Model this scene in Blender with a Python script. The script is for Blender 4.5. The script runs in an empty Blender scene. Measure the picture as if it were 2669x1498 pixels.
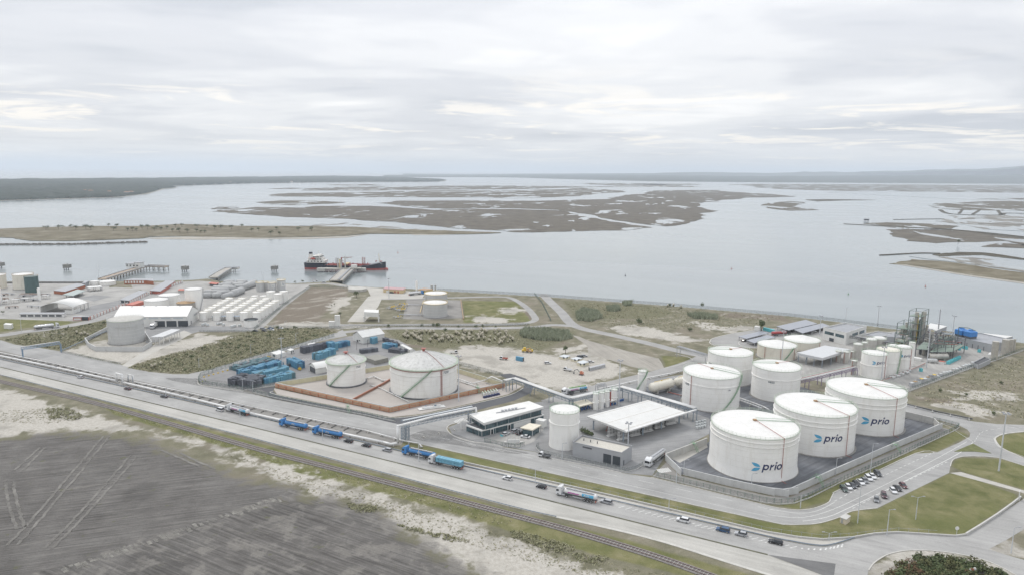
import bpy, bmesh, math, random
import numpy as np
from mathutils import Vector, Matrix
from mathutils.geometry import tessellate_polygon
random.seed(7); RNG = np.random.default_rng(11)
rad = math.radians
SC = bpy.context.scene
COL = SC.collection

# ---------------------------------------------------------------- camera
FPX, CX, CY, CAMH = 1800.0, 1334.5, 749.0, 120.0
PITCH, ROLL = math.atan((749-446)/1800.0), rad(0.5)
_R = Vector((1,0,0)); _F = Vector((0,math.cos(PITCH),-math.sin(PITCH))); _D = Vector((0,-math.sin(PITCH),-math.cos(PITCH)))
_X = _R*math.cos(ROLL) - _D*math.sin(ROLL); _Y = -(_R*math.sin(ROLL) + _D*math.cos(ROLL))
cam_d = bpy.data.cameras.new('camera'); cam = bpy.data.objects.new('camera', cam_d); COL.objects.link(cam)
m3 = Matrix((_X, _Y, -_F)).transposed().to_4x4(); m3.translation = (0,0,CAMH); cam.matrix_world = m3
cam_d.sensor_width = 36; cam_d.lens = 36*FPX/2669.0; cam_d.clip_start = 1; cam_d.clip_end = 200000
SC.camera = cam

# ---------------------------------------------------------------- sky, sun, exposure
SUN_EL, SUN_AZ = rad(48), rad(-35)          # azimuth from +Y, negative = to the left
w = bpy.data.worlds.new('World'); SC.world = w; w.use_nodes = True
nt = w.node_tree; N = nt.nodes; L = nt.links; N.clear()
def nd(tree, t, **k):
    n = tree.nodes.new(t)
    for a, b in k.items():
        if a[:2] == 'i_':
            n.inputs[int(a[2:]) if a[2:].isdigit() else a[2:]].default_value = b
        else: setattr(n, a, b)
    return n
def ma(tree, op, a, b=None, clamp=False):
    n = tree.nodes.new('ShaderNodeMath'); n.operation = op; n.use_clamp = clamp
    for i, v in enumerate((a, b)):
        if v is None: continue
        if isinstance(v, (int, float)): n.inputs[i].default_value = v
        else: tree.links.new(v, n.inputs[i])
    return n.outputs[0]
def mixc(tree, fac, a, b, blend='MIX'):
    n = tree.nodes.new('ShaderNodeMix'); n.data_type = 'RGBA'; n.blend_type = blend
    for i, v in ((0, fac), (6, a), (7, b)):
        if isinstance(v, (int, float)): n.inputs[i].default_value = v
        elif isinstance(v, tuple): n.inputs[i].default_value = v if len(v) == 4 else v + (1,)
        else: tree.links.new(v, n.inputs[i])
    return n.outputs[2]
def ramp(tree, v, stops, interp='EASE'):
    n = tree.nodes.new('ShaderNodeValToRGB'); n.color_ramp.interpolation = interp
    e = n.color_ramp.elements
    while len(e) < len(stops): e.new(0.5)
    for i, (p, c) in enumerate(stops):
        e[i].position = p; e[i].color = (c if len(c) == 4 else tuple(c)+(1,)) if isinstance(c, tuple) else (c, c, c, 1)
    tree.links.new(v, n.inputs[0]); return n.outputs[0]
def smooth(tree, v, a, b):
    n = tree.nodes.new('ShaderNodeMapRange'); n.interpolation_type = 'SMOOTHSTEP'
    n.inputs[1].default_value = a; n.inputs[2].default_value = b
    tree.links.new(v, n.inputs[0]); return n.outputs[0]
def noise(tree, vec, scale, detail=4, rough=.55, dist=0., out=0, dims='3D', wv=None):
    n = tree.nodes.new('ShaderNodeTexNoise'); n.noise_dimensions = dims
    n.inputs['Scale'].default_value = scale; n.inputs['Detail'].default_value = detail
    n.inputs['Roughness'].default_value = rough; n.inputs['Distortion'].default_value = dist
    if vec is not None: tree.links.new(vec, n.inputs['Vector'])
    return n.outputs[out]
def vmap(tree, vec, scale=(1,1,1), rot=(0,0,0), loc=(0,0,0)):
    if any(rot):
        n = tree.nodes.new('ShaderNodeMapping'); n.inputs['Rotation'].default_value = rot; tree.links.new(vec, n.inputs['Vector']); vec = n.outputs[0]
    n = tree.nodes.new('ShaderNodeMapping'); n.inputs['Scale'].default_value = scale; n.inputs['Location'].default_value = loc
    tree.links.new(vec, n.inputs['Vector']); return n.outputs[0]

tc = nd(nt, 'ShaderNodeTexCoord')
sep = nd(nt, 'ShaderNodeSeparateXYZ'); L.new(tc.outputs['Generated'], sep.inputs[0])
zc = ma(nt, 'MAXIMUM', sep.outputs[2], 0.0)
den = ma(nt, 'ADD', zc, 0.055)
cmb = nd(nt, 'ShaderNodeCombineXYZ')
L.new(ma(nt, 'DIVIDE', sep.outputs[0], den), cmb.inputs[0]); L.new(ma(nt, 'DIVIDE', sep.outputs[1], den), cmb.inputs[1])
pl = vmap(nt, cmb.outputs[0], (.62, .62, 1), (0, 0, .25), (3.1, 1.7, 0))
n1 = noise(nt, pl, .5, 4, .5, .45)
n2 = noise(nt, vmap(nt, cmb.outputs[0], (.9, 1.1, 1), (0, 0, -.15), (9, 4, 2)), .95, 5, .5, .5)
n3 = noise(nt, vmap(nt, cmb.outputs[0], (.9, 1.0, 1), (0, 0, .1), (2, 8, 5)), .9, 8, .6, .6)
cl = ma(nt, 'ADD', ma(nt, 'MULTIPLY', n1, .74), ma(nt, 'MULTIPLY', n2, .26))
cloud = ramp(nt, cl, [(.37, (.575, .600, .645)), (.46, (.690, .705, .74)), (.54, (.81, .818, .835)), (.64, (.97, .965, .96))])
# thin, brighter gaps low over the horizon
low = ma(nt, 'MULTIPLY', smooth(nt, zc, .16, .045), smooth(nt, zc, .0, .02))
gap = ma(nt, 'MULTIPLY', smooth(nt, n3, .52, .64), low)
cloud = mixc(nt, ma(nt, 'MULTIPLY', gap, .85), cloud, (1.12, 1.05, .945))
hz = smooth(nt, zc, .07, .0)
cloud = mixc(nt, ma(nt, 'MULTIPLY', hz, .6), cloud, (.86, .852, .835))
# an overcast sky grows brighter towards the zenith
gain = ma(nt, 'ADD', .97, ma(nt, 'MULTIPLY', zc, 1.05))
sc_ = nd(nt, 'ShaderNodeVectorMath', operation='SCALE'); L.new(cloud, sc_.inputs[0]); L.new(ma(nt, 'MULTIPLY', gain, 10.0), sc_.inputs['Scale'])
sky = nd(nt, 'ShaderNodeTexSky'); sky.sky_type = 'NISHITA'; sky.sun_disc = False
sky.sun_elevation = SUN_EL; sky.sun_rotation = SUN_AZ; sky.altitude = 100; sky.dust_density = 2.0
skc = mixc(nt, .94, sky.outputs[0], sc_.outputs[0])
bg = nd(nt, 'ShaderNodeBackground'); bg.inputs[1].default_value = .1; L.new(skc, bg.inputs[0])
wo = nd(nt, 'ShaderNodeOutputWorld'); L.new(bg.outputs[0], wo.inputs[0])
w.cycles.sampling_method = 'MANUAL'; w.cycles.sample_map_resolution = 512

sl = bpy.data.lights.new('sun', 'SUN'); sl.energy = 1.5; sl.angle = rad(15); sl.color = (1, .96, .9)
so = bpy.data.objects.new('sun', sl); COL.objects.link(so)
sd = Vector((math.sin(SUN_AZ)*math.cos(SUN_EL), math.cos(SUN_AZ)*math.cos(SUN_EL), math.sin(SUN_EL)))
so.rotation_euler = sd.to_track_quat('Z', 'Y').to_euler(); so.location = (-300, 300, 500)
vs = SC.view_settings; vs.view_transform = 'Standard'; vs.look = 'None'; vs.exposure = 0.08; vs.gamma = 1; vs.use_curve_mapping = False
SC.cycles.use_denoising = True; SC.cycles.max_bounces = 6; SC.cycles.diffuse_bounces = 3; SC.cycles.volume_bounces = 1
SC.cycles.transparent_max_bounces = 16; SC.cycles.caustics_reflective = False; SC.cycles.caustics_refractive = False
SC.render.film_transparent = False

# ---------------------------------------------------------------- survey: picture measurements -> ground
def ray(px, py):
    a, b = (px-CX)/FPX, (py-CY)/FPX
    u = a*math.cos(ROLL) + b*math.sin(ROLL); v = -a*math.sin(ROLL) + b*math.cos(ROLL)
    return u, math.cos(PITCH) - v*math.sin(PITCH), -math.sin(PITCH) - v*math.cos(PITCH)
def G(px, py, z=0.0):
    x, y, d = ray(px, py); t = (z-CAMH)/d
    return (x*t, y*t)
def P(x, y, z):
    q = Vector((x, y, z-CAMH)); dz = q.dot(_F)
    return CX + FPX*q.dot(_X)/dz, CY - FPX*q.dot(_Y)/dz
def HZ(xy, py):
    "height above a ground point whose picture row is py"
    lo, hi = -5., CAMH + .35*math.hypot(xy[0], xy[1])
    for _ in range(60):
        m = (lo+hi)/2
        if P(xy[0], xy[1], m)[1] > py: lo = m
        else: hi = m
    return (lo+hi)/2
def PPM(xy, z=0): return FPX/Vector((xy[0], xy[1], z-CAMH)).dot(_F)      # pixels per metre there
def GL(pts, z=0.0): return [G(a, b, z) for a, b in pts]

# ---------------------------------------------------------------- materials
MATS = {}
def M(name, col=(.5,.5,.5), rough=.6, var=.12, scale=.6, metal=0., bump=0., bscale=3., spec=.4, stain=None, stamt=.25, sts=(.25,.25,.05), fine=0.):
    if name in MATS: return MATS[name]
    m = bpy.data.materials.new(name); m.use_nodes = True; t = m.node_tree
    b = t.nodes['Principled BSDF']; b.inputs['Roughness'].default_value = rough; b.inputs['Metallic'].default_value = metal
    b.inputs['Specular IOR Level'].default_value = spec
    geo = nd(t, 'ShaderNodeNewGeometry'); pos = geo.outputs['Position']
    f = noise(t, pos, scale, 6, .6)
    lo = tuple(c*(1-var) for c in col); hi = tuple(min(1, c*(1+var)) for c in col)
    c = ramp(t, f, [(.3, lo), (.7, hi)], 'LINEAR')
    if fine:
        g = noise(t, pos, scale*14, 3, .7)
        c = mixc(t, fine, c, ramp(t, g, [(.3, .25), (.7, 1.0)], 'LINEAR'), 'MULTIPLY')
    if stain:
        s = noise(t, vmap(t, pos, sts), 2.2, 7, .65, .4)
        c = mixc(t, ma(t, 'MULTIPLY', smooth(t, s, .48, .72), stamt), c, stain)
    t.links.new(c, b.inputs['Base Color'])
    if bump:
        bn = nd(t, 'ShaderNodeBump'); bn.inputs['Strength'].default_value = bump; bn.inputs['Distance'].default_value = .1
        t.links.new(noise(t, pos, bscale, 5, .6), bn.inputs['Height']); t.links.new(bn.outputs[0], b.inputs['Normal'])
    MATS[name] = m; return m

# ---------------------------------------------------------------- mesh building
class MB:
    def __init__(s): s.v = []; s.f = []
    def add(s, vs, fs):
        o = len(s.v); s.v += [tuple(p) for p in vs]; s.f += [tuple(i+o for i in f) for f in fs]; return s
    def box(s, c, d, rz=0., taper=1.):
        cx, cy, cz = c; hx, hy, hz = d[0]/2, d[1]/2, d[2]/2; co, si = math.cos(rz), math.sin(rz); vs = []
        for z in (-1, 1):
            k = taper if z > 0 else 1.
            for x, y in ((-1,-1),(1,-1),(1,1),(-1,1)):
                X, Y = x*hx*k, y*hy*k; vs.append((cx+X*co-Y*si, cy+X*si+Y*co, cz+z*hz))
        return s.add(vs, [(3,2,1,0),(4,5,6,7),(0,1,5,4),(1,2,6,5),(2,3,7,6),(3,0,4,7)])
    def cyl(s, p0, p1, r0, r1=None, n=10, caps=True):
        r1 = r0 if r1 is None else r1; p0 = Vector(p0); p1 = Vector(p1); d = (p1-p0)
        if d.length < 1e-6: return s
        d.normalize(); a = d.orthogonal().normalized() if abs(d.z) < .99 else Vector((1,0,0)); b = d.cross(a)
        vs = []
        for p, r in ((p0, r0), (p1, r1)):
            for i in range(n):
                t = 2*math.pi*i/n; vs.append(p + a*(math.cos(t)*r) + b*(math.sin(t)*r))
        fs = [(i, (i+1) % n, n+(i+1) % n, n+i) for i in range(n)]
        if caps: fs += [tuple(range(n-1, -1, -1)), tuple(range(n, 2*n))]
        return s.add(vs, fs)
    def tube(s, pts, r, n=8):
        for a, b in zip(pts, pts[1:]): s.cyl(a, b, r, n=n)
        for p in pts[1:-1]: s.ball(p, r*1.02, max(6, n//2*2), 4)
        return s
    def ball(s, c, r, n=8, m=5, sz=1.):
        vs = [(c[0], c[1], c[2]-r*sz)]
        for j in range(1, m):
            ph = -math.pi/2 + math.pi*j/m
            for i in range(n):
                t = 2*math.pi*i/n; vs.append((c[0]+r*math.cos(ph)*math.cos(t), c[1]+r*math.cos(ph)*math.sin(t), c[2]+r*sz*math.sin(ph)))
        vs.append((c[0], c[1], c[2]+r*sz)); fs = [(0, 1+(i+1) % n, 1+i) for i in range(n)]
        for j in range(m-2):
            for i in range(n): fs.append((1+j*n+i, 1+j*n+(i+1) % n, 1+(j+1)*n+(i+1) % n, 1+(j+1)*n+i))
        k = len(vs)-1; fs += [(1+(m-2)*n+i, 1+(m-2)*n+(i+1) % n, k) for i in range(n)]
        return s.add(vs, fs)
    def lathe(s, prof, n=48, c=(0,0)):
        "prof: (r, z) from bottom to top"
        vs = []
        for r, z in prof:
            for i in range(n):
                t = 2*math.pi*i/n; vs.append((c[0]+r*math.cos(t), c[1]+r*math.sin(t), z))
        fs = []
        for j in range(len(prof)-1):
            for i in range(n): fs.append((j*n+i, j*n+(i+1) % n, (j+1)*n+(i+1) % n, (j+1)*n+i))
        return s.add(vs, fs)
    def prism(s, poly, z0, z1, top=True, bottom=False):
        n = len(poly); area = sum(poly[i][0]*poly[(i+1) % n][1]-poly[(i+1) % n][0]*poly[i][1] for i in range(n))
        if area < 0: poly = poly[::-1]
        vs = [(p[0], p[1], z0) for p in poly] + [(p[0], p[1], z1) for p in poly]
        fs = [(i, (i+1) % n, n+(i+1) % n, n+i) for i in range(n)] if z1 > z0 else []
        tr = tessellate_polygon([[Vector((p[0], p[1], 0)) for p in poly]])
        for t in tr:
            a, b, c = (Vector(poly[k] + (0,) if len(poly[k]) == 2 else poly[k]) for k in t)
            up = (b-a).cross(c-a).z > 0; t = tuple(t) if up else tuple(t[::-1])
            if top: fs.append(tuple(n+i for i in t))
            if bottom: fs.append(tuple(i for i in t[::-1]))
        return s.add(vs, fs)
    def strip(s, pts, w0, z=0., h=0.):
        "a flat band (or wall if h) along a ground polyline, width w0"
        n = len(pts); L_, R_ = [], []
        for i in range(n):
            a = Vector(pts[max(0, i-1)]); b = Vector(pts[min(n-1, i+1)]); d = (b-a)
            if d.length < 1e-6: d = Vector((1, 0))
            d.normalize(); q = Vector((-d.y, d.x)); p = Vector(pts[i])
            L_.append(p+q*w0/2); R_.append(p-q*w0/2)
        vs = []; fs = []
        if h <= 0:
            for a, b in zip(L_, R_): vs += [(a.x, a.y, z), (b.x, b.y, z)]
            fs = [(2*i, 2*i+1, 2*i+3, 2*i+2) for i in range(n-1)]
        else:
            for a, b in zip(L_, R_): vs += [(a.x, a.y, z), (b.x, b.y, z), (b.x, b.y, z+h), (a.x, a.y, z+h)]
            for i in range(n-1):
                o = 4*i
                fs += [(o+3, o+2, o+6, o+7), (o, o+3, o+7, o+4), (o+2, o+1, o+5, o+6)]
            fs += [(0, 1, 2, 3), (4*n-1, 4*n-2, 4*n-3, 4*n-4)]
        return s.add(vs, fs)
    def mesh(s, name, mat, smooth_=False, org=(0,0,0)):
        me = bpy.data.meshes.new(name)
        vs = s.v if org == (0,0,0) else [(a-org[0], b-org[1], c-org[2]) for a, b, c in s.v]
        me.from_pydata(vs, [], s.f); me.update()
        if mat is not None: me.materials.append(mat)
        if smooth_: me.polygons.foreach_set('use_smooth', [True]*len(me.polygons))
        return me
def link(name, data, parent=None, loc=None, rz=None):
    o = bpy.data.objects.new(name, data); COL.objects.link(o)
    if parent is not None: o.parent = parent
    if loc is not None: o.location = loc
    if rz is not None: o.rotation_euler = (0, 0, rz)
    return o
def tag(o, label, cat, group=None, kind=None):
    if label: o['label'] = label
    if cat: o['category'] = cat
    if group: o['group'] = group
    if kind: o['kind'] = kind
    return o
def thing(name, label, cat, loc=(0,0,0), rz=0., group=None):
    if len(loc) == 2: loc = (loc[0], loc[1], 0)
    return tag(link(name, None, None, loc, rz), label, cat, group)
def part(name, mb, mat, parent, smooth_=False, world=False, loc=None, rz=None):
    me = mb if isinstance(mb, bpy.types.Mesh) else mb.mesh(name, mat, smooth_, tuple(parent.location) if world else (0,0,0))
    return link(name, me, parent, loc, rz)
def one(name, mb, mat, label, cat, group=None, org=None, smooth_=False):
    org = org or mb.v[0]; org = (org[0], org[1], 0 if len(org) == 2 else org[2])
    return tag(link(name, mb.mesh(name, mat, smooth_, org), None, org), label, cat, group)
def struct(name, mb, mat, kind='structure', smooth_=False):
    o = link(name, mb.mesh(name, mat, smooth_) if isinstance(mb, MB) else mb); o['kind'] = kind; return o
def copy_tree(o, parent=None):
    c = o.copy(); COL.objects.link(c); c.parent = parent
    for ch in o.children: copy_tree(ch, c)
    return c
def curve(pts, n=6):
    "Catmull-Rom through ground points"
    out = []
    for i in range(len(pts)-1):
        p0 = Vector(pts[max(0, i-1)]); p1 = Vector(pts[i]); p2 = Vector(pts[i+1]); p3 = Vector(pts[min(len(pts)-1, i+2)])
        for k in range(n):
            t = k/n; q = .5*((2*p1)+(p2-p0)*t+(2*p0-5*p1+4*p2-p3)*t*t+(3*p1-p0-3*p2+p3)*t**3); out.append((q.x, q.y))
    out.append(tuple(pts[-1])); return out
def along(pts, step):
    out = []; acc = 0.
    for a, b in zip(pts, pts[1:]):
        a = Vector(a); b = Vector(b); l = (b-a).length
        while acc <= l and l > 0: q = a.lerp(b, acc/l); out.append((q.x, q.y, math.atan2(b.y-a.y, b.x-a.x))); acc += step
        acc -= l
    return out
def inpoly(p, poly):
    x, y = p; c = False; j = len(poly)-1
    for i in range(len(poly)):
        if (poly[i][1] > y) != (poly[j][1] > y) and x < (poly[j][0]-poly[i][0])*(y-poly[i][1])/(poly[j][1]-poly[i][1])+poly[i][0]: c = not c
        j = i
    return c
def scatter(poly, n, rnd=random):
    xs = [p[0] for p in poly]; ys = [p[1] for p in poly]; out = []
    while len(out) < n:
        p = (rnd.uniform(min(xs), max(xs)), rnd.uniform(min(ys), max(ys)))
        if inpoly(p, poly): out.append(p)
    return out
def sdf(poly, X, Y):
    "signed distance, positive inside"
    pts = np.array(poly); d2 = np.full(X.shape, 1e18); ins = np.zeros(X.shape, bool); n = len(pts)
    for i in range(n):
        ax, ay = pts[i]; bx, by = pts[(i+1) % n]; ex, ey = bx-ax, by-ay; l2 = ex*ex+ey*ey+1e-9
        t = np.clip(((X-ax)*ex+(Y-ay)*ey)/l2, 0, 1); d2 = np.minimum(d2, (X-ax-t*ex)**2+(Y-ay-t*ey)**2)
        cnd = (ay > Y) != (by > Y)
        with np.errstate(divide='ignore', invalid='ignore'):
            xi = ex*(Y-ay)/(by-ay if by != ay else 1e-9)+ax
        ins ^= cnd & (X < xi)
    return np.where(ins, 1, -1)*np.sqrt(d2)
# ================================================================ TERRAIN
SHORE = [(-400,742),(-150,733),(19,731),(223,731),(400,730),(500,727.5),(551,723),(586,731),(700,734),(760,736),(826,733),(857,729.5),(885,729.5),(892,735.5),(920,742),(993,746.7),(1061,748.5),(1139,754),(1400,768),(1750,793),(2067,820),(2169,832),(2344,854),(2500,870),(2669,888),(2900,916)]
shore = GL(SHORE); land = shore + [(1400, 430), (4200, 200), (4200, -900), (-4200, -900), (-4200, 1300)]
def axis(core0, core1, step, lo, hi):
    a = list(np.arange(core0, core1+.1, step)); s = step; x = core0; pre = []
    while x > lo: s *= 1.35; x -= s; pre.append(x)
    s = step; x = core1; post = []
    while x < hi: s *= 1.35; x += s; post.append(x)
    return np.array(pre[::-1]+a+post)
gx = axis(-720, 620, 2.5, -4000, 4000); gy = axis(95, 790, 2.5, -800, 1100)
GX, GY = np.meshgrid(gx, gy)
def zone(polys, X=None, Y=None, world=False):
    X = GX if X is None else X; Y = GY if Y is None else Y
    r = np.full(X.shape, -60.)
    for p in polys: r = np.maximum(r, sdf(p if world else GL(p), X, Y))
    return np.clip(r, -60, 60)
ASH = [[(-500,1180),(-200,1158),(0,1146),(155,1129),(225,1131),(285,1135),(370,1150),(470,1187),(560,1222),(640,1252),(740,1264),(800,1264),(772,1296),(900,1304),(985,1324),(1030,1372),(1135,1436),(1240,1500),(1400,1620),(-900,1620)]]
SAND = [[(667,1200),(778,1224),(830,1245),(900,1266),(990,1290),(1159,1346),(1334,1402),(1412,1432),(1515,1468),(1600,1500),(1750,1580),(1300,1580),(1240,1500),(1135,1436),(1030,1372),(985,1324),(900,1300),(800,1290),(760,1262),(667,1222)],
 [(-300,985),(0,1008),(78,1029),(130,1054),(233,1078),(311,1099),(388,1119),(311,1122),(225,1118),(155,1120),(0,1138),(-400,1165)],
 [(427,1128),(544,1160),(667,1194),(740,1216),(667,1218),(560,1182),(450,1140)],
 [(1163,912),(1210,901),(1334,904),(1447,927),(1532,914),(1583,938),(1640,962),(1579,989),(1459,1013),(1420,1013),(1311,980),(1193,949)],
 [(450,893),(518,871),(611,875),(537,899),(450,922),(340,945),(360,925)],[(163,917),(230,895),(330,880),(395,890),(380,925),(318,946)],
 [(923,771),(896,804),(870,815),(854,797),(880,775)],[(700,848),(760,838),(900,842),(960,850),(900,856),(760,852)],
 [(1225,822),(1260,822),(1330,832),(1320,842),(1235,840)],[(1300,805),(1340,800),(1370,808),(1340,816),(1305,815)],
 [(1585,852),(1640,845),(1700,855),(1790,875),(1840,885),(1790,892),(1700,882),(1620,870)],[(1800,838),(1840,838),(1880,850),(1960,848),(1970,858),(1890,866),(1840,858)],
 [(2430,1055),(2490,1048),(2560,1060),(2620,1075),(2560,1085),(2500,1072),(2445,1062)],[(2490,1025),(2520,1015),(2640,1020),(2655,1040),(2580,1045),(2500,1040)],
 [(100,866),(150,860),(170,872),(120,880)],[(2276,1470),(2320,1444),(2406,1434),(2494,1443),(2600,1472),(2640,1500),(2640,1580),(2260,1580)],[(2577,1431),(2623,1407),(2669,1440),(2669,1457)],
 [(-60,782),(60,785),(140,800),(120,815),(20,812),(-60,808)],[(1450,905),(1530,897),(1533,911),(1450,922)]]
GREEN = [[(240,1040),(330,1062),(667,1152),(1000,1240),(1334,1328),(1500,1372),(1700,1425),(1960,1500),(2100,1560),(1900,1560),(1780,1500),(1500,1430),(1334,1386),(1150,1326),(1000,1287),(880,1256),(770,1233),(667,1190),(430,1118),(300,1082)],
 [(1046,1156),(1054,1149),(1334,1211),(2001,1358),(2092,1367),(2157,1358),(2222,1332),(2287,1324),(2474,1232),(2503,1232),(2660,1291),(2517,1392),(2442,1393),(2338,1387),(2222,1400),(2144,1405),(2001,1386),(1334,1231),(1200,1198)],
 [(2484,1199),(2509,1191),(2602,1195),(2800,1240),(2800,1300),(2669,1274),(2503,1227),(2480,1214)],
 [(2596,1143),(2622,1130),(2669,1125),(2800,1130),(2800,1230),(2669,1191),(2612,1166)],
 [(2000,1310),(2060,1300),(2175,1245),(2440,1130),(2470,1115),(2520,1130),(2523,1136),(2440,1176),(2385,1180),(2190,1272),(2155,1308),(2080,1326)],
 [(1205,783),(1346,785),(1385,838),(1209,840)],[(1450,1191),(1620,1228),(1600,1233),(1450,1200)],[(1640,1228),(1652,1205),(1672,1205),(1678,1215),(1660,1228)],
 [(1722,925),(1800,930),(1806,938),(1770,950),(1735,957)],[(-60,820),(60,832),(190,836),(170,848),(80,852),(0,864),(-60,870)],[(285,760),(340,753),(366,757),(320,766)],[(140,775),(180,768),(190,772),(150,780)],[(230,762),(270,757),(282,760),(240,765)],[(1190,1110),(1240,1130),(1262,1150),(1230,1140),(1200,1125)]]
DRY = [[(811,750),(908,752),(905,773),(870,790),(848,816),(822,847),(700,847),(737,804)],[(1500,790),(1640,800),(1580,820),(1520,810)],[(1830,812),(2040,822),(2060,836),(1900,826)],[(1370,868),(1440,870),(1480,895),(1400,900)],[(0,1090),(70,1085),(130,1095),(70,1112),(0,1112)],[(1290,800),(1380,808),(1390,840),(1340,838)],[(1010,890),(1160,880),(1170,906),(1050,905)],[(2380,1030),(2480,1040),(2490,1052),(2390,1045)]]
SCRUB = [[(10,884),(151,855),(283,833),(283,856),(161,913),(39,896)],[(347,955),(450,927),(530,905),(611,878),(660,863),(819,854),(873,866),(780,893),(663,926),(547,959),(490,971),(400,965)],[(1003,857),(1350,860),(1500,862),(1490,880),(1400,915),(1317,898),(1210,898),(1162,910),(1045,892)],[(0,1075),(60,1068),(130,1062),(215,1078),(225,1092),(130,1105),(0,1090)],[(2300,1500),(2340,1474),(2430,1464),(2560,1482),(2620,1500),(2620,1580),(2280,1580)],[(1465,782),(1700,796),(1760,815),(1700,830),(1560,830),(1500,830)]]
GREEN_Z = GREEN; zs = zone([land], world=True)
GZ = -4.2*(1-np.clip((zs+5)/11, 0, 1)**1.4)
ash = zone(ASH)
ph = GX*.9+GY*.45
GZ += np.where(ash > 2, np.minimum((ash-2)/12, 1)*(.04*np.sin(ph*1.3+3*np.sin(GY*.05))+.03*np.sin(GX*.37-GY*.23)), 0)
nx, ny = len(gx), len(gy)
verts = np.stack([GX.ravel(), GY.ravel(), GZ.ravel()], 1)
ii = (np.arange(ny-1)[:, None]*nx+np.arange(nx-1)[None, :]).ravel()
faces = np.stack([ii, ii+1, ii+nx+1, ii+nx], 1)
def grid_mesh(name, verts, faces):
    me = bpy.data.meshes.new(name); me.vertices.add(len(verts)); me.vertices.foreach_set('co', verts.astype(np.float32).ravel())
    me.loops.add(faces.size); me.loops.foreach_set('vertex_index', faces.astype(np.int32).ravel())
    me.polygons.add(len(faces)); me.polygons.foreach_set('loop_start', np.arange(0, faces.size, 4, dtype=np.int32))
    me.update(); me.validate(); me.polygons.foreach_set('use_smooth', np.ones(len(faces), bool)); return me
gm = grid_mesh('ground', verts, faces)
for nm, a in (('ash', ash), ('ash2', zone([[(60,1500),(200,1462),(340,1414),(470,1374),(600,1332),(740,1284),(800,1264),(900,1304),(985,1324),(1030,1372),(1135,1436),(1240,1500),(1400,1620),(-100,1620)]])), ('sand', zone(SAND)), ('green', zone(GREEN)), ('dry', zone(DRY)), ('scrub', zone(SCRUB)), ('shore', zs)):
    at = gm.attributes.new(nm, 'FLOAT', 'POINT'); at.data.foreach_set('value', a.ravel().astype(np.float32))

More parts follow.
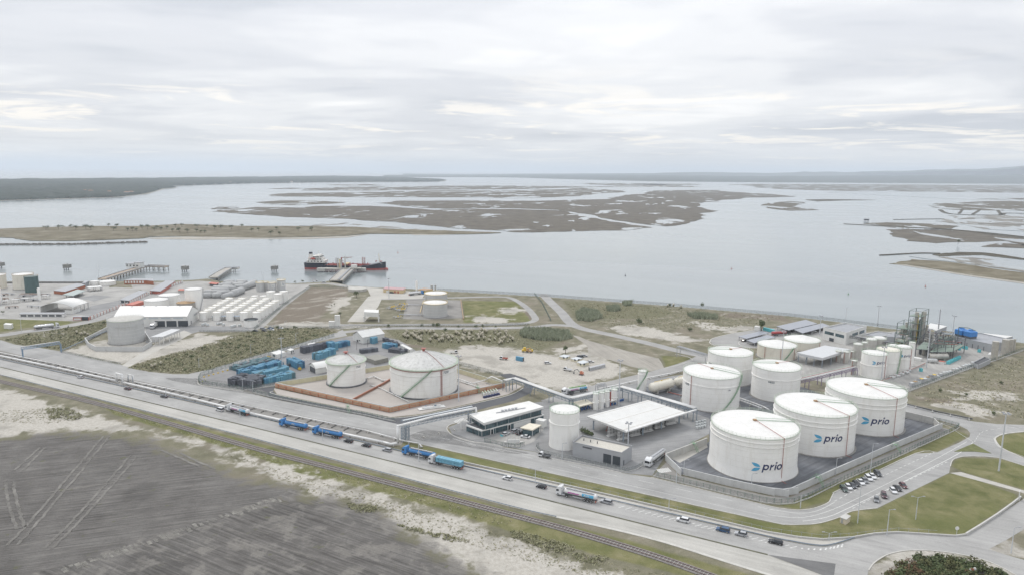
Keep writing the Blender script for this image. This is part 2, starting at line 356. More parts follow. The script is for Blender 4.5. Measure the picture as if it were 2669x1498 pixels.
def ground_mat():
    m = bpy.data.materials.new('ground_soil'); m.use_nodes = True; t = m.node_tree; b = t.nodes['Principled BSDF']
    b.inputs['Roughness'].default_value = .95; b.inputs['Specular IOR Level'].default_value = .1
    pos = nd(t, 'ShaderNodeNewGeometry').outputs['Position']
    big = noise(t, pos, .025, 4, .55); mid = noise(t, pos, .11, 6, .62, .3); fin = noise(t, pos, .7, 6, .7); vf = noise(t, pos, 2.4, 3, .7)
    def msk(nm, wd, amp, nz):
        a = nd(t, 'ShaderNodeAttribute', attribute_name=nm).outputs['Fac']
        v = ma(t, 'ADD', a, ma(t, 'MULTIPLY', ma(t, 'SUBTRACT', nz, .5), amp)); return smooth(t, v, -wd, wd)
    base = ramp(t, mid, [(.30, (.135, .130, .090)), (.46, (.180, .172, .120)), (.58, (.225, .208, .155)), (.70, (.33, .31, .26))], 'LINEAR')
    base = mixc(t, ma(t, 'MULTIPLY', smooth(t, big, .5, .68), .6), base, (.235, .205, .165))
    base = mixc(t, ma(t, 'MULTIPLY', smooth(t, fin, .56, .74), .3), base, (.09, .095, .055))
    dry = ramp(t, fin, [(.3, (.135, .112, .085)), (.55, (.20, .172, .138)), (.75, (.28, .255, .21))], 'LINEAR')
    dry = mixc(t, ma(t, 'MULTIPLY', smooth(t, noise(t, vmap(t, pos, (.5, 1.6, 1), (0, 0, -.9)), .06, 6, .6, .4), .52, .66), .7), dry, (.37, .345, .30))
    c = mixc(t, msk('dry', 3, 16, mid), base, dry)
    scr = ramp(t, fin, [(.3, (.095, .098, .055)), (.5, (.155, .152, .092)), (.72, (.25, .235, .165))], 'LINEAR')
    c = mixc(t, ma(t, 'MULTIPLY', msk('scrub', 2.5, 10, mid), .9), c, scr)
    grn = ramp(t, mid, [(.30, (.105, .115, .045)), (.45, (.150, .152, .070)), (.60, (.205, .195, .100)), (.75, (.275, .25, .155))], 'LINEAR')
    grn = mixc(t, ma(t, 'MULTIPLY', smooth(t, big, .45, .62), .45), grn, (.135, .150, .055)); grn = mixc(t, ma(t, 'MULTIPLY', smooth(t, fin, .5, .72), .3), grn, (.095, .11, .045))
    c = mixc(t, msk('green', 1.0, 5, mid), c, grn)
    snd = ramp(t, fin, [(.28, (.33, .305, .265)), (.5, (.455, .432, .388)), (.75, (.55, .53, .485))], 'LINEAR')
    snd = mixc(t, ma(t, 'MULTIPLY', smooth(t, noise(t, vmap(t, pos, (1, 1, 1), (0, 0, 0), (17, 60, 0)), .05, 6, .62, .3), .47, .64), .7), snd, (.285, .27, .24))
    snd = mixc(t, ma(t, 'MULTIPLY', smooth(t, vf, .62, .72), ma(t, 'MULTIPLY', smooth(t, mid, .42, .6), .5)), snd, (.15, .15, .095))
    c = mixc(t, msk('sand', 3.0, 36, mid), c, snd)
    # dark spread ash, drawn out in the direction it was graded
    q_ = Vector(G(620,1150))-Vector(G(0,1212)); aa = math.atan2(q_.y, q_.x)
    q2 = Vector(G(1000,1452))-Vector(G(700,1350)); ab = math.atan2(q2.y, q2.x)
    turn = smooth(t, ma(t, 'ADD', nd(t, 'ShaderNodeAttribute', attribute_name='ash2').outputs['Fac'], ma(t, 'MULTIPLY', ma(t, 'SUBTRACT', mid, .5), 4.)), -.6, .6)
    def strk(sx, sy, an, lc, dt=4, ds=.0): return noise(t, vmap(t, pos, (sx, sy, 1), (0, 0, -an), lc), 1., dt, .6, ds)
    def mixv(f, a, b): n_ = nd(t, 'ShaderNodeMix'); t.links.new(f, n_.inputs[0]); t.links.new(a, n_.inputs[2]); t.links.new(b, n_.inputs[3]); return n_.outputs[0]
    st1 = mixv(turn, strk(.035, 1.5, aa, (0, 0, 0)), strk(.05, 1.1, ab, (3, 8, 0))); st2 = mixv(turn, strk(.02, .55, aa+.16, (5, 3, 0)), strk(.06, .5, ab+.1, (1, 7, 0)))
    asc = ramp(t, mid, [(.3, (.110, .104, .098)), (.5, (.137, .130, .123)), (.7, (.170, .162, .152))], 'LINEAR')
    asc = mixc(t, ma(t, 'MULTIPLY', smooth(t, big, .46, .62), .45), asc, (.182, .175, .165))
    asc = mixc(t, ma(t, 'MULTIPLY', smooth(t, noise(t, vmap(t, pos, (1, 1, 1), (0, 0, 0), (90, 30, 0)), .03, 5, .6), .52, .66), .5), asc, (.088, .084, .08))
    asc = mixc(t, .8, asc, ramp(t, st1, [(.32, .55), (.5, .97), (.68, 1.45)], 'LINEAR'), 'MULTIPLY')
    asc = mixc(t, ma(t, 'MULTIPLY', smooth(t, st2, .58, .68), .4), asc, (.262, .248, .222))
    asc = mixc(t, ma(t, 'MULTIPLY', ma(t, 'MULTIPLY', turn, smooth(t, mid, .5, .62)), .5), asc, (.245, .232, .21))
    asc = mixc(t, ma(t, 'MULTIPLY', smooth(t, fin, .50, .70), .4), asc, (.078, .075, .071))
    asc = mixc(t, ma(t, 'MULTIPLY', smooth(t, noise(t, vmap(t, pos, (1, 1, 1), (0, 0, 0), (40, 9, 0)), .16, 5, .6), .63, .70), .6), asc, (.115, .12, .062))
    c = mixc(t, msk('ash', 5.0, 34, mid), c, asc)
    sh = nd(t, 'ShaderNodeAttribute', attribute_name='shore').outputs['Fac']
    shm = ma(t, 'MULTIPLY', smooth(t, sh, -9, -1), smooth(t, sh, 7, 4)); rock = ramp(t, fin, [(.3, (.11, .10, .085)), (.7, (.30, .275, .23))], 'LINEAR')
    c = mixc(t, shm, c, rock)
    c = mixc(t, .35, c, ramp(t, vf, [(.25, .45), (.75, 1.25)], 'LINEAR'), 'MULTIPLY')
    t.links.new(c, b.inputs['Base Color'])
    bn = nd(t, 'ShaderNodeBump'); bn.inputs['Strength'].default_value = .7; bn.inputs['Distance'].default_value = .5
    t.links.new(ma(t, 'ADD', fin, ma(t, 'MULTIPLY', vf, .5)), bn.inputs['Height']); t.links.new(bn.outputs[0], b.inputs['Normal'])
    return m
gm.materials.append(ground_mat()); ground = struct('ground', gm, None)

# ---------------------------------------------------------------- water
def water_bsdf(t, b):
    pos = nd(t, 'ShaderNodeNewGeometry').outputs['Position']
    sw = noise(t, vmap(t, pos, (.0016, .006, 1), (0, 0, .3)), 1., 5, .6, .4)
    t.links.new(ramp(t, sw, [(.32, (.178, .208, .216)), (.5, (.222, .25, .257)), (.68, (.262, .288, .292))], 'LINEAR'), b.inputs['Base Color'])
    b.inputs['IOR'].default_value = 1.33; b.inputs['Specular IOR Level'].default_value = .5
    t.links.new(ramp(t, sw, [(.35, .10), (.65, .2)], 'LINEAR'), b.inputs['Roughness'])
    bn = nd(t, 'ShaderNodeBump'); bn.inputs['Strength'].default_value = .12; bn.inputs['Distance'].default_value = .25
    t.links.new(noise(t, vmap(t, pos, (.25, .5, 1), (0, 0, .4)), 1., 4, .6), bn.inputs['Height']); t.links.new(bn.outputs[0], b.inputs['Normal'])
mw = bpy.data.materials.new('lagoon_water'); mw.use_nodes = True; water_bsdf(mw.node_tree, mw.node_tree.nodes['Principled BSDF'])
wx = np.array([-90000, -20000, -6000, -2500, 0, 2500, 6000, 20000, 90000.]); wy = np.array([250, 600, 1500, 4000, 12000, 40000, 95000.])
WX, WY = np.meshgrid(wx, wy); wv = np.stack([WX.ravel(), WY.ravel(), np.full(WX.size, -2.)], 1)
iw = (np.arange(len(wy)-1)[:, None]*len(wx)+np.arange(len(wx)-1)[None, :]).ravel()
wm = grid_mesh('water', wv, np.stack([iw, iw+1, iw+len(wx)+1, iw+len(wx)], 1)); wm.materials.append(mw); struct('water', wm, None)

# ---------------------------------------------------------------- marsh islands, sandbar, far land
def marsh_mat(name, c0, c1, c2, pools=.56, psc=.012):
    m = bpy.data.materials.new(name); m.use_nodes = True; t = m.node_tree; b = t.nodes['Principled BSDF']
    pos = nd(t, 'ShaderNodeNewGeometry').outputs['Position']
    f = noise(t, pos, .03, 7, .65); g = noise(t, vmap(t, pos, (1, .45, 1), (0, 0, .2)), psc, 7, .62, .6)
    c = ramp(t, f, [(.3, c0), (.5, c1), (.72, c2)], 'LINEAR')
    gr = noise(t, pos, .25, 4, .7); c = mixc(t, .5, c, ramp(t, gr, [(.3, .55), (.7, 1.25)], 'LINEAR'), 'MULTIPLY')
    t.links.new(c, b.inputs['Base Color']); b.inputs['Roughness'].default_value = .95; b.inputs['Specular IOR Level'].default_value = .1
    if pools:
        wb = nd(t, 'ShaderNodeBsdfPrincipled'); water_bsdf(t, wb); mx = nd(t, 'ShaderNodeMixShader')
        t.links.new(smooth(t, g, pools, pools+.015), mx.inputs[0]); t.links.new(b.outputs[0], mx.inputs[1]); t.links.new(wb.outputs[0], mx.inputs[2])
        t.links.new(mx.outputs[0], t.nodes['Material Output'].inputs[0])
    return m
MM = marsh_mat('saltmarsh', (.085, .074, .060), (.122, .108, .088), (.165, .150, .118), .585, .010)
MM2 = marsh_mat('saltmarsh_wet', (.085, .075, .06), (.12, .105, .08), (.15, .135, .105), .545, .009)
MS = marsh_mat('sandbar_soil', (.10, .085, .055), (.165, .145, .10), (.25, .23, .18), 0)
MD = marsh_mat('dike_soil', (.06, .055, .04), (.09, .08, .06), (.12, .11, .08), 0)
MBE = marsh_mat('beach_sand', (.30, .28, .24), (.36, .34, .30), (.42, .40, .35), 0)
def ragged(pts, rough=.12, depth=3, seed=1):
    r = random.Random(seed); P_ = [Vector(p) for p in pts]
    for _ in range(depth):
        Q = []
        for i, a in enumerate(P_):
            b_ = P_[(i+1) % len(P_)]; d = b_-a; nrm = Vector((-d.y, d.x)); Q += [a, (a+b_)/2 + nrm*r.uniform(-rough, rough)]
        P_ = Q
    return [(p.x, p.y) for p in P_]
def island(name, pts, mat, z=-1.55, rough=.09, depth=4, seed=1):
    poly = ragged(GL(pts, -1.7), rough, depth, seed); mb = MB().prism(poly, -2.6, z); return struct(name, mb, mat), poly
SANDBAR = [(-500,612),(0,597),(116,593),(233,590),(373,590),(466,584.5),(560,587),(667,590),(822,590.5),(926,592),(1055,599),(1180,603),(1306,607),(1240,610),(1159,611),(1050,610),(952,609.7),(900,615),(780,618),(667,620),(595,617.5),(480,616),(388,617.5),(375,621),(280,625),(181,628),(85,628),(34,620),(0,619),(-500,640)]
_, SBP = island('sandbar_island', SANDBAR, MS, -1.2, .05, 3, 3)
island('sandbar_beach', [(380,620),(480,617),(600,618),(700,620.5),(800,619),(905,615.5),(960,610.5),(952,612.5),(905,619),(800,623),(667,623),(520,625),(400,623)], MBE, -1.75, .03, 3, 8)
island('bank_beach', [(2330,688.5),(2364,690),(2520,715),(2669,735),(2900,778),(2900,784),(2669,739),(2520,718.5),(2364,693)], MBE, -1.75, .02, 2, 10)
island('sandbar_beach', [(1060,609),(1200,610),(1150,613),(1080,613)], MBE, -1.75, .03, 2, 9)
MARSH = [
 ([(554,551.5),(600,545),(634,544),(667,540),(783,541.5),(822,537.5),(965,537),(1055,542),(1133,548),(1211,544.5),(1334,545.5),(1450,548.5),(1490,557),(1560,571),(1645,586.5),(1699,593),(1632,600.7),(1500,603),(1386,606),(1334,604.6),(1172,594),(1100,586),(1029,578.7),(887,569.6),(745,566),(667,560.5),(595,555)], MM),
 ([(983,529.5),(1042,523.5),(1334,524),(1399,524),(1500,521),(1593,519),(1619,511),(1691,505),(1696,497.5),(1800,496),(1878,496),(2001,506),(2077,512),(2002,515),(1940,516),(1878,522),(1826,537),(1872,550),(1826,566),(1821,573),(1738,590),(1645,580),(1560,566),(1508,556),(1450,547),(1334,543),(1159,544.5),(1081,539.5)], MM),
 ([(706,512.6),(757,503.6),(900,502),(1055,498),(1200,497),(1334,497.5),(1515,490),(1626,499.5),(1515,511),(1334,516.5),(1055,514),(822,513)], MM2),
 ([(786,497),(848,488.5),(1000,486.5),(1334,484.5),(1665,486.7),(1520,489),(1334,494),(1100,495),(950,497.5)], MM2),
 ([(667,528),(732,523),(830,524),(900,527.5),(870,531),(760,535),(690,532)], MM2), ([(549,544),(575,539),(615,538),(622,541.5),(590,545),(556,545.5)], MM),
 ([(1900,482),(2002,480),(2300,481),(2669,484),(3100,490),(3100,528),(2669,517),(2468,519),(2380,513),(2287,508.7),(2157,501.5),(2338,499),(2200,498),(2028,493)], MM2),
 ([(2416,534.6),(2460,530),(2500,529),(2669,524),(3000,520),(3000,560),(2669,550),(2600,549),(2480,547)], MM2),
 ([(2310,598),(2380,598),(2442,599),(2540,604),(2669,620),(2900,640),(2900,668),(2669,641),(2620,628),(2560,630),(2500,631),(2442,634),(2364,628),(2325,615)], MM),
 ([(2250,583),(2310,580),(2440,584),(2500,590),(2480,596),(2380,593),(2290,588)], MM2), ([(2558,643),(2600,634),(2669,637),(2900,655),(2900,672),(2669,647)], MM),
 ([(2318,687.4),(2340,683),(2375,676),(2460,682),(2546,692.6),(2669,711),(2900,745),(2900,780),(2669,735),(2600,726),(2520,714.6),(2440,701),(2364,690)], MS),
 ([(2098,520.5),(2140,519.5),(2200,520),(2284,521.7),(2200,523),(2130,525.5)], MD), ([(2001,530),(2060,525),(2088,527),(2062,538),(2135,547.6),(2060,549.5),(2001,543)], MM2),
 ([(1640,480),(1800,479.5),(1830,482),(1700,482.5)], MM2), ([(1500,477.5),(1700,479),(1830,488),(1640,487)], MM2), ([(700,492),(760,490),(790,491.5),(740,493.5)], MM2), ([(850,482),(960,480.5),(1010,484),(900,484)], MM2),
 ([(2430,664),(2500,657),(2560,659),(2669,674),(2669,677),(2560,665),(2500,666),(2450,668)], MD)]
MM3 = marsh_mat('mudflat', (.17, .16, .145), (.22, .21, .19), (.27, .26, .235), .47, .014)
MARSH += [([(2470,562),(2540,563),(2669,560),(2900,566),(2900,606),(2669,603),(2560,597),(2500,585),(2440,577)], MM3), ([(2300,590),(2364,594),(2480,601),(2440,600),(2380,599)], MM3), ([(2370,668),(2440,670),(2540,672),(2669,682),(2900,700),(2900,735),(2669,709),(2560,692),(2470,681),(2400,673)], MM3), ([(780,588),(900,580),(1000,590),(1120,598),(1180,602),(1050,599),(926,592)], MM3)]
for k, (p, mt) in enumerate(MARSH): island('marsh_island', p, mt, seed=20+k, rough=.10 if len(p) > 7 else .07, depth=4 if len(p) > 7 else 3)
for k, (p, wd) in enumerate([([(2200,584),(2290,589),(2364,593),(2480,600),(2669,622)], 7), ([(2294,665.5),(2340,663),(2400,660),(2450,661)], 4), ([(2470,663),(2560,660),(2669,676)], 9), ([(2450,547),(2480,558),(2600,561),(2620,556),(2669,557)], 12), ([(2330,573),(2400,571.5),(2460,571)], 4), ([(2500,572),(2560,569),(2600,570)], 5), ([(2550,584),(2669,587)], 6), ([(2510,545),(2500,557)], 8), ([(2555,547),(2535,559)], 8), ([(2600,548),(2610,560)], 9), ([(2360,594),(2440,596),(2560,606),(2669,618)], 10)]):
    struct('marsh_dike', MB().strip(curve(GL(p, -1.7), 5), wd, -2.5, 1.5), MD)
for p in ([(-300,640),(0,637.5),(200,636.5),(383,630.8)],):
    bk = MB(); r = random.Random(5)
    for x, y, a in along(GL(p, -1.5), 3.2):
        for _ in range(3): bk.box((x+r.uniform(-2,2), y+r.uniform(-3,3), -1.9+r.uniform(0,1.2)), (r.uniform(2,4), r.uniform(2,4), r.uniform(1.5,2.6)), r.uniform(0,3), .7)
    tag(struct('rock_breakwater', bk, M('rock_armour', (.16, .145, .125), .95, .3, .3), None), 'long dark rock breakwater lying off the sandbar with the trees', 'breakwater'); del bpy.data.objects['rock_breakwater']['kind']

# wooded spit across the channel: a canopy that reads as one mass
FOR = [(-900,556),(-400,538),(0,523.5),(311,514.5),(388,505.5),(427,492.8),(463,489.8),(450,485),(667,477.7),(900,475),(1146,474),(1165,471),(1146,468),(1000,462),(874,459.8),(667,462.8),(300,467),(0,470),(-900,477)]
spit = GL(FOR, -1.7); island('wooded_spit', FOR, MBE, -.9, .02, 2, 60)
fx = np.arange(-5200, 200, 17.); fy = np.arange(1900, 12600, 17.)
FX, FY = np.meshgrid(fx, fy); s = sdf(spit, FX, FY); r_ = np.random.default_rng(4)
patch = np.sin(FX*.006+1)*np.sin(FY*.0043+2)+.6*np.sin(FX*.017+FY*.011)
hgt = np.clip((s-12)/14, 0, 1)*(9.5+patch*2.2+r_.uniform(-3.4, 3.8, FX.shape))
keep = s > 2; hgt[~keep] = -3
jx = FX+r_.uniform(-6, 6, FX.shape); jy = FY+r_.uniform(-6, 6, FX.shape)
fi = (np.arange(len(fy)-1)[:, None]*len(fx)+np.arange(len(fx)-1)[None, :]); kq = (keep[:-1, :-1] & keep[1:, 1:] & keep[:-1, 1:] & keep[1:, :-1])
fi = fi[kq]; fm = grid_mesh('forest', np.stack([jx.ravel(), jy.ravel(), hgt.ravel()-1.], 1), np.stack([fi, fi+1, fi+len(fx)+1, fi+len(fx)], 1))
def leaf_mat(name, a, b_, c, sc=.4, rough=.85):
    if name in MATS: return MATS[name]
    m = bpy.data.materials.new(name); m.use_nodes = True; t = m.node_tree; b = t.nodes['Principled BSDF']; b.inputs['Roughness'].default_value = rough; b.inputs['Specular IOR Level'].default_value = .15
    pos = nd(t, 'ShaderNodeNewGeometry').outputs['Position']
    t.links.new(ramp(t, noise(t, pos, sc, 5, .7), [(.3, a), (.5, b_), (.72, c)], 'LINEAR'), b.inputs['Base Color']); MATS[name] = m; return m
fm.materials.append(leaf_mat('pine_canopy', (.010, .018, .014), (.019, .030, .022), (.036, .048, .036), .02)); fo = struct('pine_wood', fm, None, 'stuff')
tag(fo, 'dark pine wood covering the spit across the channel', 'forest')

# far mainland with low ridges
def ridge(name, x0, x1, d, top, base_y, mat, seed):
    r = random.Random(seed); n = 90; mb = MB(); vs = []; fs = []
    for i in range(n+1):
        px = x0+(x1-x0)*i/n; ty = top(px); b = G(px, base_y(px), -1.); u = Vector(b).normalized(); k = d/Vector(b).length
        c = Vector(b)*k; h = HZ((c.x, c.y), ty)*(1+.03*r.uniform(-1, 1))+r.uniform(-6, 6)*(d/20000); h = max(4, h)
        for q, hh in ((0, -1.), (.4, h*.55+r.uniform(-8, 8)*d/20000), (1., h), (1.5, h*.8)):
            p = Vector(b).lerp(c, q); vs.append((p.x, p.y, max(-1., hh)))
    for i in range(n):
        for j in range(3): a = i*4+j; fs.append((a, a+4, a+5, a+1))
    mb.add(vs, fs); return struct(name, mb, mat, smooth_=True)
MF = marsh_mat('far_land', (.022, .034, .026), (.04, .052, .04), (.11, .11, .10), 0)
lin = lambda pts: (lambda x: float(np.interp(x, [p[0] for p in pts], [p[1] for p in pts])))
ridge('far_shore', 1000, 3400, 15000, lin([(1000,461),(1120,459.5),(1334,457),(1600,457),(2002,459),(2300,458),(2669,457),(3400,462)]), lin([(1000,461.8),(1120,462),(1334,463),(1500,468),(1700,473),(1900,475),(2669,479.5),(3400,486)]), MF, 1)
ridge('hills', 1050, 3400, 20000, lin([(1050,460),(1180,456.5),(1334,454),(1700,452),(1800,449),(2002,451),(2100,448),(2200,449),(2300,446),(2420,443),(2500,441),(2560,440),(2620,436),(2669,433),(2800,430),(3400,440)]), lin([(1050,460.6),(1180,461),(2002,465),(2669,469),(3400,476)]), MF, 2)

# ================================================================ ROADS, YARDS, PATHS
def asphalt(name, col, var=.16, streak=.25, dirx=(1,0), crack=(.5,.5,.5)):
    m = bpy.data.materials.new(name); m.use_nodes = True; t = m.node_tree; b = t.nodes['Principled BSDF']; b.inputs['Roughness'].default_value = .85; b.inputs['Specular IOR Level'].default_value = .2
    pos = nd(t, 'ShaderNodeNewGeometry').outputs['Position']; an = math.atan2(dirx[1], dirx[0])
    f = noise(t, pos, .06, 6, .62); g = noise(t, vmap(t, pos, (.018, .5, 1), (0, 0, -an)), 1., 5, .65, .25); h = noise(t, pos, 1.6, 4, .7)
    c = ramp(t, f, [(.3, tuple(x*(1-var) for x in col)), (.7, tuple(x*(1+var) for x in col))], 'LINEAR')
    c = mixc(t, streak, c, ramp(t, g, [(.3, .45), (.5, .85), (.72, 1.2)], 'LINEAR'), 'MULTIPLY')
    c = mixc(t, .22, c, ramp(t, h, [(.3, .5), (.7, 1.2)], 'LINEAR'), 'MULTIPLY')
    s_ = noise(t, vmap(t, pos, (.05, .12, 1), (0, 0, -an), (7, 2, 0)), 1., 6, .6, .5)
    c = mixc(t, ma(t, 'MULTIPLY', smooth(t, s_, .54, .72), .5), c, tuple(x*.6 for x in col))
    t.links.new(c, b.inputs['Base Color']); return m
d0 = Vector(G(1334,1280))-Vector(G(0,956)); RD = (d0.x, d0.y)
A_road = asphalt('asphalt_highway', (.352, .348, .338), .12, .3, RD)
A_acc = asphalt('asphalt_access', (.338, .336, .328), .14, .3, RD)
A_conc = asphalt('concrete_lane', (.43, .42, .39), .10, .35, RD)
A_side = asphalt('asphalt_side', (.335, .33, .32), .15, .3, (1, -.1))
A_yard = asphalt('asphalt_yard', (.265, .266, .266), .18, .35, (1, .3))
A_yard2 = asphalt('asphalt_bottle_yard', (.245, .243, .243), .2, .25, (1, .6))
A_dark = asphalt('asphalt_fresh', (.105, .108, .115), .15, .2, (1, .3))
A_bund = asphalt('bund_lining', (.155, .162, .176), .4, .8, (1, .8))
A_left = asphalt('concrete_yard', (.36, .352, .335), .2, .35, (.3, 1))
A_grav = asphalt('gravel', (.26, .25, .235), .2, .3, RD)
A_gravl = asphalt('packed_gravel', (.335, .315, .280), .12, .3, (.3, -1))
A_pink = asphalt('bund_paving', (.41, .378, .35), .07, .12, (1, .2))
A_conc2 = asphalt('pale_concrete', (.44, .425, .39), .1, .25, (1, .2))
A_gore = asphalt('dark_gore', (.16, .16, .16), .2, .3, RD)
def sheet(name, pts, mat, z=.03, smooth_n=0): 
    g = GL(pts); g = curve(g+[g[0]], smooth_n)[:-1] if smooth_n else g
    return struct(name, MB().prism(g, z, z), mat)
BAR = [(-250,880),(0,936),(333,1010),(667,1086),(890,1139.5),(1334,1244),(1700,1329),(2001,1399),(2060,1411),(2110,1420),(2150,1423),(2185,1416),(2227,1402)]      # barrier
DIV = [(-250,897),(0,955.7),(333,1035),(667,1115),(1000,1197),(1334,1280),(1700,1371),(2001,1445),(2152,1500)]                               # dividing line
GRD = [(-250,918),(0,978),(333,1061),(667,1146),(1000,1234),(1334,1322),(1450,1349),(1567,1374),(1722,1412),(1904,1469),(2030,1508)]         # outer guard rail
WALL = [(2227,1402),(2280,1392),(2338,1388.5),(2390,1390),(2442,1395),(2490,1398),(2517,1395),(2560,1370),(2600,1343),(2669,1298),(2800,1215)]
ISL = [(2660,1505),(2649,1498),(2597,1471),(2550,1454),(2494,1442),(2450,1436),(2406,1433),(2360,1434),(2320,1442),(2295,1454),(2276,1468),(2264,1485),(2258,1510),(2256,1620)]
sheet('highway', BAR+WALL[1:]+[(2800,1300),(2669,1378),(2623,1406),(2577,1430),(2620,1444),(2669,1458),(2800,1500),(2800,1620),(2740,1620)]+ISL+[(2120,1640)]+[(2152,1500)]+DIV[-2::-1], A_road)
sheet('concrete_road', [(a, b+.8) for a, b in DIV]+[(2120,1640),(2080,1640)]+[(a, b-2) for a, b in GRD[::-1]], A_conc, .034)
sheet('gore', [(2002,1444.5),(2178,1468),(2174,1498),(2172,1560),(2152,1500)], A_gore, .04)
ACC_UP = [(-250,850),(-80,877),(4,886),(39,897),(100,905),(161,915),(240,933),(314,949),(350,961),(400,969),(450,974),(490,974),(547,961),(663,928),(780,895),(873,867),(893,858),(905,874),(848,885),(760,909),(667,936),(613,957),(560,968),(530,977),(514,990),(521,1002),(566,1009),(634,1018.6),(716,1040),(830,1061),(946,1082.6),(1037,1104),(1100,1098),(1180,1083),(1240,1073),(1230,1086),(1202,1097),(1175,1105),(1165,1113),(1168,1123),(1185,1136),(1230,1150),(1287,1157),(1310,1164),(1396,1177),(1437,1194),(1619,1231),(1697,1243),(1850,1280),(2001,1317),(2045,1325),(2080,1328),(2120,1324),(2157,1310),(2166,1298),(2173,1285),(2192,1273),(2385,1181),(2442,1178),(2500,1152),(2527,1137),(2529,1128),(2521,1118),(2503,1109),(2430,1089),(2351,1068),(2200,1035),(2200,1020),(2351,1051),(2450,1076),(2538,1097),(2600,1104),(2669,1106),(2800,1108),(2800,1128),(2700,1122),(2669,1123.5),(2622,1129),(2600,1136),(2594,1145),(2612,1167),(2669,1193),(2800,1235),(2800,1255),(2669,1213),(2602,1192),(2550,1188),(2508,1189),(2484,1197),(2477,1214),(2474,1231),(2287,1323),(2222,1331),(2190,1346),(2157,1357),(2125,1364),(2092,1366),(2050,1366),(2001,1357.5),(1334,1209.5),(1054,1147),(1027,1139),(952,1117),(667,1059),(500,1021),(250,968),(0,912.5),(-250,860)]
sheet('access_road', ACC_UP, A_acc, .036)
sheet('pipe_bed', [(-250,861),(0,913),(500,1021.5),(667,1059.5),(952,1117.5),(1027,1139.5),(1054,1147.5),(1046,1158),(1010,1163),(890,1138),(667,1084),(333,1009),(0,935),(-250,879)], A_grav, .02)
sheet('verge', [(1060,1180),(1334,1234),(1600,1295),(2001,1388),(2144,1407),(2222,1402),(2185,1414),(2150,1421),(2110,1418),(2001,1397),(1600,1305),(1334,1243),(1046,1174)], A_conc2, .025)
def lane(name, pts, wd, mat, z=.04, n=6): return struct(name, MB().strip(curve(GL(pts), n), wd, z), mat)
lane('shore_lane', [(1415,766),(1432,784),(1462,812),(1500,849),(1600,873),(1700,896),(1762,912),(1850,930)], 9, A_side)
lane('cross_lane', [(1500,849),(1440,846),(1380,852),(1200,855),(1040,854),(940,860),(880,867)], 7.5, A_side, .044)
lane('rack_lane', [(1850,925),(1805,946),(1730,969),(1640,991),(1560,1011),(1490,1031),(1430,1050)], 12, A_side, .048)
lane('port_lane', [(-60,876),(10,872),(60,864),(130,856),(200,844),(262,829),(310,806),(360,783),(420,757),(485,737)], 11, A_side, .05)
lane('depot_lane', [(880,846),(950,846),(1100,845),(1250,845),(1350,843),(1392,835),(1390,820),(1365,795),(1330,776),(1290,773),(1200,775),(1100,777),(1000,779),(960,775)], 6, A_side, .052)
lane('quay_lane', [(770,745),(850,739),(920,749),(1000,757),(990,770),(975,775)], 9, A_left, .046)
sheet('gravel_road', [(1491,872),(1510,876),(1532,886),(1640,915),(1717,933),(1725,945),(1731,958),(1695,966),(1640,953),(1587,936),(1534,922),(1531,900)], A_gravl, .026)
sheet('port_yard', [(-400,760),(0,735),(230,736),(285,737),(285,752),(225,763),(140,772),(100,785),(140,792),(232,768),(282,762),(310,768),(372,757),(360,752),(345,750),(340,736),(470,735),(520,732),(586,738),(700,740),(800,740),(809,748),(737,804),(690,850),(662,862),(520,862),(495,870),(470,885),(385,890),(283,830),(240,833),(190,836),(0,830),(-400,850)], A_left, .022)
sheet('warehouse_yard', [(380,850),(400,846),(640,850),(655,862),(520,863),(500,868),(470,885),(380,893)], A_yard, .03)
sheet('ramp', [(318,951),(336,957),(400,918),(470,885),(500,868),(480,860),(425,882)], A_conc2, .045)
sheet('port_lot', [(205,776),(245,768),(290,772),(245,785)], A_yard, .05); sheet('port_lot', [(192,815),(233,798),(330,778),(350,783),(300,800),(240,826)], A_yard, .05)
sheet('port_lot', [(-100,782),(200,790),(330,770),(370,752),(300,748),(100,765),(-100,765)], A_left, .028)
sheet('bottle_yard', [(514,991),(530,978),(665,936),(850,889),(905,876),(960,868),(1040,885),(1112,930),(1112,942),(860,985),(717,1005),(640,1016),(566,1007)], A_yard2, .024)
sheet('bund_loop_road', [(643,1015),(717,1006),(712,1018),(722,1028),(950,1074),(1016,1088),(1100,1080),(1240,1050),(1330,1028),(1364,1010),(1368,1000),(1340,990),(1318,984),(1300,975),(1330,972),(1370,985),(1392,1003),(1385,1022),(1340,1043),(1250,1066),(1180,1083),(1100,1098),(1037,1104),(946,1082),(716,1039),(660,1023)], A_dark, .04)
sheet('bund_apron', [(712,1010),(1016,1074),(1313,1007),(1345,1000),(1360,1006),(1325,1026),(1240,1047),(1100,1077),(1016,1086),(950,1072),(722,1026)], A_pink, .033)
sheet('terminal_yard', [(1170,1112),(1203,1098),(1290,1062),(1450,1040),(1600,1000),(1780,975),(1850,1000),(1862,1080),(1848,1130),(1734,1188),(1700,1238),(1640,1233),(1619,1230),(1437,1193),(1396,1176),(1300,1160),(1230,1150),(1180,1135)], A_yard, .029)
sheet('bund_floor', [(1734,1199),(1769,1233),(1900,1265),(2002,1287),(2059,1290),(2169,1239),(2446,1119),(2431,1104),(2345,1083),(2200,1050),(2100,1010),(2000,985),(1850,955),(1745,1000),(1660,1010),(1700,1035),(1780,1065),(1850,1090),(1848,1150)], A_bund, .034)
sheet('bund_walk', [(1746,1192),(1838,1151),(1845,1164),(1772,1205)], A_conc2, .038)
sheet('bund_side_path', [(1737,1203),(1769,1237),(1900,1269),(2002,1291),(2061,1294),(2171,1243),(2450,1121),(2452,1112),(2478,1118),(2473,1128),(2200,1248),(2060,1310),(1990,1308),(1700,1240)], A_grav, .032)
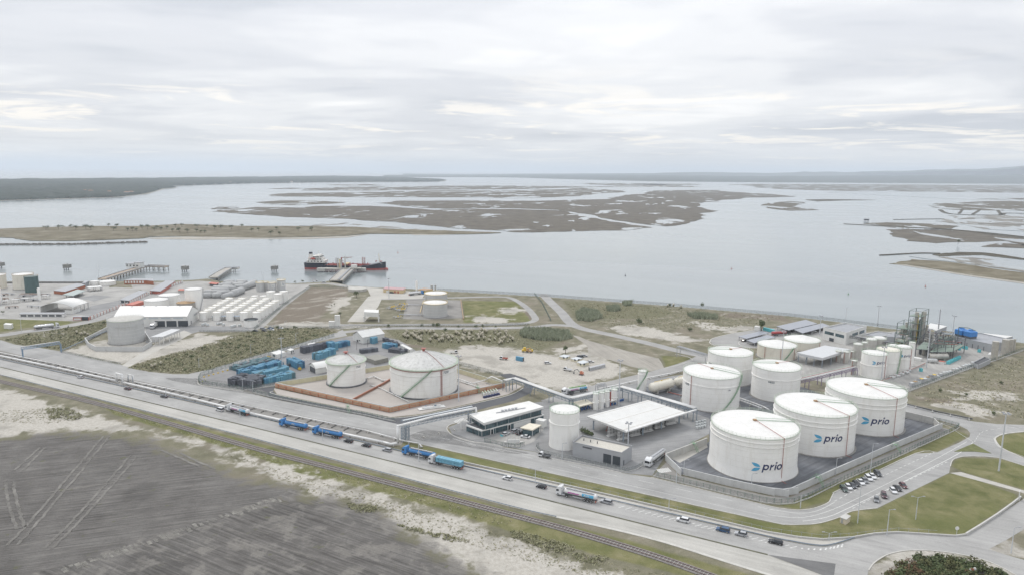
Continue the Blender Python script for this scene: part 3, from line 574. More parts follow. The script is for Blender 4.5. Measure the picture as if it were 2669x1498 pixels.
sheet('plant_yard', [(2000,905),(2080,885),(2150,870),(2350,862),(2480,880),(2640,915),(2538,955),(2352,1024),(2240,1015),(2100,985),(1990,960)], A_left, .03)
sheet('car_park', [(1851,888),(1860,880),(1910,868),(2000,855),(2170,850),(2160,875),(2050,880),(1990,905),(1950,905),(1880,902),(1857,896)], A_side, .042)
sheet('tank_paving', [(1060,778),(1203,782),(1210,828),(1100,832),(1050,830)], A_grav, .026)
sheet('depot_apron', [(905,838),(960,772),(1000,768),(985,800),(950,838)], A_conc2, .055)
sheet('depot_apron', [(955,748),(1000,752),(1110,763),(1100,778),(1000,779),(968,775)], A_conc2, .054)
sheet('office_lot', [(1262,1145),(1300,1132),(1400,1108),(1425,1105),(1392,1150),(1350,1165),(1310,1158)], A_left, .05)
sheet('footpath', [(2476,1231),(2505,1229),(2669,1277),(2800,1320),(2800,1330),(2669,1284),(2500,1238)], A_conc2, .03)
struct('traffic_island', MB().prism(GL([(2487,1176),(2536,1155),(2584,1180.5),(2540,1176)]), .03, .14), M('lawn', (.125, .135, .055), .95, .3, .4))

# kerbs and painted lines
KC = M('kerb_concrete', (.46, .45, .42), .85, .15, .5)
def kerb(pts, wd=.35, h=.14, n=4, name='kerb'): return struct(name, MB().strip(curve(GL(pts), n), wd, .02, h), KC)
kerb([(1054,1147),(1200,1179.5),(1334,1209.5),(1700,1291),(2001,1357.5),(2050,1366),(2092,1366),(2125,1364),(2157,1357),(2190,1346),(2222,1331),(2287,1323)])
kerb([(1240,1075),(1202,1097),(1175,1105),(1165,1113),(1168,1123),(1185,1136),(1230,1150),(1287,1157),(1310,1164)], .5)
kerb([(1437,1194),(1530,1212),(1619,1231)]); kerb([(1697,1243),(1850,1280),(2001,1317),(2045,1325),(2080,1328),(2120,1324),(2157,1310),(2166,1298),(2173,1285),(2192,1273),(2385,1181),(2442,1178)])
kerb([(2669,1124),(2622,1129),(2600,1136),(2594,1145),(2612,1167),(2669,1193)], .6); kerb([(2477,1214),(2484,1197),(2508,1189),(2550,1188),(2602,1192),(2669,1213)])
kerb([(1851,888),(1850,892),(1857,897),(1880,903),(1950,906),(1990,906)], .7); kerb([(1851,888),(1860,880),(1910,868),(1975,858)], .7); kerb([(1925,892),(1935,886),(1950,882)], .6); kerb([(1925,892),(1930,899),(1955,905)], .6)
kerb([(514,990),(521,1002),(566,1009),(634,1018.6)], .5); kerb([(712,1018),(722,1028),(950,1074),(1016,1088),(1100,1080),(1240,1050),(1330,1028),(1364,1010)], .4)
kerb([(314,950),(240,934),(161,916)], .3); kerb(ISL[1:-2], .4); kerb([(1806,938),(1795,930),(1760,922)], .5); kerb([(1735,958),(1770,950),(1806,938)], .5)
kerb([(547,961),(663,928),(780,895),(873,867)], .3); kerb([(1450,1346),(1567,1371),(1722,1409),(1904,1466),(2030,1505)], 1.2, .12, 4, 'gutter')
WP = M('road_paint', (.62, .62, .60), .7, .2, 1.5, fine=.25)
def line(pts, wd=.22, z=.056, dash=None, n=4, name='road_marking', mat=None):
    p = curve(GL(pts), n); mb = MB()
    if dash:
        a = along(p, dash[0]+dash[1])
        for x, y, t in a: mb.strip([(x, y), (x+math.cos(t)*dash[0], y+math.sin(t)*dash[0])], wd, z)
    else: mb.strip(p, wd, z)
    return struct(name, mb, mat or WP)
line([(2092,1357),(2157,1346),(2222,1318),(2400,1232),(2500,1180),(2536,1152)], .3); line([(2001,1340),(2080,1348),(2150,1334),(2240,1295),(2420,1205),(2520,1150)], .22)
line([(2175,1305),(2300,1240),(2440,1175)], .25, dash=(2, 1.6)); line([(2222,1324),(2330,1268),(2470,1202)], .25, dash=(2, 1.6)); line([(2001,1325),(2080,1336),(2130,1330),(2175,1308)], .22)
line([(2536,1150),(2500,1128),(2460,1105),(2351,1073)], .2); line([(2540,1150),(2560,1125),(2610,1115),(2669,1112)], .2, dash=(2, 2)); line([(2590,1140),(2605,1164),(2669,1189)], .2)
line([(1400,1190),(1520,1220),(1700,1258),(1900,1302),(2001,1325)], .2, dash=(6, 9)); line([(1430,1217),(1700,1277),(2001,1345)], .15); line([(950,1102),(1150,1140),(1400,1196)], .18, dash=(5, 9)); line([(1180,1142),(1250,1160),(1400,1188)], .18)
line([(200,943),(500,1003),(700,1052),(950,1098)], .16, dash=(4, 10))
line([(0,955.2),(333,1034.5),(667,1114.5),(1000,1196.5),(1334,1279.5),(1700,1370.5),(2001,1444.5)], .9, .05, mat=M('grassy_joint', (.10, .10, .07), .95, .4, .3), name='grassy_joint')
for a, b in zip([(1612,1322),(1630,1326),(1648,1330),(1664,1334),(1681,1338),(1698,1342),(1713,1346),(1728,1349),(1743,1353),(1757,1356)], range(20)):
    line([a, (a[0]+16, a[1]-4.5)], .3)
for x, y in [(1803,1366),(1820,1370),(1836,1374),(1853,1377),(1868,1381),(1950,1401),(1968,1404),(1986,1409),(2002,1413),(2048,1423),(2068,1427)]: line([(x-9, y), (x+9, y-4)], .3)
for k, x in enumerate([(2089,1429),(2106,1431),(2121,1432),(2137,1433),(2151,1432),(2163,1430),(2172,1429),(2182,1427),(2193,1425)]): line([x, (x[0]+3+k*.1, x[1]-(2+k*.8))], .5)
for k in range(6): line([(1183+k*4.2, 1094-k*1.6+2), (1196+k*4.2, 1101-k*1.6+2)], .7)
for k in range(7): line([(1712+k*4.5, 1222-k*.7), (1722+k*4.5, 1232-k*.7)], .6)
for k in range(8): line([(780+k*8, 940-k*.6), (793+k*8, 933-k*.6)], .25)
# tyre tracks across the ash
TT = M('tyre_track', (.222, .212, .195), .95, .25, .25, fine=.4)
def worn(m, lo, hi, sc=.5):
    t = m.node_tree; b = t.nodes['Principled BSDF']; tr = nd(t, 'ShaderNodeBsdfTransparent'); mx = nd(t, 'ShaderNodeMixShader'); pos = nd(t, 'ShaderNodeNewGeometry').outputs['Position']
    t.links.new(smooth(t, noise(t, pos, sc, 6, .7), lo, hi), mx.inputs[0]); t.links.new(tr.outputs[0], mx.inputs[1]); t.links.new(b.outputs[0], mx.inputs[2]); t.links.new(mx.outputs[0], t.nodes['Material Output'].inputs[0])
worn(TT, .05, .7, .06)
for pts in ([(270,1136),(180,1240),(90,1345),(20,1420)], [(285,1137),(200,1240),(112,1345),(45,1420)], [(340,1186),(280,1255),(190,1355),(115,1430)], [(357,1188),(300,1255),(210,1355),(135,1430)], [(105,1165),(60,1205),(35,1226)], [(118,1165),(80,1205),(58,1226)], [(15,1250),(18,1290),(30,1340),(45,1378)], [(35,1255),(40,1290),(52,1335),(65,1372)], [(420,1172),(520,1215)], [(470,1180),(560,1222)]):
    struct('tyre_track', MB().strip([(p[0]+random.uniform(-.25,.25), p[1]+random.uniform(-.25,.25)) for p in curve(GL(pts), 14)], 1.0, .12), TT)
STN = asphalt('turning_stain', (.27, .268, .262), .08, .3, RD); worn(STN, .25, .75, .05)
sheet('road_stain', [(1062,1136),(1110,1120),(1180,1128),(1250,1152),(1330,1170),(1380,1180),(1320,1180),(1200,1160),(1110,1150)], STN, .05, 3); sheet('road_stain', [(520,985),(640,1000),(700,1030),(560,1012),(430,985)], STN, .05, 3)
# rails
SL = M('railway_ballast', (.225, .21, .20), .95, .3, .8, fine=.4)
RAIL = [(-250,933),(0,993),(120,1020),(245,1049),(430,1100),(667,1168),(900,1228),(1100,1280),(1334,1341),(1500,1386),(1700,1447),(1850,1500),(2000,1556)]
rp = curve(GL(RAIL), 6); rl = thing('railway_track', 'single railway line with brown rails running beside the concrete road', 'railway', rp[20])
bal = MB().strip(rp, 3.6, 0., .25); part('ballast', bal, SL, rl, world=True)
rm = M('rusty_rail', (.13, .085, .075), .6, .2, 1)
def offset(pts, d):
    out = []
    for i in range(len(pts)):
        a = Vector(pts[max(0, i-1)]); b = Vector(pts[min(len(pts)-1, i+1)]); t = (b-a).normalized(); out.append((pts[i][0]-t.y*d, pts[i][1]+t.x*d))
    return out
for d in (-.8, .8): part('rail', MB().strip(offset(rp, d), .16, .36, .16), rm, rl, world=True)
sm = M('concrete_sleeper', (.30, .285, .265), .9, .2, 1); slm = MB().box((0, 0, 0), (.26, 2.5, .2)).mesh('sleeper', sm)
sl_all = [q for q in along(rp, 1.2) if 1150 < P(q[0], q[1], 0)[0] < 2050 and P(q[0], q[1], 0)[1] < 1505]
for x, y, a in sl_all[:290]: part('sleeper', slm, None, rl, loc=(x-rl.location.x, y-rl.location.y, .29), rz=a)
rest = MB()
for x, y, a in along(rp, 1.2):
    if P(x, y, 0)[0] <= 1150: rest.box((x, y, .29), (.26, 2.5, .2), a)
o = part('sleepers_beyond', rest, sm, rl, world=True); o['kind'] = 'stuff'
# ================================================================ MATERIALS FOR THINGS
WHITE = M('white_tank_paint', (.79, .783, .757), .45, .05, .12, stain=(.55, .52, .45), stamt=.32, sts=(.22, .22, .05))
WROOF = M('white_tank_roof', (.655, .65, .63), .5, .06, .2, stain=(.52, .50, .45), stamt=.4, sts=(.2, .2, .2))
CREAM = M('cream_tank_paint', (.66, .63, .55), .5, .06, .15, stain=(.40, .37, .30), stamt=.35)
DOME = M('weathered_dome', (.50, .50, .485), .6, .1, .25, stain=(.30, .30, .29), stamt=.75, sts=(.25, .25, .25))
GREYT = M('grey_tank_paint', (.47, .475, .47), .5, .06, .2, stain=(.30, .29, .27), stamt=.4)
CONCT = M('concrete_tank', (.44, .43, .40), .85, .10, .3, stain=(.28, .27, .25), stamt=.5)
RUSTT = M('rusty_tank_paint', (.33, .31, .28), .7, .15, .3, stain=(.20, .13, .08), stamt=.6, sts=(.8, .8, .05))
RUST = M('rust', (.33, .22, .12), .8, .2, .5)
GREEN = M('green_rail_paint', (.22, .35, .23), .55, .12, 1)
LGREEN = M('pale_green_walkway', (.46, .53, .43), .6, .1, 1)
DKGREEN = M('dark_green_tank', (.07, .12, .12), .6, .12, .4)
RED = M('red_pipe_paint', (.33, .10, .08), .5, .15, 1)
FIRE = M('orange_fire_main', (.50, .19, .115), .55, .15, 1)
STEEL = M('galvanised_steel', (.42, .43, .45), .45, .12, 1, metal=.3)
DSTEEL = M('dark_steel', (.10, .105, .115), .55, .2, 1)
BLUEST = M('blue_grey_steel', (.26, .31, .36), .5, .12, 1)
PIPE = M('white_pipe_cladding', (.68, .68, .67), .4, .05, .5, stain=(.5, .48, .44), stamt=.3)
LOGO_N = M('navy_lettering', (.035, .045, .115), .5, .05, 1); LOGO_B = M('blue_emblem', (.09, .36, .56), .5, .05, 1); PAINT_K = M('dark_numerals', (.12, .14, .17), .6, .05, 1)
KHAKI = M('khaki_bund_wall', (.56, .52, .36), .8, .08, .3, stain=(.33, .30, .21), stamt=.4)
CWALL = M('concrete_wall', (.47, .465, .445), .85, .08, .3, stain=(.32, .31, .29), stamt=.5, sts=(.6, .6, .1))
CWALLG = M('pale_panel_wall', (.50, .505, .50), .8, .05, .4, stain=(.33, .33, .32), stamt=.3)
SHED = M('white_cladding', (.65, .65, .63), .55, .05, .25, stain=(.5, .48, .44), stamt=.35)
SHEDR = M('white_sheet_roof', (.60, .60, .585), .5, .05, .2, stain=(.5, .48, .43), stamt=.45, sts=(.15, .3, .2))
GREYB = M('grey_cladding', (.36, .37, .385), .55, .05, .3, stain=(.28, .285, .29), stamt=.3)
GREYR = M('grey_sheet_roof', (.30, .31, .33), .6, .1, .3, stain=(.20, .20, .20), stamt=.5)
PVR = M('solar_panel_roof', (.25, .265, .30), .3, .06, .6)
DOOR = M('dark_door', (.055, .065, .075), .5, .15, 1)
BRICK = M('red_brick', (.36, .13, .07), .85, .15, 1, fine=.2)
REDW = M('red_cladding', (.42, .12, .085), .6, .08, .5, stain=(.3, .12, .09), stamt=.4)
YELW = M('yellow_render', (.55, .44, .26), .8, .1, .5)
TEAL = M('teal_plastic', (.10, .42, .46), .5, .1, 1); BLUEC = M('blue_crate_paint', (.10, .28, .43), .55, .15, 1.5, fine=.3); BLUEL = M('light_blue_crate', (.16, .37, .49), .55, .15, 1.2, fine=.25)
DKCR = M('dark_crate', (.13, .14, .165), .65, .25, 1.2, fine=.4)
YEL = M('yellow_paint', (.60, .42, .06), .5, .15, 1)
def glass(name, col, rough=.08):
    if name in MATS: return MATS[name]
    m = bpy.data.materials.new(name); m.use_nodes = True; t = m.node_tree; b = t.nodes['Principled BSDF']
    pos = nd(t, 'ShaderNodeNewGeometry').outputs['Position']
    t.links.new(ramp(t, noise(t, pos, .35, 4, .6), [(.35, tuple(c*.6 for c in col)), (.65, tuple(c*1.4 for c in col))], 'LINEAR'), b.inputs['Base Color'])
    b.inputs['Roughness'].default_value = rough; b.inputs['Specular IOR Level'].default_value = .7; MATS[name] = m; return m
GLASS = glass('tinted_glass', (.06, .10, .115)); CARG = glass('car_glass', (.02, .024, .03))

# ================================================================ LETTERING
def tri2d(poly): return [tuple(poly[i] for i in t) for t in tessellate_polygon([[Vector((p[0], p[1], 0)) for p in poly]])]
def ring2d(cx, cy, r0, r1, a0=0, a1=360, n=18):
    out = []
    for i in range(n):
        t0, t1 = rad(a0+(a1-a0)*i/n), rad(a0+(a1-a0)*(i+1)/n)
        q = [(cx+r*math.cos(t), cy+r*math.sin(t)) for r, t in ((r0, t0), (r1, t0), (r1, t1), (r0, t1))]; out += [(q[0], q[1], q[2]), (q[0], q[2], q[3])]
    return out
def rect2d(x0, y0, x1, y1): return [((x0, y0), (x1, y0), (x1, y1)), ((x0, y0), (x1, y1), (x0, y1))]
def shear(tr, k): return [tuple((x+k*y, y) for x, y in t) for t in tr]
LEAF = [(.03, 1), (.3, 1.), (.55, .96), (.85, .82), (1, .545), (.62, .545), (.36, .61), (.18, .78)]
EMB = tri2d(LEAF)+tri2d([(x, 1-y) for x, y in LEAF])
PRIO = shear(rect2d(1.17, -.08, 1.33, .86)+ring2d(1.51, .53, .17, .335)+rect2d(1.97, .2, 2.13, .86)+ring2d(2.40, .55, .15, .31, 90, 180, 8)+rect2d(2.52, .2, 2.68, .86)+ring2d(2.60, 1.05, 0.001, .11)+ring2d(3.10, .53, .175, .34), .2)
def sub(tr, n):
    for _ in range(n):
        o = []
        for a, b, c in tr:
            ab, bc, ca = ((a[0]+b[0])/2, (a[1]+b[1])/2), ((b[0]+c[0])/2, (b[1]+c[1])/2), ((c[0]+a[0])/2, (c[1]+a[1])/2)
            o += [(a, ab, ca), (ab, b, bc), (ca, bc, c), (ab, bc, ca)]
        tr = o
    return tr
def text2d(s, size=1.):
    cu = bpy.data.curves.new('txt', 'FONT'); cu.body = s; cu.size = size; cu.resolution_u = 3; cu.offset = .012*size
    o = bpy.data.objects.new('txt', cu); COL.objects.link(o); dg = bpy.context.evaluated_depsgraph_get(); dg.update()
    me = bpy.data.meshes.new_from_object(o.evaluated_get(dg)); me.calc_loop_triangles()
    tr = [tuple((me.vertices[i].co.x, me.vertices[i].co.y) for i in t.vertices) for t in me.loop_triangles]
    bpy.data.objects.remove(o); bpy.data.meshes.remove(me); return tr
def wrap(tr, R, ang, z, s, x0):
    "flat lettering wrapped on a cylinder; ang = azimuth of its centre, x0 = its centre in letter units"
    mb = MB()
    for t in tr:
        vs = []
        for x, y in t:
            a = ang+(x-x0)*s/R; vs.append((R*math.cos(a), R*math.sin(a), z+y*s))
        n_ = (Vector(vs[1])-Vector(vs[0])).cross(Vector(vs[2])-Vector(vs[0]))
        mb.add(vs if n_.dot(Vector((math.cos(ang), math.sin(ang), 0))) > 0 else vs[::-1], [(0, 1, 2)])
    return mb

# ================================================================ TANKS
def fit(xl, xr, yb):
    mid = (xl+xr)/2; f = Vector(G(mid, yb)); r = (xr-xl)/2/PPM(f)
    for _ in range(6):
        c = f + f.normalized()*r; xs = [P(c.x+r*math.cos(a), c.y+r*math.sin(a), 0)[0] for a in np.linspace(0, 6.28, 60)]
        r *= (xr-xl)/(max(xs)-min(xs))
    c = f + f.normalized()*r; return (c.x, c.y), r
def facing(c): return math.atan2(-c[1], -c[0])
def tank(name, label, xl, xr, yb, yt, wall=WHITE, roofm=WROOF, rise=.12, group=None, rail=None, girders=(), radial=None, stairs=None, redpipe=None, flare=False, dome=False, n=64, simple=False, topedge=None, open_top=False, cat='tank', z0=0.):
    c, r = fit(xl, xr, yb); f = Vector(c)-Vector(c).normalized()*r; h = HZ((f.x, f.y), yt)
    t = thing(name, label, cat, (c[0], c[1], z0), 0, group); fc = facing(c)
    prof = [(r, 0), (r, h)] if not flare else [(r*1.035, 0), (r*1.03, .35), (r*1.008, h*.12), (r, h*.22), (r, h)]
    part('shell', MB().lathe(prof, n), wall, t, True)
    if open_top:
        part('floor', MB().lathe([(r*.985, h-1.2), (0.01, h-1.2)], n), M('tank_water', (.33, .36, .36), .3, .1, .5), t); part('rim', MB().lathe([(r, h-.1), (r*1.03, h-.1), (r*1.03, h+.25), (r*.98, h+.25), (r*.98, h-1.2)], n), topedge or STEEL, t)
        return t, c, r, h, fc
    rp_ = [(r, h), (r*1.004, h+.05)]
    if dome == 2: rp_ += [(r*k, h+rise*r*(1-k**1.4)) for k in (.99, .9, .8, .7, .6, .5, .4, .3, .2, .1)]
    elif dome: rp_ += [(r*math.cos(a), h+rise*r*math.sin(a)) for a in np.linspace(.12, 1.5, 9)]
    else: rp_ += [(r*k, h+.05+rise*r*(1-k)) for k in (.97, .75, .5, .25)]
    rp_ += [(0.01, h+.05+rise*r)]
    part('roof', MB().lathe(rp_, n), roofm, t, True)
    if simple: return t, c, r, h, fc
    if r > 8:
        sm2 = MB()
        for k in range(1, int(h/2.4)+1): sm2.lathe([(r+.004, k*2.4-.05), (r+.03, k*2.4-.04), (r+.03, k*2.4+.04), (r+.004, k*2.4+.05)], n)
        part('plate_seams', sm2, M('seam_line', (.66, .645, .61), .6, .15, .3), t)
    if r > 8 and not dome: part('foundation_ring', MB().lathe([(r+.9, 0), (r+.9, .22), (r*.99, .3)], n), M('ring_concrete', (.22, .215, .205), .9, .2, .6), t)
    part('rim', MB().lathe([(r+.02, h-.12), (r+.16, h-.12), (r+.16, h+.06), (r+.02, h+.08)], n), topedge or LGREEN, t)
    for g in girders: part('wind_girder', MB().lathe([(r+.01, h*g-.15), (r+.28, h*g-.12), (r+.28, h*g+.12), (r+.01, h*g+.15)], n), wall, t, False)
    if rail:
        mb = MB(); k = int(2*math.pi*r/1.8)
        for i in range(k):
            a = 2*math.pi*i/k; mb.cyl(((r+.1)*math.cos(a), (r+.1)*math.sin(a), h), ((r+.1)*math.cos(a), (r+.1)*math.sin(a), h+1.1), .045, n=4)
        for zz in (.55, 1.1): mb.lathe([(r+.06, h+zz-.03), (r+.14, h+zz-.03), (r+.14, h+zz+.03), (r+.06, h+zz+.03), (r+.06, h+zz-.03)], n)
        part('railing', mb, rail, t)
    if radial:      # gangway to the hub and a foam line, angles from the camera-facing azimuth
        ag, ar = radial; zt = h+.1+rise*r
        if ag is not None:
            a = fc+rad(ag); mb = MB()
            for sgn in (-.35, .35):
                q = [(k*r*math.cos(a)-sgn*math.sin(a), k*r*math.sin(a)+sgn*math.cos(a), h+.25+rise*r*(1-k)) for k in (.02, .5, 1.02)]; mb.tube(q, .07, 5)
                mb.tube([(x, y, z+.9) for x, y, z in q], .05, 5)
            q = [(k*r*math.cos(a), k*r*math.sin(a), h+.2+rise*r*(1-k)) for k in (.02, 1.02)]; mb.box(((q[0][0]+q[1][0])/2, (q[0][1]+q[1][1])/2, (q[0][2]+q[1][2])/2), (.1, .1, .1)); part('gangway', mb, GREEN, t)
        part('hub', MB().box((0, 0, zt+.2), (1.4, 1.4, .5)), RUST, t)
        if ar is not None:
            a = fc+rad(ar); q = [(.02*r*math.cos(a), .02*r*math.sin(a), zt+.3), (1.01*r*math.cos(a), 1.01*r*math.sin(a), h+.35), ((r+.2)*math.cos(a), (r+.2)*math.sin(a), h), ((r+.2)*math.cos(a), (r+.2)*math.sin(a), .4), ((r+3)*math.cos(a), (r+3)*math.sin(a), .4)]
            part('foam_line', MB().tube(q, .10, 6), RED, t)
    if redpipe is not None:
        for k in redpipe:
            a = fc+rad(k); part('riser_pipe', MB().tube([((r+.2)*math.cos(a), (r+.2)*math.sin(a), z) for z in (.2, h*.98)], .14, 6), RED, t)
    if stairs:
        a0, a1, sm_ = stairs; mb = MB(); ns = 40; w_ = .9
        ang = [fc+rad(a0+(a1-a0)*i/ns) for i in range(ns+1)]; zz = [h*i/ns for i in range(ns+1)]
        for i in range(ns):
            p = [((r+.05)*math.cos(ang[i]), (r+.05)*math.sin(ang[i])), ((r+w_)*math.cos(ang[i]), (r+w_)*math.sin(ang[i])), ((r+w_)*math.cos(ang[i+1]), (r+w_)*math.sin(ang[i+1])), ((r+.05)*math.cos(ang[i+1]), (r+.05)*math.sin(ang[i+1]))]
            zA, zB = zz[i]+.1, zz[i]+.35
            mb.add([(x, y, zA) for x, y in p]+[(x, y, zB) for x, y in p], [(4, 5, 6, 7), (1, 2, 6, 5), (0, 4, 7, 3), (0, 1, 5, 4), (2, 3, 7, 6), (3, 2, 1, 0)])
            for hh in (.6, 1.15): mb.cyl(((r+w_)*math.cos(ang[i]), (r+w_)*math.sin(ang[i]), zz[i]+hh), ((r+w_)*math.cos(ang[i+1]), (r+w_)*math.sin(ang[i+1]), zz[i+1]+hh), .06, n=4)
        part('stairway', mb, sm_, t)
    return t, c, r, h, fc
def logo(t, c, r, h, fc, frac, zf, size):
    a = fc+math.asin(frac)
    part('emblem', wrap(sub(EMB, 2), r+.06, a, h*zf, size, 1.75), LOGO_B, t); part('brand_lettering', wrap(sub(PRIO, 1), r+.06, a, h*zf, size, 1.75), LOGO_N, t)
def number(t, r, h, fc, s, frac, zf, size):
    tr = text2d(s); xs = [p[0] for q in tr for p in q]; part('tank_number', wrap(tr, r+.06, fc+math.asin(frac), h*zf, size, (min(xs)+max(xs))/2), PAINT_K, t)

A_ = tank('storage_tank', 'biggest white tank with blue prio emblem beside the bund corner and tanker exit', 1842, 2071, 1252.5, 1142, rail=LGREEN, girders=(.80, .90), radial=(118, 40), flare=True, rise=.085)
logo(*A_, .33, .25, 3.5)
B_ = tank('storage_tank', 'white prio tank standing between two others of the same row in the bund', 2006, 2221, 1187, 1084, rail=LGREEN, girders=(.74, .85), radial=(118, 52), rise=.085)
logo(*B_, .37, .36, 3.5)
C_ = tank('storage_tank', 'white prio tank at the inner end of the bund next to the link road', 2140, 2350, 1132.5, 1036, rail=LGREEN, girders=(.72, .83), radial=(112, 48), rise=.085)
logo(*C_, .30, .30, 3.5)
D_ = tank('storage_tank', 'plain white tank with green spiral stair behind the loading canopy', 1774.5, 1924, 1073, 987, rail=LGREEN, girders=(.74,), radial=(80, -150), redpipe=(-42,), stairs=(22, 84, GREEN), rise=.10)
number(D_[0], D_[2], D_[3], D_[4], '4300', -.82, .66, 1.7)
E_ = tank('storage_tank', 'plain white tank half hidden behind the tank with the spiral stair', 1840, 1957, 1006, 929, rail=LGREEN, girders=(.55,), radial=(-95, 150), rise=.10)
number(E_[0], E_[2], E_[3], E_[4], '4200', -.86, .6, 1.6)
F_ = tank('storage_tank', 'white tank marked 4400 among the plain tanks of the bund', 1954, 2081, 1047.5, 967, rail=LGREEN, girders=(.70,), radial=(-90, 150), rise=.10)
number(F_[0], F_[2], F_[3], F_[4], '4400', -.17, .60, 1.7)
for k, a in enumerate((('cream tank with white cone roof nearest the tank marked 4400', 1971, 2074, 940, 907.5), ('cream tank with white cone roof beside the office block', 2039, 2136.5, 916, 893))):
    q = tank('cone_roof_tank', a[0], *a[1:], wall=CREAM, rise=.26, rail=LGREEN, redpipe=(-35, 12, 60) if k == 0 else (70,), stairs=(20, 52, GREEN) if k == 0 else None)
I1 = tank('storage_tank', 'slim white prio tank at the front of the plant group', 2239.5, 2307.5, 985.5, 925, rail=GREEN, girders=(.52,), redpipe=(60,), rise=.12); logo(*I1, .38, .60, 2.1)
I2 = tank('storage_tank', 'slim cream topped tank without lettering between two prio tanks', 2278, 2340, 975, 915, roofm=CREAM, rail=GREEN, girders=(.50,), redpipe=(-10,), stairs=(55, 88, GREEN), rise=.12)
I3 = tank('storage_tank', 'slim white prio tank with domed roof behind its neighbours', 2328, 2371.5, 965, 907.5, rail=GREEN, girders=(.50,), redpipe=(66,), rise=.28, dome=True); logo(*I3, .32, .60, 1.8)
tank('storage_tank', 'domed white tank behind the two slim prio tanks', 2309, 2341, 957, 903, rail=GREEN, rise=.25, dome=True)
tank('silo', 'narrow white column tank behind the domed prio tank', 2363, 2380, 953, 892, rail=GREEN, rise=.2, n=24)
for a in ((2221,2245,936,898,'pale grey dosing tank with green dome rail left of the slim prio tanks'),(2243,2258,930,893,'narrow pale dosing tank beside the dome rail tank'),(2255,2283,914,886,'pale dosing tank beside the white office block'),(2272,2308,910,884,'larger white domed tank beside the process building')):
    tank('dosing_tank', a[4], *a[:4], wall=CONCT, rail=LGREEN, rise=.3, dome=True, n=32, girders=(.6,))
for a in ((2176,2191,943,915,'rusty pale drum tank nearest the open grey shed'),(2196,2211,947,917,'rusty pale drum tank with red pipe beside the pipe bridge'),(2215,2227,935,916,'short pale drum tank beside the dosing tanks'),(2215.6,2231,977,940,'pale column vessel standing in the pipe rack beside the slim prio tank')):
    q = tank('drum_tank', a[4], *a[:4], wall=CONCT, rail=LGREEN, rise=.15, n=24, redpipe=(-30,))
J_ = tank('domed_tank', 'smaller domed tank 7300 with green stair inside the khaki bund', 854, 954, 1009.8, 950, wall=CREAM if False else WHITE, roofm=DOME, rise=.36, dome=2, rail=LGREEN, girders=(.72,), stairs=(-58, 12, GREEN), topedge=LGREEN)
K_ = tank('domed_tank', 'largest domed tank 7200 with green stair and red risers inside the khaki bund', 1019, 1192.5, 1040.5, 964.5, wall=WHITE, roofm=DOME, rise=.32, dome=2, rail=LGREEN, girders=(.78,), stairs=(-42, 14, GREEN), redpipe=(29, 31), topedge=LGREEN)
for q, s, fr in ((J_, '7300', .62), (K_, '7200', .64)):
    number(q[0], q[2], q[3], q[4], s, fr, .80, 1.9 if q is K_ else 1.6); r, h = q[2], q[3]
    part('walkway', MB().lathe([(r+.05, h-.3), (r+.8, h-.3), (r+.8, h+.1), (r+.7, h+.1), (r+.05, h-.1)], 64), LGREEN, q[0])
    part('foundation_ring', MB().lathe([(r+.7, 0), (r+.7, .7), (r, .75)], 64), DSTEEL, q[0]); mb = MB()
    for k in range(26):
        a = 2*math.pi*k/26; pts = [(r*e*math.cos(a), r*e*math.sin(a), h+(.36 if q is J_ else .32)*r*(1-e**1.4)+.06) for e in np.linspace(.98, .1, 7)]; mb.tube(pts, .05, 4)
    part('dome_ribs', mb, DOME, q[0])
    a = q[4]+rad(36); part('dome_pipe', MB().tube([(r*e*math.cos(a), r*e*math.sin(a), h+(.36 if q is J_ else .32)*r*(1-e**1.4)+.3) for e in np.linspace(1., .03, 8)], .1, 6), RED, q[0])
    part('roof_vent', MB().cyl((0, 0, h+.3*r), (0, 0, h+.3*r+1.6), .7, n=10).box((0, 0, h+.33*r+1.2), (2.4, 2.4, .2)), RED, q[0])
part('fire_ring', MB().lathe([(K_[2]+.15, K_[3]-1.0), (K_[2]+.35, K_[3]-1.0), (K_[2]+.35, K_[3]-.75), (K_[2]+.15, K_[3]-.75)], 64), RED, K_[0])
tank('storage_tank', 'single white tank with one girder between the office and the grey building', 1431, 1508, 1173, 1078.5, rail=GREEN, girders=(.68,), rise=.10, flare=True)
Lc = D_[1]
tank('storage_tank', 'grey white tank in a low walled bund beside the ramp', 284, 380, 897.5, 837.5, wall=GREYT, roofm=CONCT, girders=(.76,), rise=.10, rail=STEEL)
tank('storage_tank', 'nearer of the two corrugated grey tanks in the pipework depot', 1103, 1166.5, 828.5, 793.5, wall=GREYT, rise=.14, rail=YEL, topedge=YEL)
tank('storage_tank', 'farther of the two corrugated grey tanks in the pipework depot', 1106.5, 1166, 801, 769, wall=GREYT, rise=.14, rail=YEL, topedge=YEL)
tank('water_basin', 'wide low round concrete basin on the quay side', 907, 956.5, 761, 755, wall=CONCT, roofm=CONCT, rise=.02, simple=True)
for a in ((-22,20,753,718,'cream tank cut by the picture edge beside the quay wall',CREAM), (35,92,755,717.5,'cream tank with rusty rim partly behind the green tank',CREAM), (66,104,764,722,'dark green tank standing in front of the cream tank',DKGREEN), (-25,7,793,752,'white tank cut off near the cable yard',WHITE)):
    tank('port_tank', a[4], *a[:4], wall=a[5], roofm=WROOF if a[5] is not DKGREEN else DKGREEN, rise=.06, rail=RUST, topedge=RUST if a[5] is not DKGREEN else DKGREEN, n=48)
tank('gas_column', 'slim white gas column beside the dark green tank', 99, 107.3, 783, 752, rise=.6, dome=True, n=20, simple=True)
for a in ((236,260,744,734,'shorter low white tank behind the port canopy'), (260,303,745,735,'wider low white tank beside the brick building')): tank('low_tank', a[4], *a[:4], rise=.05, n=40, topedge=STEEL)
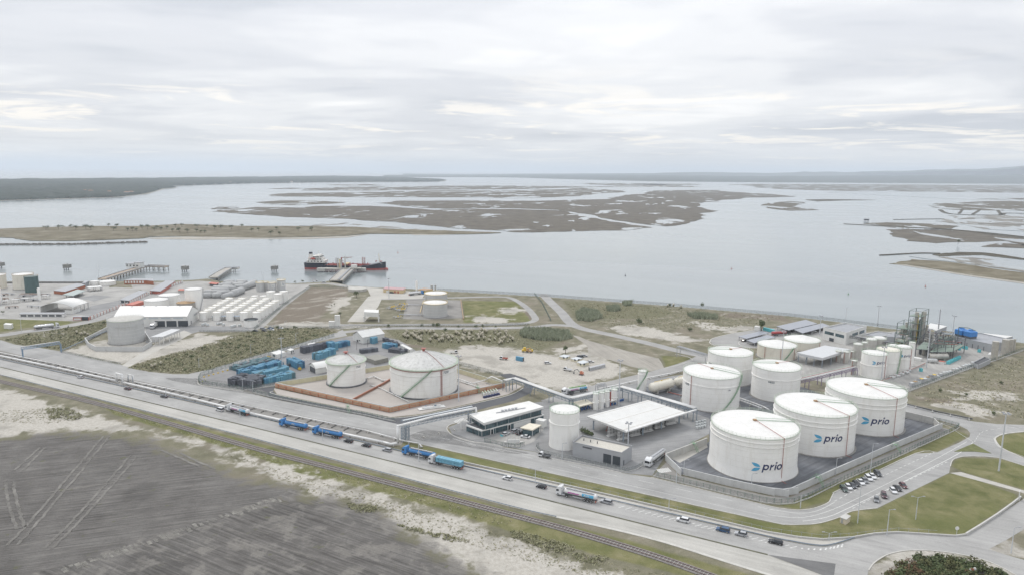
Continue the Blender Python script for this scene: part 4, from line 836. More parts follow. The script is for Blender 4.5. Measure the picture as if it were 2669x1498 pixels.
for a in ((377.5,442.5,818,785,'wide white tank behind the red shed and the warehouse'), (414,472,806,772,'wide white tank next to the tall white tank'), (484.5,531.5,812,756,'tall white tank above the rows of small tanks')): tank('depot_tank', a[4], *a[:4], rise=.10, rail=STEEL, topedge=STEEL, n=56, stairs=(30, 85, STEEL) if a[0] == 484.5 else None)
tank('rusty_tank', 'brown streaked tank with a rusty roof behind the warehouse', 462, 511, 818, 791, wall=RUSTT, roofm=RUST, rise=.08, topedge=RUST)
for a in ((668,689,760,737.5,'grey tank without emblem beside the emblem tanks'),(700,721,760,738,'grey tank with a white emblem panel beside the quay'),(723,745,759,731,'taller grey tank with a white emblem panel beside the quay'),(681,699,757,737,'grey tank squeezed behind the plain grey tank')):
    q = tank('grey_depot_tank', a[4], *a[:4], wall=GREYT, roofm=GREYT, rise=.08, rail=YEL, topedge=YEL, n=36)
    if 'emblem panel' in a[4]:
        r, h = q[2], q[3]; k = q[4]+math.asin(.25 if a[0] == 700 else .5)
        part('emblem_panel', wrap(sub(rect2d(0, 0, 1, 1), 3), r+.06, k, h*.45, h*.42, .5), SHED, q[0])
        part('emblem_mark', wrap(sub(ring2d(.52, .42, .14, .22)+rect2d(.28, .28, .35, .8), 1), r+.12, k, h*.45, h*.42, .5), BLUEST, q[0])
tank('open_tank', 'open topped white tank beside the parked cars and small tank rows', 636.5, 673.5, 852.7, 835, rise=0, open_top=True, topedge=DSTEEL)
# rows of small white tanks
rows = [((418,680),(763,500),7), ((600,680),(930,502),7), ((775,680),(1090,503),7), ((962,680),(1258,505),7), ((1132,680),(1383,535),6)]
first = None; ntk = 0
def s45(x, y): return (450+x/5.152, 680+y/5.152)
for rr, (a, b, n_) in enumerate(rows):
    for k in range(n_):
        t_ = k/(n_-1); t_ = t_*(1.06-.06*t_); x = a[0]+(b[0]-a[0])*t_; y = a[1]+(b[1]-a[1])*t_; wd = 112-22*t_
        X, Y = s45(x, y+10); w_ = wd/5.152/2
        if first is None:
            q = tank('small_tank', '', X-w_, X+w_, Y+21.5, Y+.8, rise=.22, n=28, topedge=CREAM); first = q; o = q[0]; part('top_walkway', MB().box((0, q[2]*.9, q[3]+.2), (q[2]*2.6, .9, .3)).cyl((0, 0, q[3]), (0, 0, q[3]+q[2]*.3+.5), .35, n=6), CREAM, o); base_h = q[3]; base_r = q[2]
        else:
            f = Vector(G(X, Y+21.5-t_*3.2)); r0 = w_/PPM(f)
            cc = f+f.normalized()*first[2]; o = copy_tree(first[0]); o.location = (cc.x, cc.y, 0)
        tag(o, 'small white cone roof tank in the close rows beside the open topped tank', 'tank', 'small white tanks in close rows'); ntk += 1
for a in ((1105,465,88,88,'small white tank with yellow rail at the back of the small tank rows'),(1222,465,88,88,'small white tank at the back end of the small tank rows'),(1322,410,118,100,'medium white tank below the grey emblem tanks'),(1424,440,116,125,'medium white tank at the end of the small tank rows'),(1498,408,112,140,'medium white tank nearest the perimeter fence corner')):
    X, Y = s45(a[0], a[1]+8); w_ = a[2]/5.152/2; tank('medium_tank', a[4], X-w_, X+w_, Y+a[3]/5.152, Y, rise=.2, n=36, topedge=CREAM)
# vertical product tanks by the additive shed, column, bullets
for a in ((1545,1559,1068,1026.5,'first white additive tank with green ladder beside the open shed'),(1560.5,1573.5,1064,1023,'second white additive tank between its neighbours'),(1574.5,1588,1060,1020,'third white additive tank next to the red column'),(1592.5,1608,1052,1016,'wide white additive tank behind the blue barrels')):
    tank('additive_tank', a[4], *a[:4], rise=.12, rail=GREEN, girders=(.45,), n=24)
one('red_column', MB().cyl((*G(1590,1056), 0), (*G(1590,1056), 7.5), .45, n=10), RED, 'thin dark red column between the white additive tanks', 'column')
tank('storage_tank', 'narrow white tank with green spiral stair beside the cream bullet', 1661.5, 1684, 1019.5, 968, rise=.1, rail=GREEN, stairs=(-70, 70, GREEN), n=40, girders=(.85,))
def bullet(name, label, p0, p1, r, mat, z=None, group=None, saddles=True):
    p0 = Vector(p0); p1 = Vector(p1); d = (p1-p0).normalized(); L_ = (p1-p0).length; t = thing(name, label, 'tank', (p0.x, p0.y, 0), math.atan2(d.y, d.x), group); z = r+.6 if z is None else z
    mb = MB(); prof = [(.01, -r*.55), (r*.5, -r*.48), (r*.85, -r*.25), (r, 0), (r, L_), (r*.85, L_+r*.25), (r*.5, L_+r*.48), (.01, L_+r*.55)]
    n = 20
    for r0, x in prof:
        for i in range(n): a = 2*math.pi*i/n; mb.v.append((x, r0*math.cos(a), z+r0*math.sin(a)))
    for j in range(len(prof)-1):
        for i in range(n): mb.f.append((j*n+i, (j+1)*n+i, (j+1)*n+(i+1) % n, j*n+(i+1) % n))
    part('vessel', mb, mat, t, True)
    if saddles:
        for k in (.18, .82): part('saddle', MB().box((L_*k, 0, z*.5-r*.25), (.8, r*1.5, max(.3, z-r*.6))), CONCT, t)
        part('top_pipe', MB().tube([(L_*.1, 0, z+r+.3), (L_*.9, 0, z+r+.3)], .12, 5).cyl((L_*.5, 0, z+r-.1), (L_*.5, 0, z+r+.5), .3, n=8), YEL if mat is CREAM else STEEL, t)
    return t
bullet('gas_bullet', 'cream horizontal gas bullet behind the narrow tank with green stair', G(1699,1026), G(1748,1014), 2.6, CREAM, 3.8)
bullet('gas_bullet', 'second cream bullet with yellow end partly behind the spiral stair tank', G(1764,1010), G(1795,1001), 2.4, CREAM, 3.6)
GB = M('grey_bullet_paint', (.34, .345, .345), .6, .1, .25, stain=(.24, .24, .23), stamt=.5)
for k, (a, b, rr) in enumerate([((555,480),(640,480),3.0),((430,480),(520,478),2.9),((690,500),(860,450),3.0),((800,465),(930,420),3.6),((440,440),(700,432),2.8),((540,415),(740,410),3.0),((560,385),(830,395),3.0),((655,350),(780,352),3.),((820,345),(950,350),3.),((700,312),(820,312),3.),((870,310),(990,312),3.),((940,385),(1100,325),3.4),((600,458),(760,440),2.8),((680,372),(800,374),2.8),((850,368),(930,370),2.8),((720,330),(850,331),2.8),((1000,345),(1110,305),3.0),((880,328),(960,329),2.8)]):
    bullet('mounded_bullet', 'long grey gas bullet in the crowded bullet park behind the small tanks', G(*s45(a[0], a[1]+12)), G(*s45(b[0], b[1]+12)), rr, GB, rr*.75, 'grey bullets in the gas park', False)
# ================================================================ WALLS, BUNDS, FENCES
ORD = ['first', 'second', 'third', 'fourth', 'fifth', 'sixth', 'seventh', 'eighth', 'ninth', 'tenth', 'eleventh', 'twelfth']
tanks_s = [o for o in COL.objects if o.name.startswith('small_tank')]
kk = 0
for rr, (a, b, n_) in enumerate(rows):
    where = ['row by the tall tank', 'second row from the tall tank', 'middle row', 'second row from the fence', 'row along the fence'][rr]
    for k in range(n_): tanks_s[kk]['label'] = 'small white tank, %s from the loading shed, %s' % (ORD[k], where); kk += 1
def quadwall(name, label, pts, h, th, mat, cap=None, cat='wall', world=False, pieces=0):
    p = pts if world else GL(pts); t = thing(name, label, cat, p[0])
    if pieces:      # separate precast panels with open joints and a coping on each
        q = along(p, pieces); me = None
        for x, y, a in q:
            if me is None: me = MB().box((pieces/2, 0, h/2), (pieces-.06, th, h)).mesh('panel', mat)
            part('panel', me, None, t, loc=(x-p[0][0], y-p[0][1], 0), rz=a)
    else: part('wall_body', MB().strip(p, th, 0, h), mat, t, world=True)
    if cap: part('coping', MB().strip(p, th+.14, h+.003, .14), cap, t, world=True)
    return t, p
BUND = [(1734,1199),(1769,1233),(1900,1265),(2002,1287),(2040,1291.5),(2062,1288),(2169,1239),(2300,1181),(2446,1119)]
quadwall('bund_wall', 'long pale panel wall round the three prio tanks', BUND, 2.7, .3, CWALLG, CWALLG, pieces=5.)
quadwall('bund_wall', 'short concrete return wall at the roundabout end of the prio bund', [(2446,1119),(2433,1105),(2345,1084),(2230,1056)], 3.2, .35, CWALL, CWALL)
quadwall('bund_wall', 'stained concrete wall between loading yard and prio bund', [(1734,1199),(1842,1157)], 3.0, .35, CWALL, CWALL)
JKB = [(719,1008),(1112,945),(1313,1008),(1016,1073)]
b4 = GL(JKB)
struct('domed_bund_floor', MB().prism(b4, .05, .05), A_pink)
for i, nm in enumerate(('long khaki wall between bottle yard and domed tanks', 'khaki wall between domed tanks and sandy building site')):
    quadwall('khaki_wall', nm, [b4[i], b4[i+1]], 2.6, .4, KHAKI, M('wall_coping', (.40, .41, .36), .8, .1, 1), world=True)
for i, nm in ((3, 'khaki wall with orange fire mains facing the access road'), (2, 'khaki wall with orange fire mains facing the prio office')):
    a, b = b4[i], b4[(i+1) % 4]; t, p = quadwall('khaki_wall', nm, [a, b], 2.6, .4, KHAKI, STEEL, world=True)
    d = (Vector(b)-Vector(a)).normalized(); o = Vector((d.y, -d.x)); m_ = (Vector(a)+Vector(b))/2; cen = Vector(G(1016, 1005))
    if (m_+o-cen).length < (m_-cen).length: o = -o
    for z, r in ((.45, .16), (1.25, .15), (2.1, .17)):
        q = [Vector(a)+o*.55, Vector(b)+o*.55]; part('fire_main', MB().tube([(v.x, v.y, z) for v in q], r, 8), FIRE, t, world=True)
    mb = MB()
    for x, y, an in along([a, b], 6.): mb.box((x+o.x*.5, y+o.y*.5, 1.15), (.12, .4, 2.3), an)
    part('pipe_support', mb, FIRE, t, world=True)
t, p = quadwall('divider_wall', 'low cross wall with orange pipe between the two domed tanks', [(912,1048),(1000,1001.5),(1022,988),(1075,962)], 1.0, .5, M('brown_wall', (.30, .16, .11), .8, .15, .6), None)
part('fire_main', MB().tube([(x, y, 1.25) for x, y in p], .22, 8), FIRE, t, world=True)
GBW = [(222,890),(232,904),(250,914),(372,915),(396,900),(378,873)]
quadwall('tank_wall', 'angled pale grey wall round the grey white tank by the ramp', GBW, 3.0, .35, CWALLG, CWALLG)
quadwall('tank_wall', 'long pale grey wall running back from the tank bund', [(222,890),(284,858)], 2.6, .35, CWALLG, CWALLG)
quadwall('quay_parapet', 'dark grey parapet along the quay beside the cream tanks', [(-100,740),(120,738),(232,738)], 1.6, 1.2, M('dark_parapet', (.17, .165, .16), .9, .2, .4), None)
quadwall('median_wall', 'low concrete wall between grass median and highway', [(1060,1178),(1200,1203),(1334,1232.5),(1600,1293),(2001,1387),(2080,1400),(2144,1406),(2222,1401),(2280,1391),(2338,1387.5),(2442,1394),(2490,1397),(2517,1393.5)], .6, .4, CWALL, None)
quadwall('lawn_wall', 'low concrete wall along the lawn beside the rising road', [(2517,1393.5),(2560,1367),(2600,1341),(2640,1312),(2660,1296)], .8, .5, CWALL, None)
# white panels with red posts
def redwhite(label, pts):
    p = GL(pts); t = thing('panel_wall', label, 'wall', p[0]); me = MB().box((2.6, 0, 1.2), (4.6, .22, 2.3)).mesh('panel', SHED); pm = MB().box((0, 0, 1.35), (.55, .5, 2.7)).mesh('post', REDW)
    for x, y, a in along(p, 5.2):
        l = (x-p[0][0], y-p[0][1], 0); part('panel', me, None, t, loc=l, rz=a); part('post', pm, None, t, loc=l, rz=a)
redwhite('white panel wall with red posts beside the red shed', [(236,832),(280,814),(327,796)]); redwhite('white panel wall with red posts along the upper port lane', [(393,766),(434,751),(474,738)]); redwhite('white panel wall with red posts beside the first long shed', [(338,791),(360,780),(384,769)])
# fences
def netmat():
    m = bpy.data.materials.new('wire_mesh'); m.use_nodes = True; t = m.node_tree; b = t.nodes['Principled BSDF']; b.inputs['Base Color'].default_value = (.16, .19, .19, 1); b.inputs['Roughness'].default_value = .6
    tr = nd(t, 'ShaderNodeBsdfTransparent'); mx = nd(t, 'ShaderNodeMixShader'); pos = nd(t, 'ShaderNodeNewGeometry').outputs['Position']
    t.links.new(ramp(t, noise(t, pos, 1.2, 2), [(.3, .74), (.7, .86)]), mx.inputs[0]); t.links.new(b.outputs[0], mx.inputs[1]); t.links.new(tr.outputs[0], mx.inputs[2]); t.links.new(mx.outputs[0], t.nodes['Material Output'].inputs[0]); return m
NET = netmat(); GPOST = M('green_fence_post', (.06, .13, .10), .5, .2, 1); SPOST = M('grey_fence_post', (.30, .31, .31), .6, .15, 1)
POSTS = {}
def fence(label, pts, h=2.2, step=3., mat=GPOST, plinth=0., n=0, net=True):
    p = GL(pts); p = curve(p, n) if n else p; t = thing('fence', label, 'fence', p[0]); key = (h, mat.name)
    if key not in POSTS: POSTS[key] = MB().cyl((0, 0, 0), (0, 0, h), .07, n=5).box((0, 0, h-.05), (.2, .2, .1)).mesh('post', mat)
    for x, y, a in along(p, step): part('post', POSTS[key], None, t, loc=(x-p[0][0], y-p[0][1], 0), rz=a)
    if net: part('wire_mesh', MB().strip(p, .03, .05, h-.15), NET, t, world=True)
    part('top_wire', MB().strip(p, .06, h-.12, .06), mat, t, world=True)
    if plinth: part('plinth', MB().strip(p, .25, 0, plinth), CWALL, t, world=True)
fence('green mesh fence outside the prio bund along the parking bays', [(2474,1128),(2340,1190),(2200,1252),(2110,1297),(2070,1311),(2030,1314),(1990,1309),(1850,1276),(1704,1240)], 2.3, 2.6, plinth=.4)
fence('green mesh fence closing the roundabout corner of the prio bund', [(2474,1128),(2492,1119),(2500,1113),(2478,1107),(2430,1096)], 2.3, 2.6, plinth=.3)
fence('mesh fence along the access road in front of the grey building', [(1404,1162),(1397,1166),(1410,1180),(1440,1188),(1530,1207),(1632,1229),(1660,1222),(1676,1212)], 2.1, 3.2, SPOST, .3)
fence('mesh fence along the road below the khaki bund', [(660,1023),(716,1036),(830,1059),(946,1080),(1030,1098)], 2.0, 3.2, GPOST, .5)
fence('mesh fence between bottle yard and side road', [(521,1000),(517,990),(524,979),(560,967),(665,934),(760,907),(872,876)], 2.4, 3.2, GPOST)
fence('mesh fence in front of the dark bottle crates', [(521,1000),(570,1007),(634,1017),(717,1004)], 2.4, 3., GPOST, .4)
fence('mesh fence between khaki wall and building site', [(1195,950),(1255,966),(1311,981)], 2.6, 3.2, SPOST)
fence('mesh fence climbing past the small tank rows', [(662,860),(690,838),(735,800),(768,775),(809,749)], 2.4, 3., GPOST)
fence('mesh fence round the ploughed brown field at the quay', [(809,749),(860,750),(908,751)], 2.2, 3.5, GPOST); fence('mesh fence along the cross lane behind the depot', [(700,853),(850,856),(1000,851),(1200,851),(1380,847)], 2.2, 4., SPOST)
fence('tall green fence on the depot side of the shore lane', [(1393,768),(1412,790),(1436,838)], 2.6, 3., GPOST)
fence('long shore fence from the depot to the solar car park', [(1140,757),(1400,770.5),(1750,796),(2060,823)], 2.6, 4.2, SPOST)
fence('shore fence behind the plant with the stack', [(2060,823),(2169,835),(2344,857),(2480,873)], 2.6, 4.2, SPOST)
fence('fence between plant yard and rough field', [(2352,1026),(2440,993),(2538,957),(2600,937),(2669,912)], 2.4, 3., GPOST, .6)
fence('low fence along the access road at the ramp corner', [(161,917),(240,935),(316,950)], 1.6, 2.4, SPOST, .15); fence('thin fence beside the lawn and highway', [(1334,1230),(1600,1290),(2001,1384),(2144,1403),(2222,1398),(2338,1384.5),(2442,1391)], 1.5, 3.2, SPOST, net=False)
fence('mesh fence across the warehouse yard edge', [(520,865),(600,865),(660,864)], 1.8, 3.5, SPOST)
fence('mesh fence at the office car park', [(1263,1151),(1290,1157),(1312,1162),(1350,1167),(1368,1160)], 2., 3., GPOST)
# guard rails
def guardrail(label, pts, mat, h=.75, step=4., cat='guard rail', hb=.3):
    p = curve(GL(pts), 4); t = thing('guard_rail', label, cat, p[0]); me = MB().box((0, 0, h/2), (.12, .12, h)).mesh('post', mat)
    part('beam', MB().strip(p, .12, h-hb+.003, hb), mat, t, world=True); q = along(p, step)
    for x, y, a in q[:260]: part('post', me, None, t, loc=(x-p[0][0], y-p[0][1], 0), rz=a)
BLR = M('blue_grey_rail', (.25, .29, .34), .5, .1, 1)
guardrail('blue grey guard rail between concrete road and railway', [(a, b) for a, b in GRD[:7]], BLR, .85, 4.5); guardrail('low blue grey rail between highway and pipes', [(a, b-.8) for a, b in BAR], BLR, .6, 4., hb=.4)

# ================================================================ BUILDINGS
def roofpts(roofpx, base, i0=0):
    b = G(*base); h = HZ(b, roofpx[i0][1]); return [G(x, y, h) for x, y in roofpx], h
def ccw(p): return p if sum(p[i][0]*p[(i+1) % len(p)][1]-p[(i+1) % len(p)][0]*p[i][1] for i in range(len(p))) > 0 else p[::-1]
def opening(t, poly, e, t0, t1, z0, z1, mat, name='window', out=.06):
    a = Vector(poly[e]); b = Vector(poly[(e+1) % len(poly)]); d = b-a; L_ = d.length; an = math.atan2(d.y, d.x); c = a.lerp(b, (t0+t1)/2)
    cen = sum((Vector(p) for p in poly), Vector((0, 0)))/len(poly); nrm = Vector((-d.y, d.x)).normalized(); nrm = nrm if (c+nrm-cen).length > (c-nrm-cen).length else -nrm
    c = c+nrm*(out/2+.01); return part(name, MB().box((0, 0, (z0+z1)/2), (L_*(t1-t0), out, z1-z0)), mat, t, loc=(c.x-t.location.x, c.y-t.location.y, -t.location.z), rz=an)
def block(name, label, roofpx, base, wall, roof, cat='building', i0=0, h=None, parapet=.0, over=0., ops=(), group=None, thick=.3):
    p, hh = roofpts(roofpx, base, i0); h = h or hh; t = thing(name, label, cat, p[0], 0, group)
    part('wall', MB().prism(p, 0, h-(0 if parapet else .02), top=False), wall, t, world=True)
    c = sum((Vector(q) for q in p), Vector((0, 0)))/len(p); rp2 = [tuple(c+(Vector(q)-c)*(1+over)) for q in p]
    if parapet:
        part('roof', MB().prism([tuple(c+(Vector(q)-c)*.995) for q in p], h-parapet, h-parapet), roof, t, world=True)
        part('parapet', MB().strip(p+[p[0]], .3, h-.05, .3), wall, t, world=True)
    else: part('roof', MB().prism(rp2, h, h+thick, bottom=True), roof, t, world=True)
    for o in ops: opening(t, p, *o[:6], *(o[6:]))
    return t, p, h
def canopy(name, label, roofpx, base, roof, post=STEEL, i0=0, thick=.5, posts=None, cat='canopy', inset=.06):
    p, h = roofpts(roofpx, base, i0); t = thing(name, label, cat, p[0]); part('roof', MB().prism(p, h-thick, h, bottom=True), roof, t, world=True)
    c = sum((Vector(q) for q in p), Vector((0, 0)))/len(p); n = len(p); pp = [c+(Vector(q)-c)*(1-inset) for q in p]
    for i in range(n):
        a, b = pp[i], pp[(i+1) % n]; k = posts[i % len(posts)] if posts else 2
        for j in range(k): q = a.lerp(b, j/k); part('post', MB().box((q.x, q.y, (h-thick)/2), (.35, .35, h-thick)), post, t, world=True)
    return t, p, h
def gable(name, label, base4, eave_y, rise, wall, roof, cat='warehouse', ops=(), seams=0, vault=False):
    "base4: px of near-left, near-right, far-right, far-left; ridge parallel to the near side"
    p = [Vector(q) for q in GL(base4)]; h = HZ(p[0], eave_y); t = thing(name, label, cat, tuple(p[0]))
    m1, m2 = (p[0]+p[3])/2, (p[1]+p[2])/2; V = lambda v, z: (v.x, v.y, z)
    w_ = MB(); w_.add([V(q, 0) for q in p]+[V(q, h) for q in p], [(0, 1, 5, 4), (1, 2, 6, 5), (2, 3, 7, 6), (3, 0, 4, 7)])
    ks = 8 if vault else 2; prof = [(i/ks, h+rise*(1-abs(2*i/ks-1)**(2 if vault else 1))) for i in range(ks+1)]
    for A, B in ((p[0], p[3]), (p[1], p[2])): w_.add([V(A.lerp(B, s), z) for s, z in prof], [tuple(range(ks+1))])
    part('wall', w_, wall, t, world=True); r_ = MB(); vs = []; e = (p[1]-p[0]).normalized()*.35; cr = (p[3]-p[0]).normalized()*.35
    for s, z in prof:
        k = cr*(2*s-1); vs += [V(p[0].lerp(p[3], s)-e+k, z+.05), V(p[1].lerp(p[2], s)+e+k, z+.05)]
    r_.add(vs+[(x, y, z+.2) for x, y, z in vs], [f for i in range(ks) for f in ((2*i, 2*i+2, 2*i+3, 2*i+1), tuple(j+2*ks+2 for j in (2*i, 2*i+1, 2*i+3, 2*i+2)))]+[(0, 1, 2*ks+3, 2*ks+2), (2*ks+1, 2*ks, 4*ks+2, 4*ks+3)]); part('roof', r_, roof, t, world=True)
    for i in range(seams):
        f = (i+1)/(seams+1); part('roof_light', MB().add([V(p[0].lerp(p[1], f-.012), h+.28), V(p[0].lerp(p[1], f+.012), h+.28), V(m1.lerp(m2, f+.012), h+rise+.28), V(m1.lerp(m2, f-.012), h+rise+.28)], [(0, 1, 2, 3)]), GREYB, t, world=True)
    for o in ops: opening(t, [tuple(q) for q in p], *o[:6], *o[6:])
    return t, p, h
# prio office
pf, hf = roofpts([(1256,1120),(1215.5,1105.5),(1378,1062),(1417,1079)], (1258,1137)); hf1 = hf
of = thing('office_building', 'two storey glass office with white slab roofs beside the loading yard', 'office', pf[0])
pl_ = ccw(pf); part('lower_storey', MB().prism(pl_, 0, hf1-.55, top=False), GLASS, of, world=True)
cc = sum((Vector(q) for q in pl_), Vector((0, 0)))/4
part('terrace_slab', MB().prism([tuple(cc+(Vector(q)-cc)*1.02) for q in pl_], hf1-.55, hf1, bottom=True), SHED, of, world=True)
part('terrace_deck', MB().prism([tuple(cc+(Vector(q)-cc)*.97) for q in pl_], hf1+.004, hf1+.004), A_dark, of, world=True)
h2 = HZ(G(1258,1137), 1100.5); pr = ccw([G(x, y, h2) for x, y in [(1261,1101),(1223,1078),(1378.5,1043.5),(1417,1058.5)]]); c2 = sum((Vector(q) for q in pr), Vector((0, 0)))/4
pu = [tuple(c2+(Vector(q)-c2)*.94) for q in pr]
part('upper_storey', MB().prism(pu, hf1, h2-.9, top=False), GLASS, of, world=True); part('roof_slab', MB().prism(pr, h2-.95, h2, bottom=True), SHED, of, world=True)
part('roof_deck', MB().prism([tuple(c2+(Vector(q)-c2)*.96) for q in pr], h2+.004, h2+.004), WROOF, of, world=True)
part('louvre', MB().strip(pr+[pr[0]], .5, h2-1.15, .16), STEEL, of, world=True)
FR = M('white_frame', (.6, .6, .59), .5, .05, 1)
def mull(poly, z0, z1, step, skip=()):
    for i in range(len(poly)):
        a, b = Vector(poly[i]), Vector(poly[(i+1) % len(poly)]); n_ = max(1, int((b-a).length/step)); an = math.atan2(b.y-a.y, b.x-a.x)
        for k in range(n_): q = a.lerp(b, k/n_); part('mullion', MB().box((0, 0, (z0+z1)/2), (.09, .16, z1-z0)), FR if k % 4 == 0 else DSTEEL, of, loc=(q.x-of.location.x, q.y-of.location.y, 0), rz=an)
mull(pu, hf1+.05, h2-.95, 1.7); mull(pl_, .05, hf1-.6, 1.9)
for i in range(4):
    mid = P(*((Vector(pl_[i])+Vector(pl_[(i+1) % 4]))/2), 2)
    if mid[0] > 1290 and mid[1] > 1085: front_e = i
opening(of, pl_, front_e, .50, .78, .1, hf1-.7, SHED, 'white_wall_panel', .1)
for f0 in (.13, .40): opening(of, pl_, front_e, f0, f0+.05, .05, 2.6, FR, 'door_frame', .14); opening(of, pl_, front_e, f0+.01, f0+.04, .1, 2.4, CARG, 'door', .2)
mb = MB(); q0 = c2.lerp(Vector(pr[0]), .1)
for i in range(5): mb.box((q0.x+i*1.6-4, q0.y+i*.9-2, h2+.5), (1.1, .9, 1.), .4)
part('roof_units', mb, STEEL, of, world=True); part('roof_rail', MB().strip([tuple(q0+Vector((-7, -4))), tuple(q0+Vector((7, 3.5)))], .4, h2+.01, .35), GREYB, of, world=True)
# loading canopy
cp, hc = roofpts([(1529,1083),(1689,1041),(1788,1073),(1632,1122)], (1559,1124)); hc = HZ(G(1559,1124), 1094.5)
cpts = [G(x, y, hc+.6) for x, y in [(1529,1083),(1689,1041),(1788,1073),(1632,1122)]]; lc = thing('loading_canopy', 'large white flat canopy over the tanker loading bays', 'canopy', cpts[0])
part('roof', MB().prism(cpts, hc-.3, hc+.6, bottom=True), SHEDR, lc, world=True)
def lerp2(a, b, t): return (a[0]+(b[0]-a[0])*t, a[1]+(b[1]-a[1])*t)
def uvq(p, u, v): return lerp2(lerp2(p[0], p[1], u), lerp2(p[3], p[2], u), v)
for v in (.06, .5, .93): part('roof_seam', MB().strip([uvq(cpts, 0, v), uvq(cpts, 1, v)], .25, hc+.604), M('brown_seam', (.36, .32, .26), .7, .1, 1), lc, world=True)
for u in (.04, .35, .66, .97):
    for v in (.12, .88): q = uvq(cpts, u, v); part('column', MB().box((q[0], q[1], (hc-.3)/2), (.6, .6, hc-.3)), BLUEST, lc, world=True)
for k, u in enumerate((.08, .28, .48, .68, .88)):
    for v in (.55, .80):
        mb = MB(); q = uvq(cpts, u, v); mb.box((q[0], q[1], .15), (6, 1.6, .3), .5); 
        for j in range(7): mb.cyl((q[0]+(j-3)*.75, q[1]+(j-3)*.4, .3), (q[0]+(j-3)*.75, q[1]+(j-3)*.4, hc-.4), .16, n=6)
        for z in (.7, 2.2, 3.6): mb.tube([(q[0]-2.6, q[1]-1.4, z), (q[0]+2.6, q[1]+1.4, z)], .14, 6)
        part('loading_bay', mb, PIPE if j else PIPE, lc, world=True)
for k in range(3): q = uvq(cpts, .1+.25*k, .35); part('loading_arm', MB().tube([(q[0], q[1], .3), (q[0]+1, q[1]+.5, 3.2), (q[0]+3, q[1]+1, 2.4)], .18, 6), RED, lc, world=True)
part('front_gutter', MB().strip([uvq(cpts, -.01, 1.01), uvq(cpts, 1.18, 1.01)], .8, hc+.1, .55), PIPE, lc, world=True)
# grey plant building
gb, gp, gh = block('pump_building', 'flat grey clad building with two dark roller doors facing the access road', [(1493,1151),(1620,1179),(1647.5,1161),(1518,1133.5)], (1493,1187), GREYB, M('pale_roof_gravel', (.50, .48, .43), .9, .08, 1), parapet=.5, ops=((0, .64, .80, .1, 4.3, DOOR, 'roller_door'), (0, .83, .98, .1, 4.3, DOOR, 'roller_door'), (0, .21, .40, 4.8, 5.5, DSTEEL, 'louvre'), (1, .2, .28, .1, 2.3, DOOR, 'door')))
for k in range(3): q = uvq(gp, .12+.14*k, .55); part('roof_vent', MB().cyl((q[0], q[1], gh-.5), (q[0], q[1], gh+.4), .18, n=6).box((q[0], q[1], gh+.45), (.4, .4, .2)), DSTEEL, gb, world=True)
canopy('guard_hut', 'small glazed hut under a cream flat roof in the office car park', [(1356,1112.6),(1380,1101),(1411,1106),(1388,1119)], (1388,1138), M('cream_roof', (.62, .58, .48), .7, .05, 1), i0=3, cat='hut', posts=(1,))
hp, hh = roofpts([(1356,1112.6),(1380,1101),(1411,1106),(1388,1119)], (1388,1138), 3); hc_ = sum((Vector(q) for q in hp), Vector((0, 0)))/4
tt = bpy.data.objects['guard_hut']; part('glazed_wall', MB().prism([tuple(hc_+(Vector(q)-hc_)*.8) for q in hp], 0, hh-.5, top=False), GLASS, tt, world=True)
block('store_box', 'plain white box building behind the guard hut', [(1396,1094),(1405.7,1089),(1425,1093),(1417,1098.5)], (1417,1115.5), SHED, SHEDR, i0=3, cat='store')
s1, sp, sh_ = canopy('drum_shed', 'open shed with cream roof full of blue drums beside the single tank', [(1489.8,1045.7),(1525.7,1037.6),(1545,1048.7),(1511,1057.4)], (1511,1073), M('cream_roof', (.62, .58, .48)), post=DSTEEL, i0=3, cat='shed', posts=(2,))
s2, sp2, sh2 = canopy('barrel_shed', 'narrow open shed with white roof beside the additive tanks', [(1566.4,1044.5),(1604,1034.5),(1608,1040.5),(1569,1049)], (1569,1062), SHEDR, post=STEEL, i0=3, cat='shed', posts=(2,))
BD = M('blue_drum', (.05, .13, .33), .5, .15, 1); dm = MB().cyl((0, 0, 0), (0, 0, 1.05), .42, n=10).lathe([(.44, .33), (.44, .38)], 10).mesh('blue_drum', BD)
for g_, (pp, cnt, lab) in enumerate(((sp, 10, 'blue steel drum standing in the open drum shed'), (sp2, 10, 'blue steel drum standing under the narrow white roof'))):
    for k in range(cnt): q = uvq(pp, .1+.8*(k % 5)/4, .55+.25*(k//5)); tag(link('blue_drum', dm, None, (q[0], q[1], .03)), lab, 'drum', ['drums in the drum shed', 'drums under the narrow roof'][g_])
for k in range(5): q = G(1612+k*3, 1046-k*.8); tag(link('blue_drum', dm, None, (q[0], q[1], .03)), 'blue steel drum in the open beside the flood light mast', 'drum', 'drums in the open')
# warehouses
wt, wp_, wh = gable('warehouse', 'white warehouse with dark loading doors behind the grey white tank', [(300,852),(489,850),(517,830),(335,830)], 826, 5.5, SHED, SHEDR, seams=5, ops=[(0, .55+.16*k, .69+.16*k, .1, 4.6, DOOR, 'loading_door') for k in range(3)]+[(0, .30+.17*k, .43+.17*k, 6.2, 7.2, M('rooflight', (.45, .49, .52), .4, .05, 1), 'window') for k in range(4)]+[(1, .3, .36, .1, 2.5, DOOR, 'door'), (1, .6, .95, 4.5, 6, GREYB, 'window')])
gable('warehouse', 'white gabled store behind the blue crates of the bottle yard', [(945.6,895),(1002,884),(975,877),(920,886)], 879.5, 3.4, SHED, SHEDR, seams=3, ops=((3, .4, .55, .2, 1.6, DOOR, 'door'), (3, .62, .75, 1.2, 2., DOOR, 'window')))
gable('vault_shed', 'white round roofed shed beside the smaller domed tank', [(824,974),(865,966),(845,957),(806,964)], 960.5, 2.2, SHED, SHEDR, vault=True, ops=((3, .1, .9, .1, 3.2, DSTEEL, 'open_end'),))
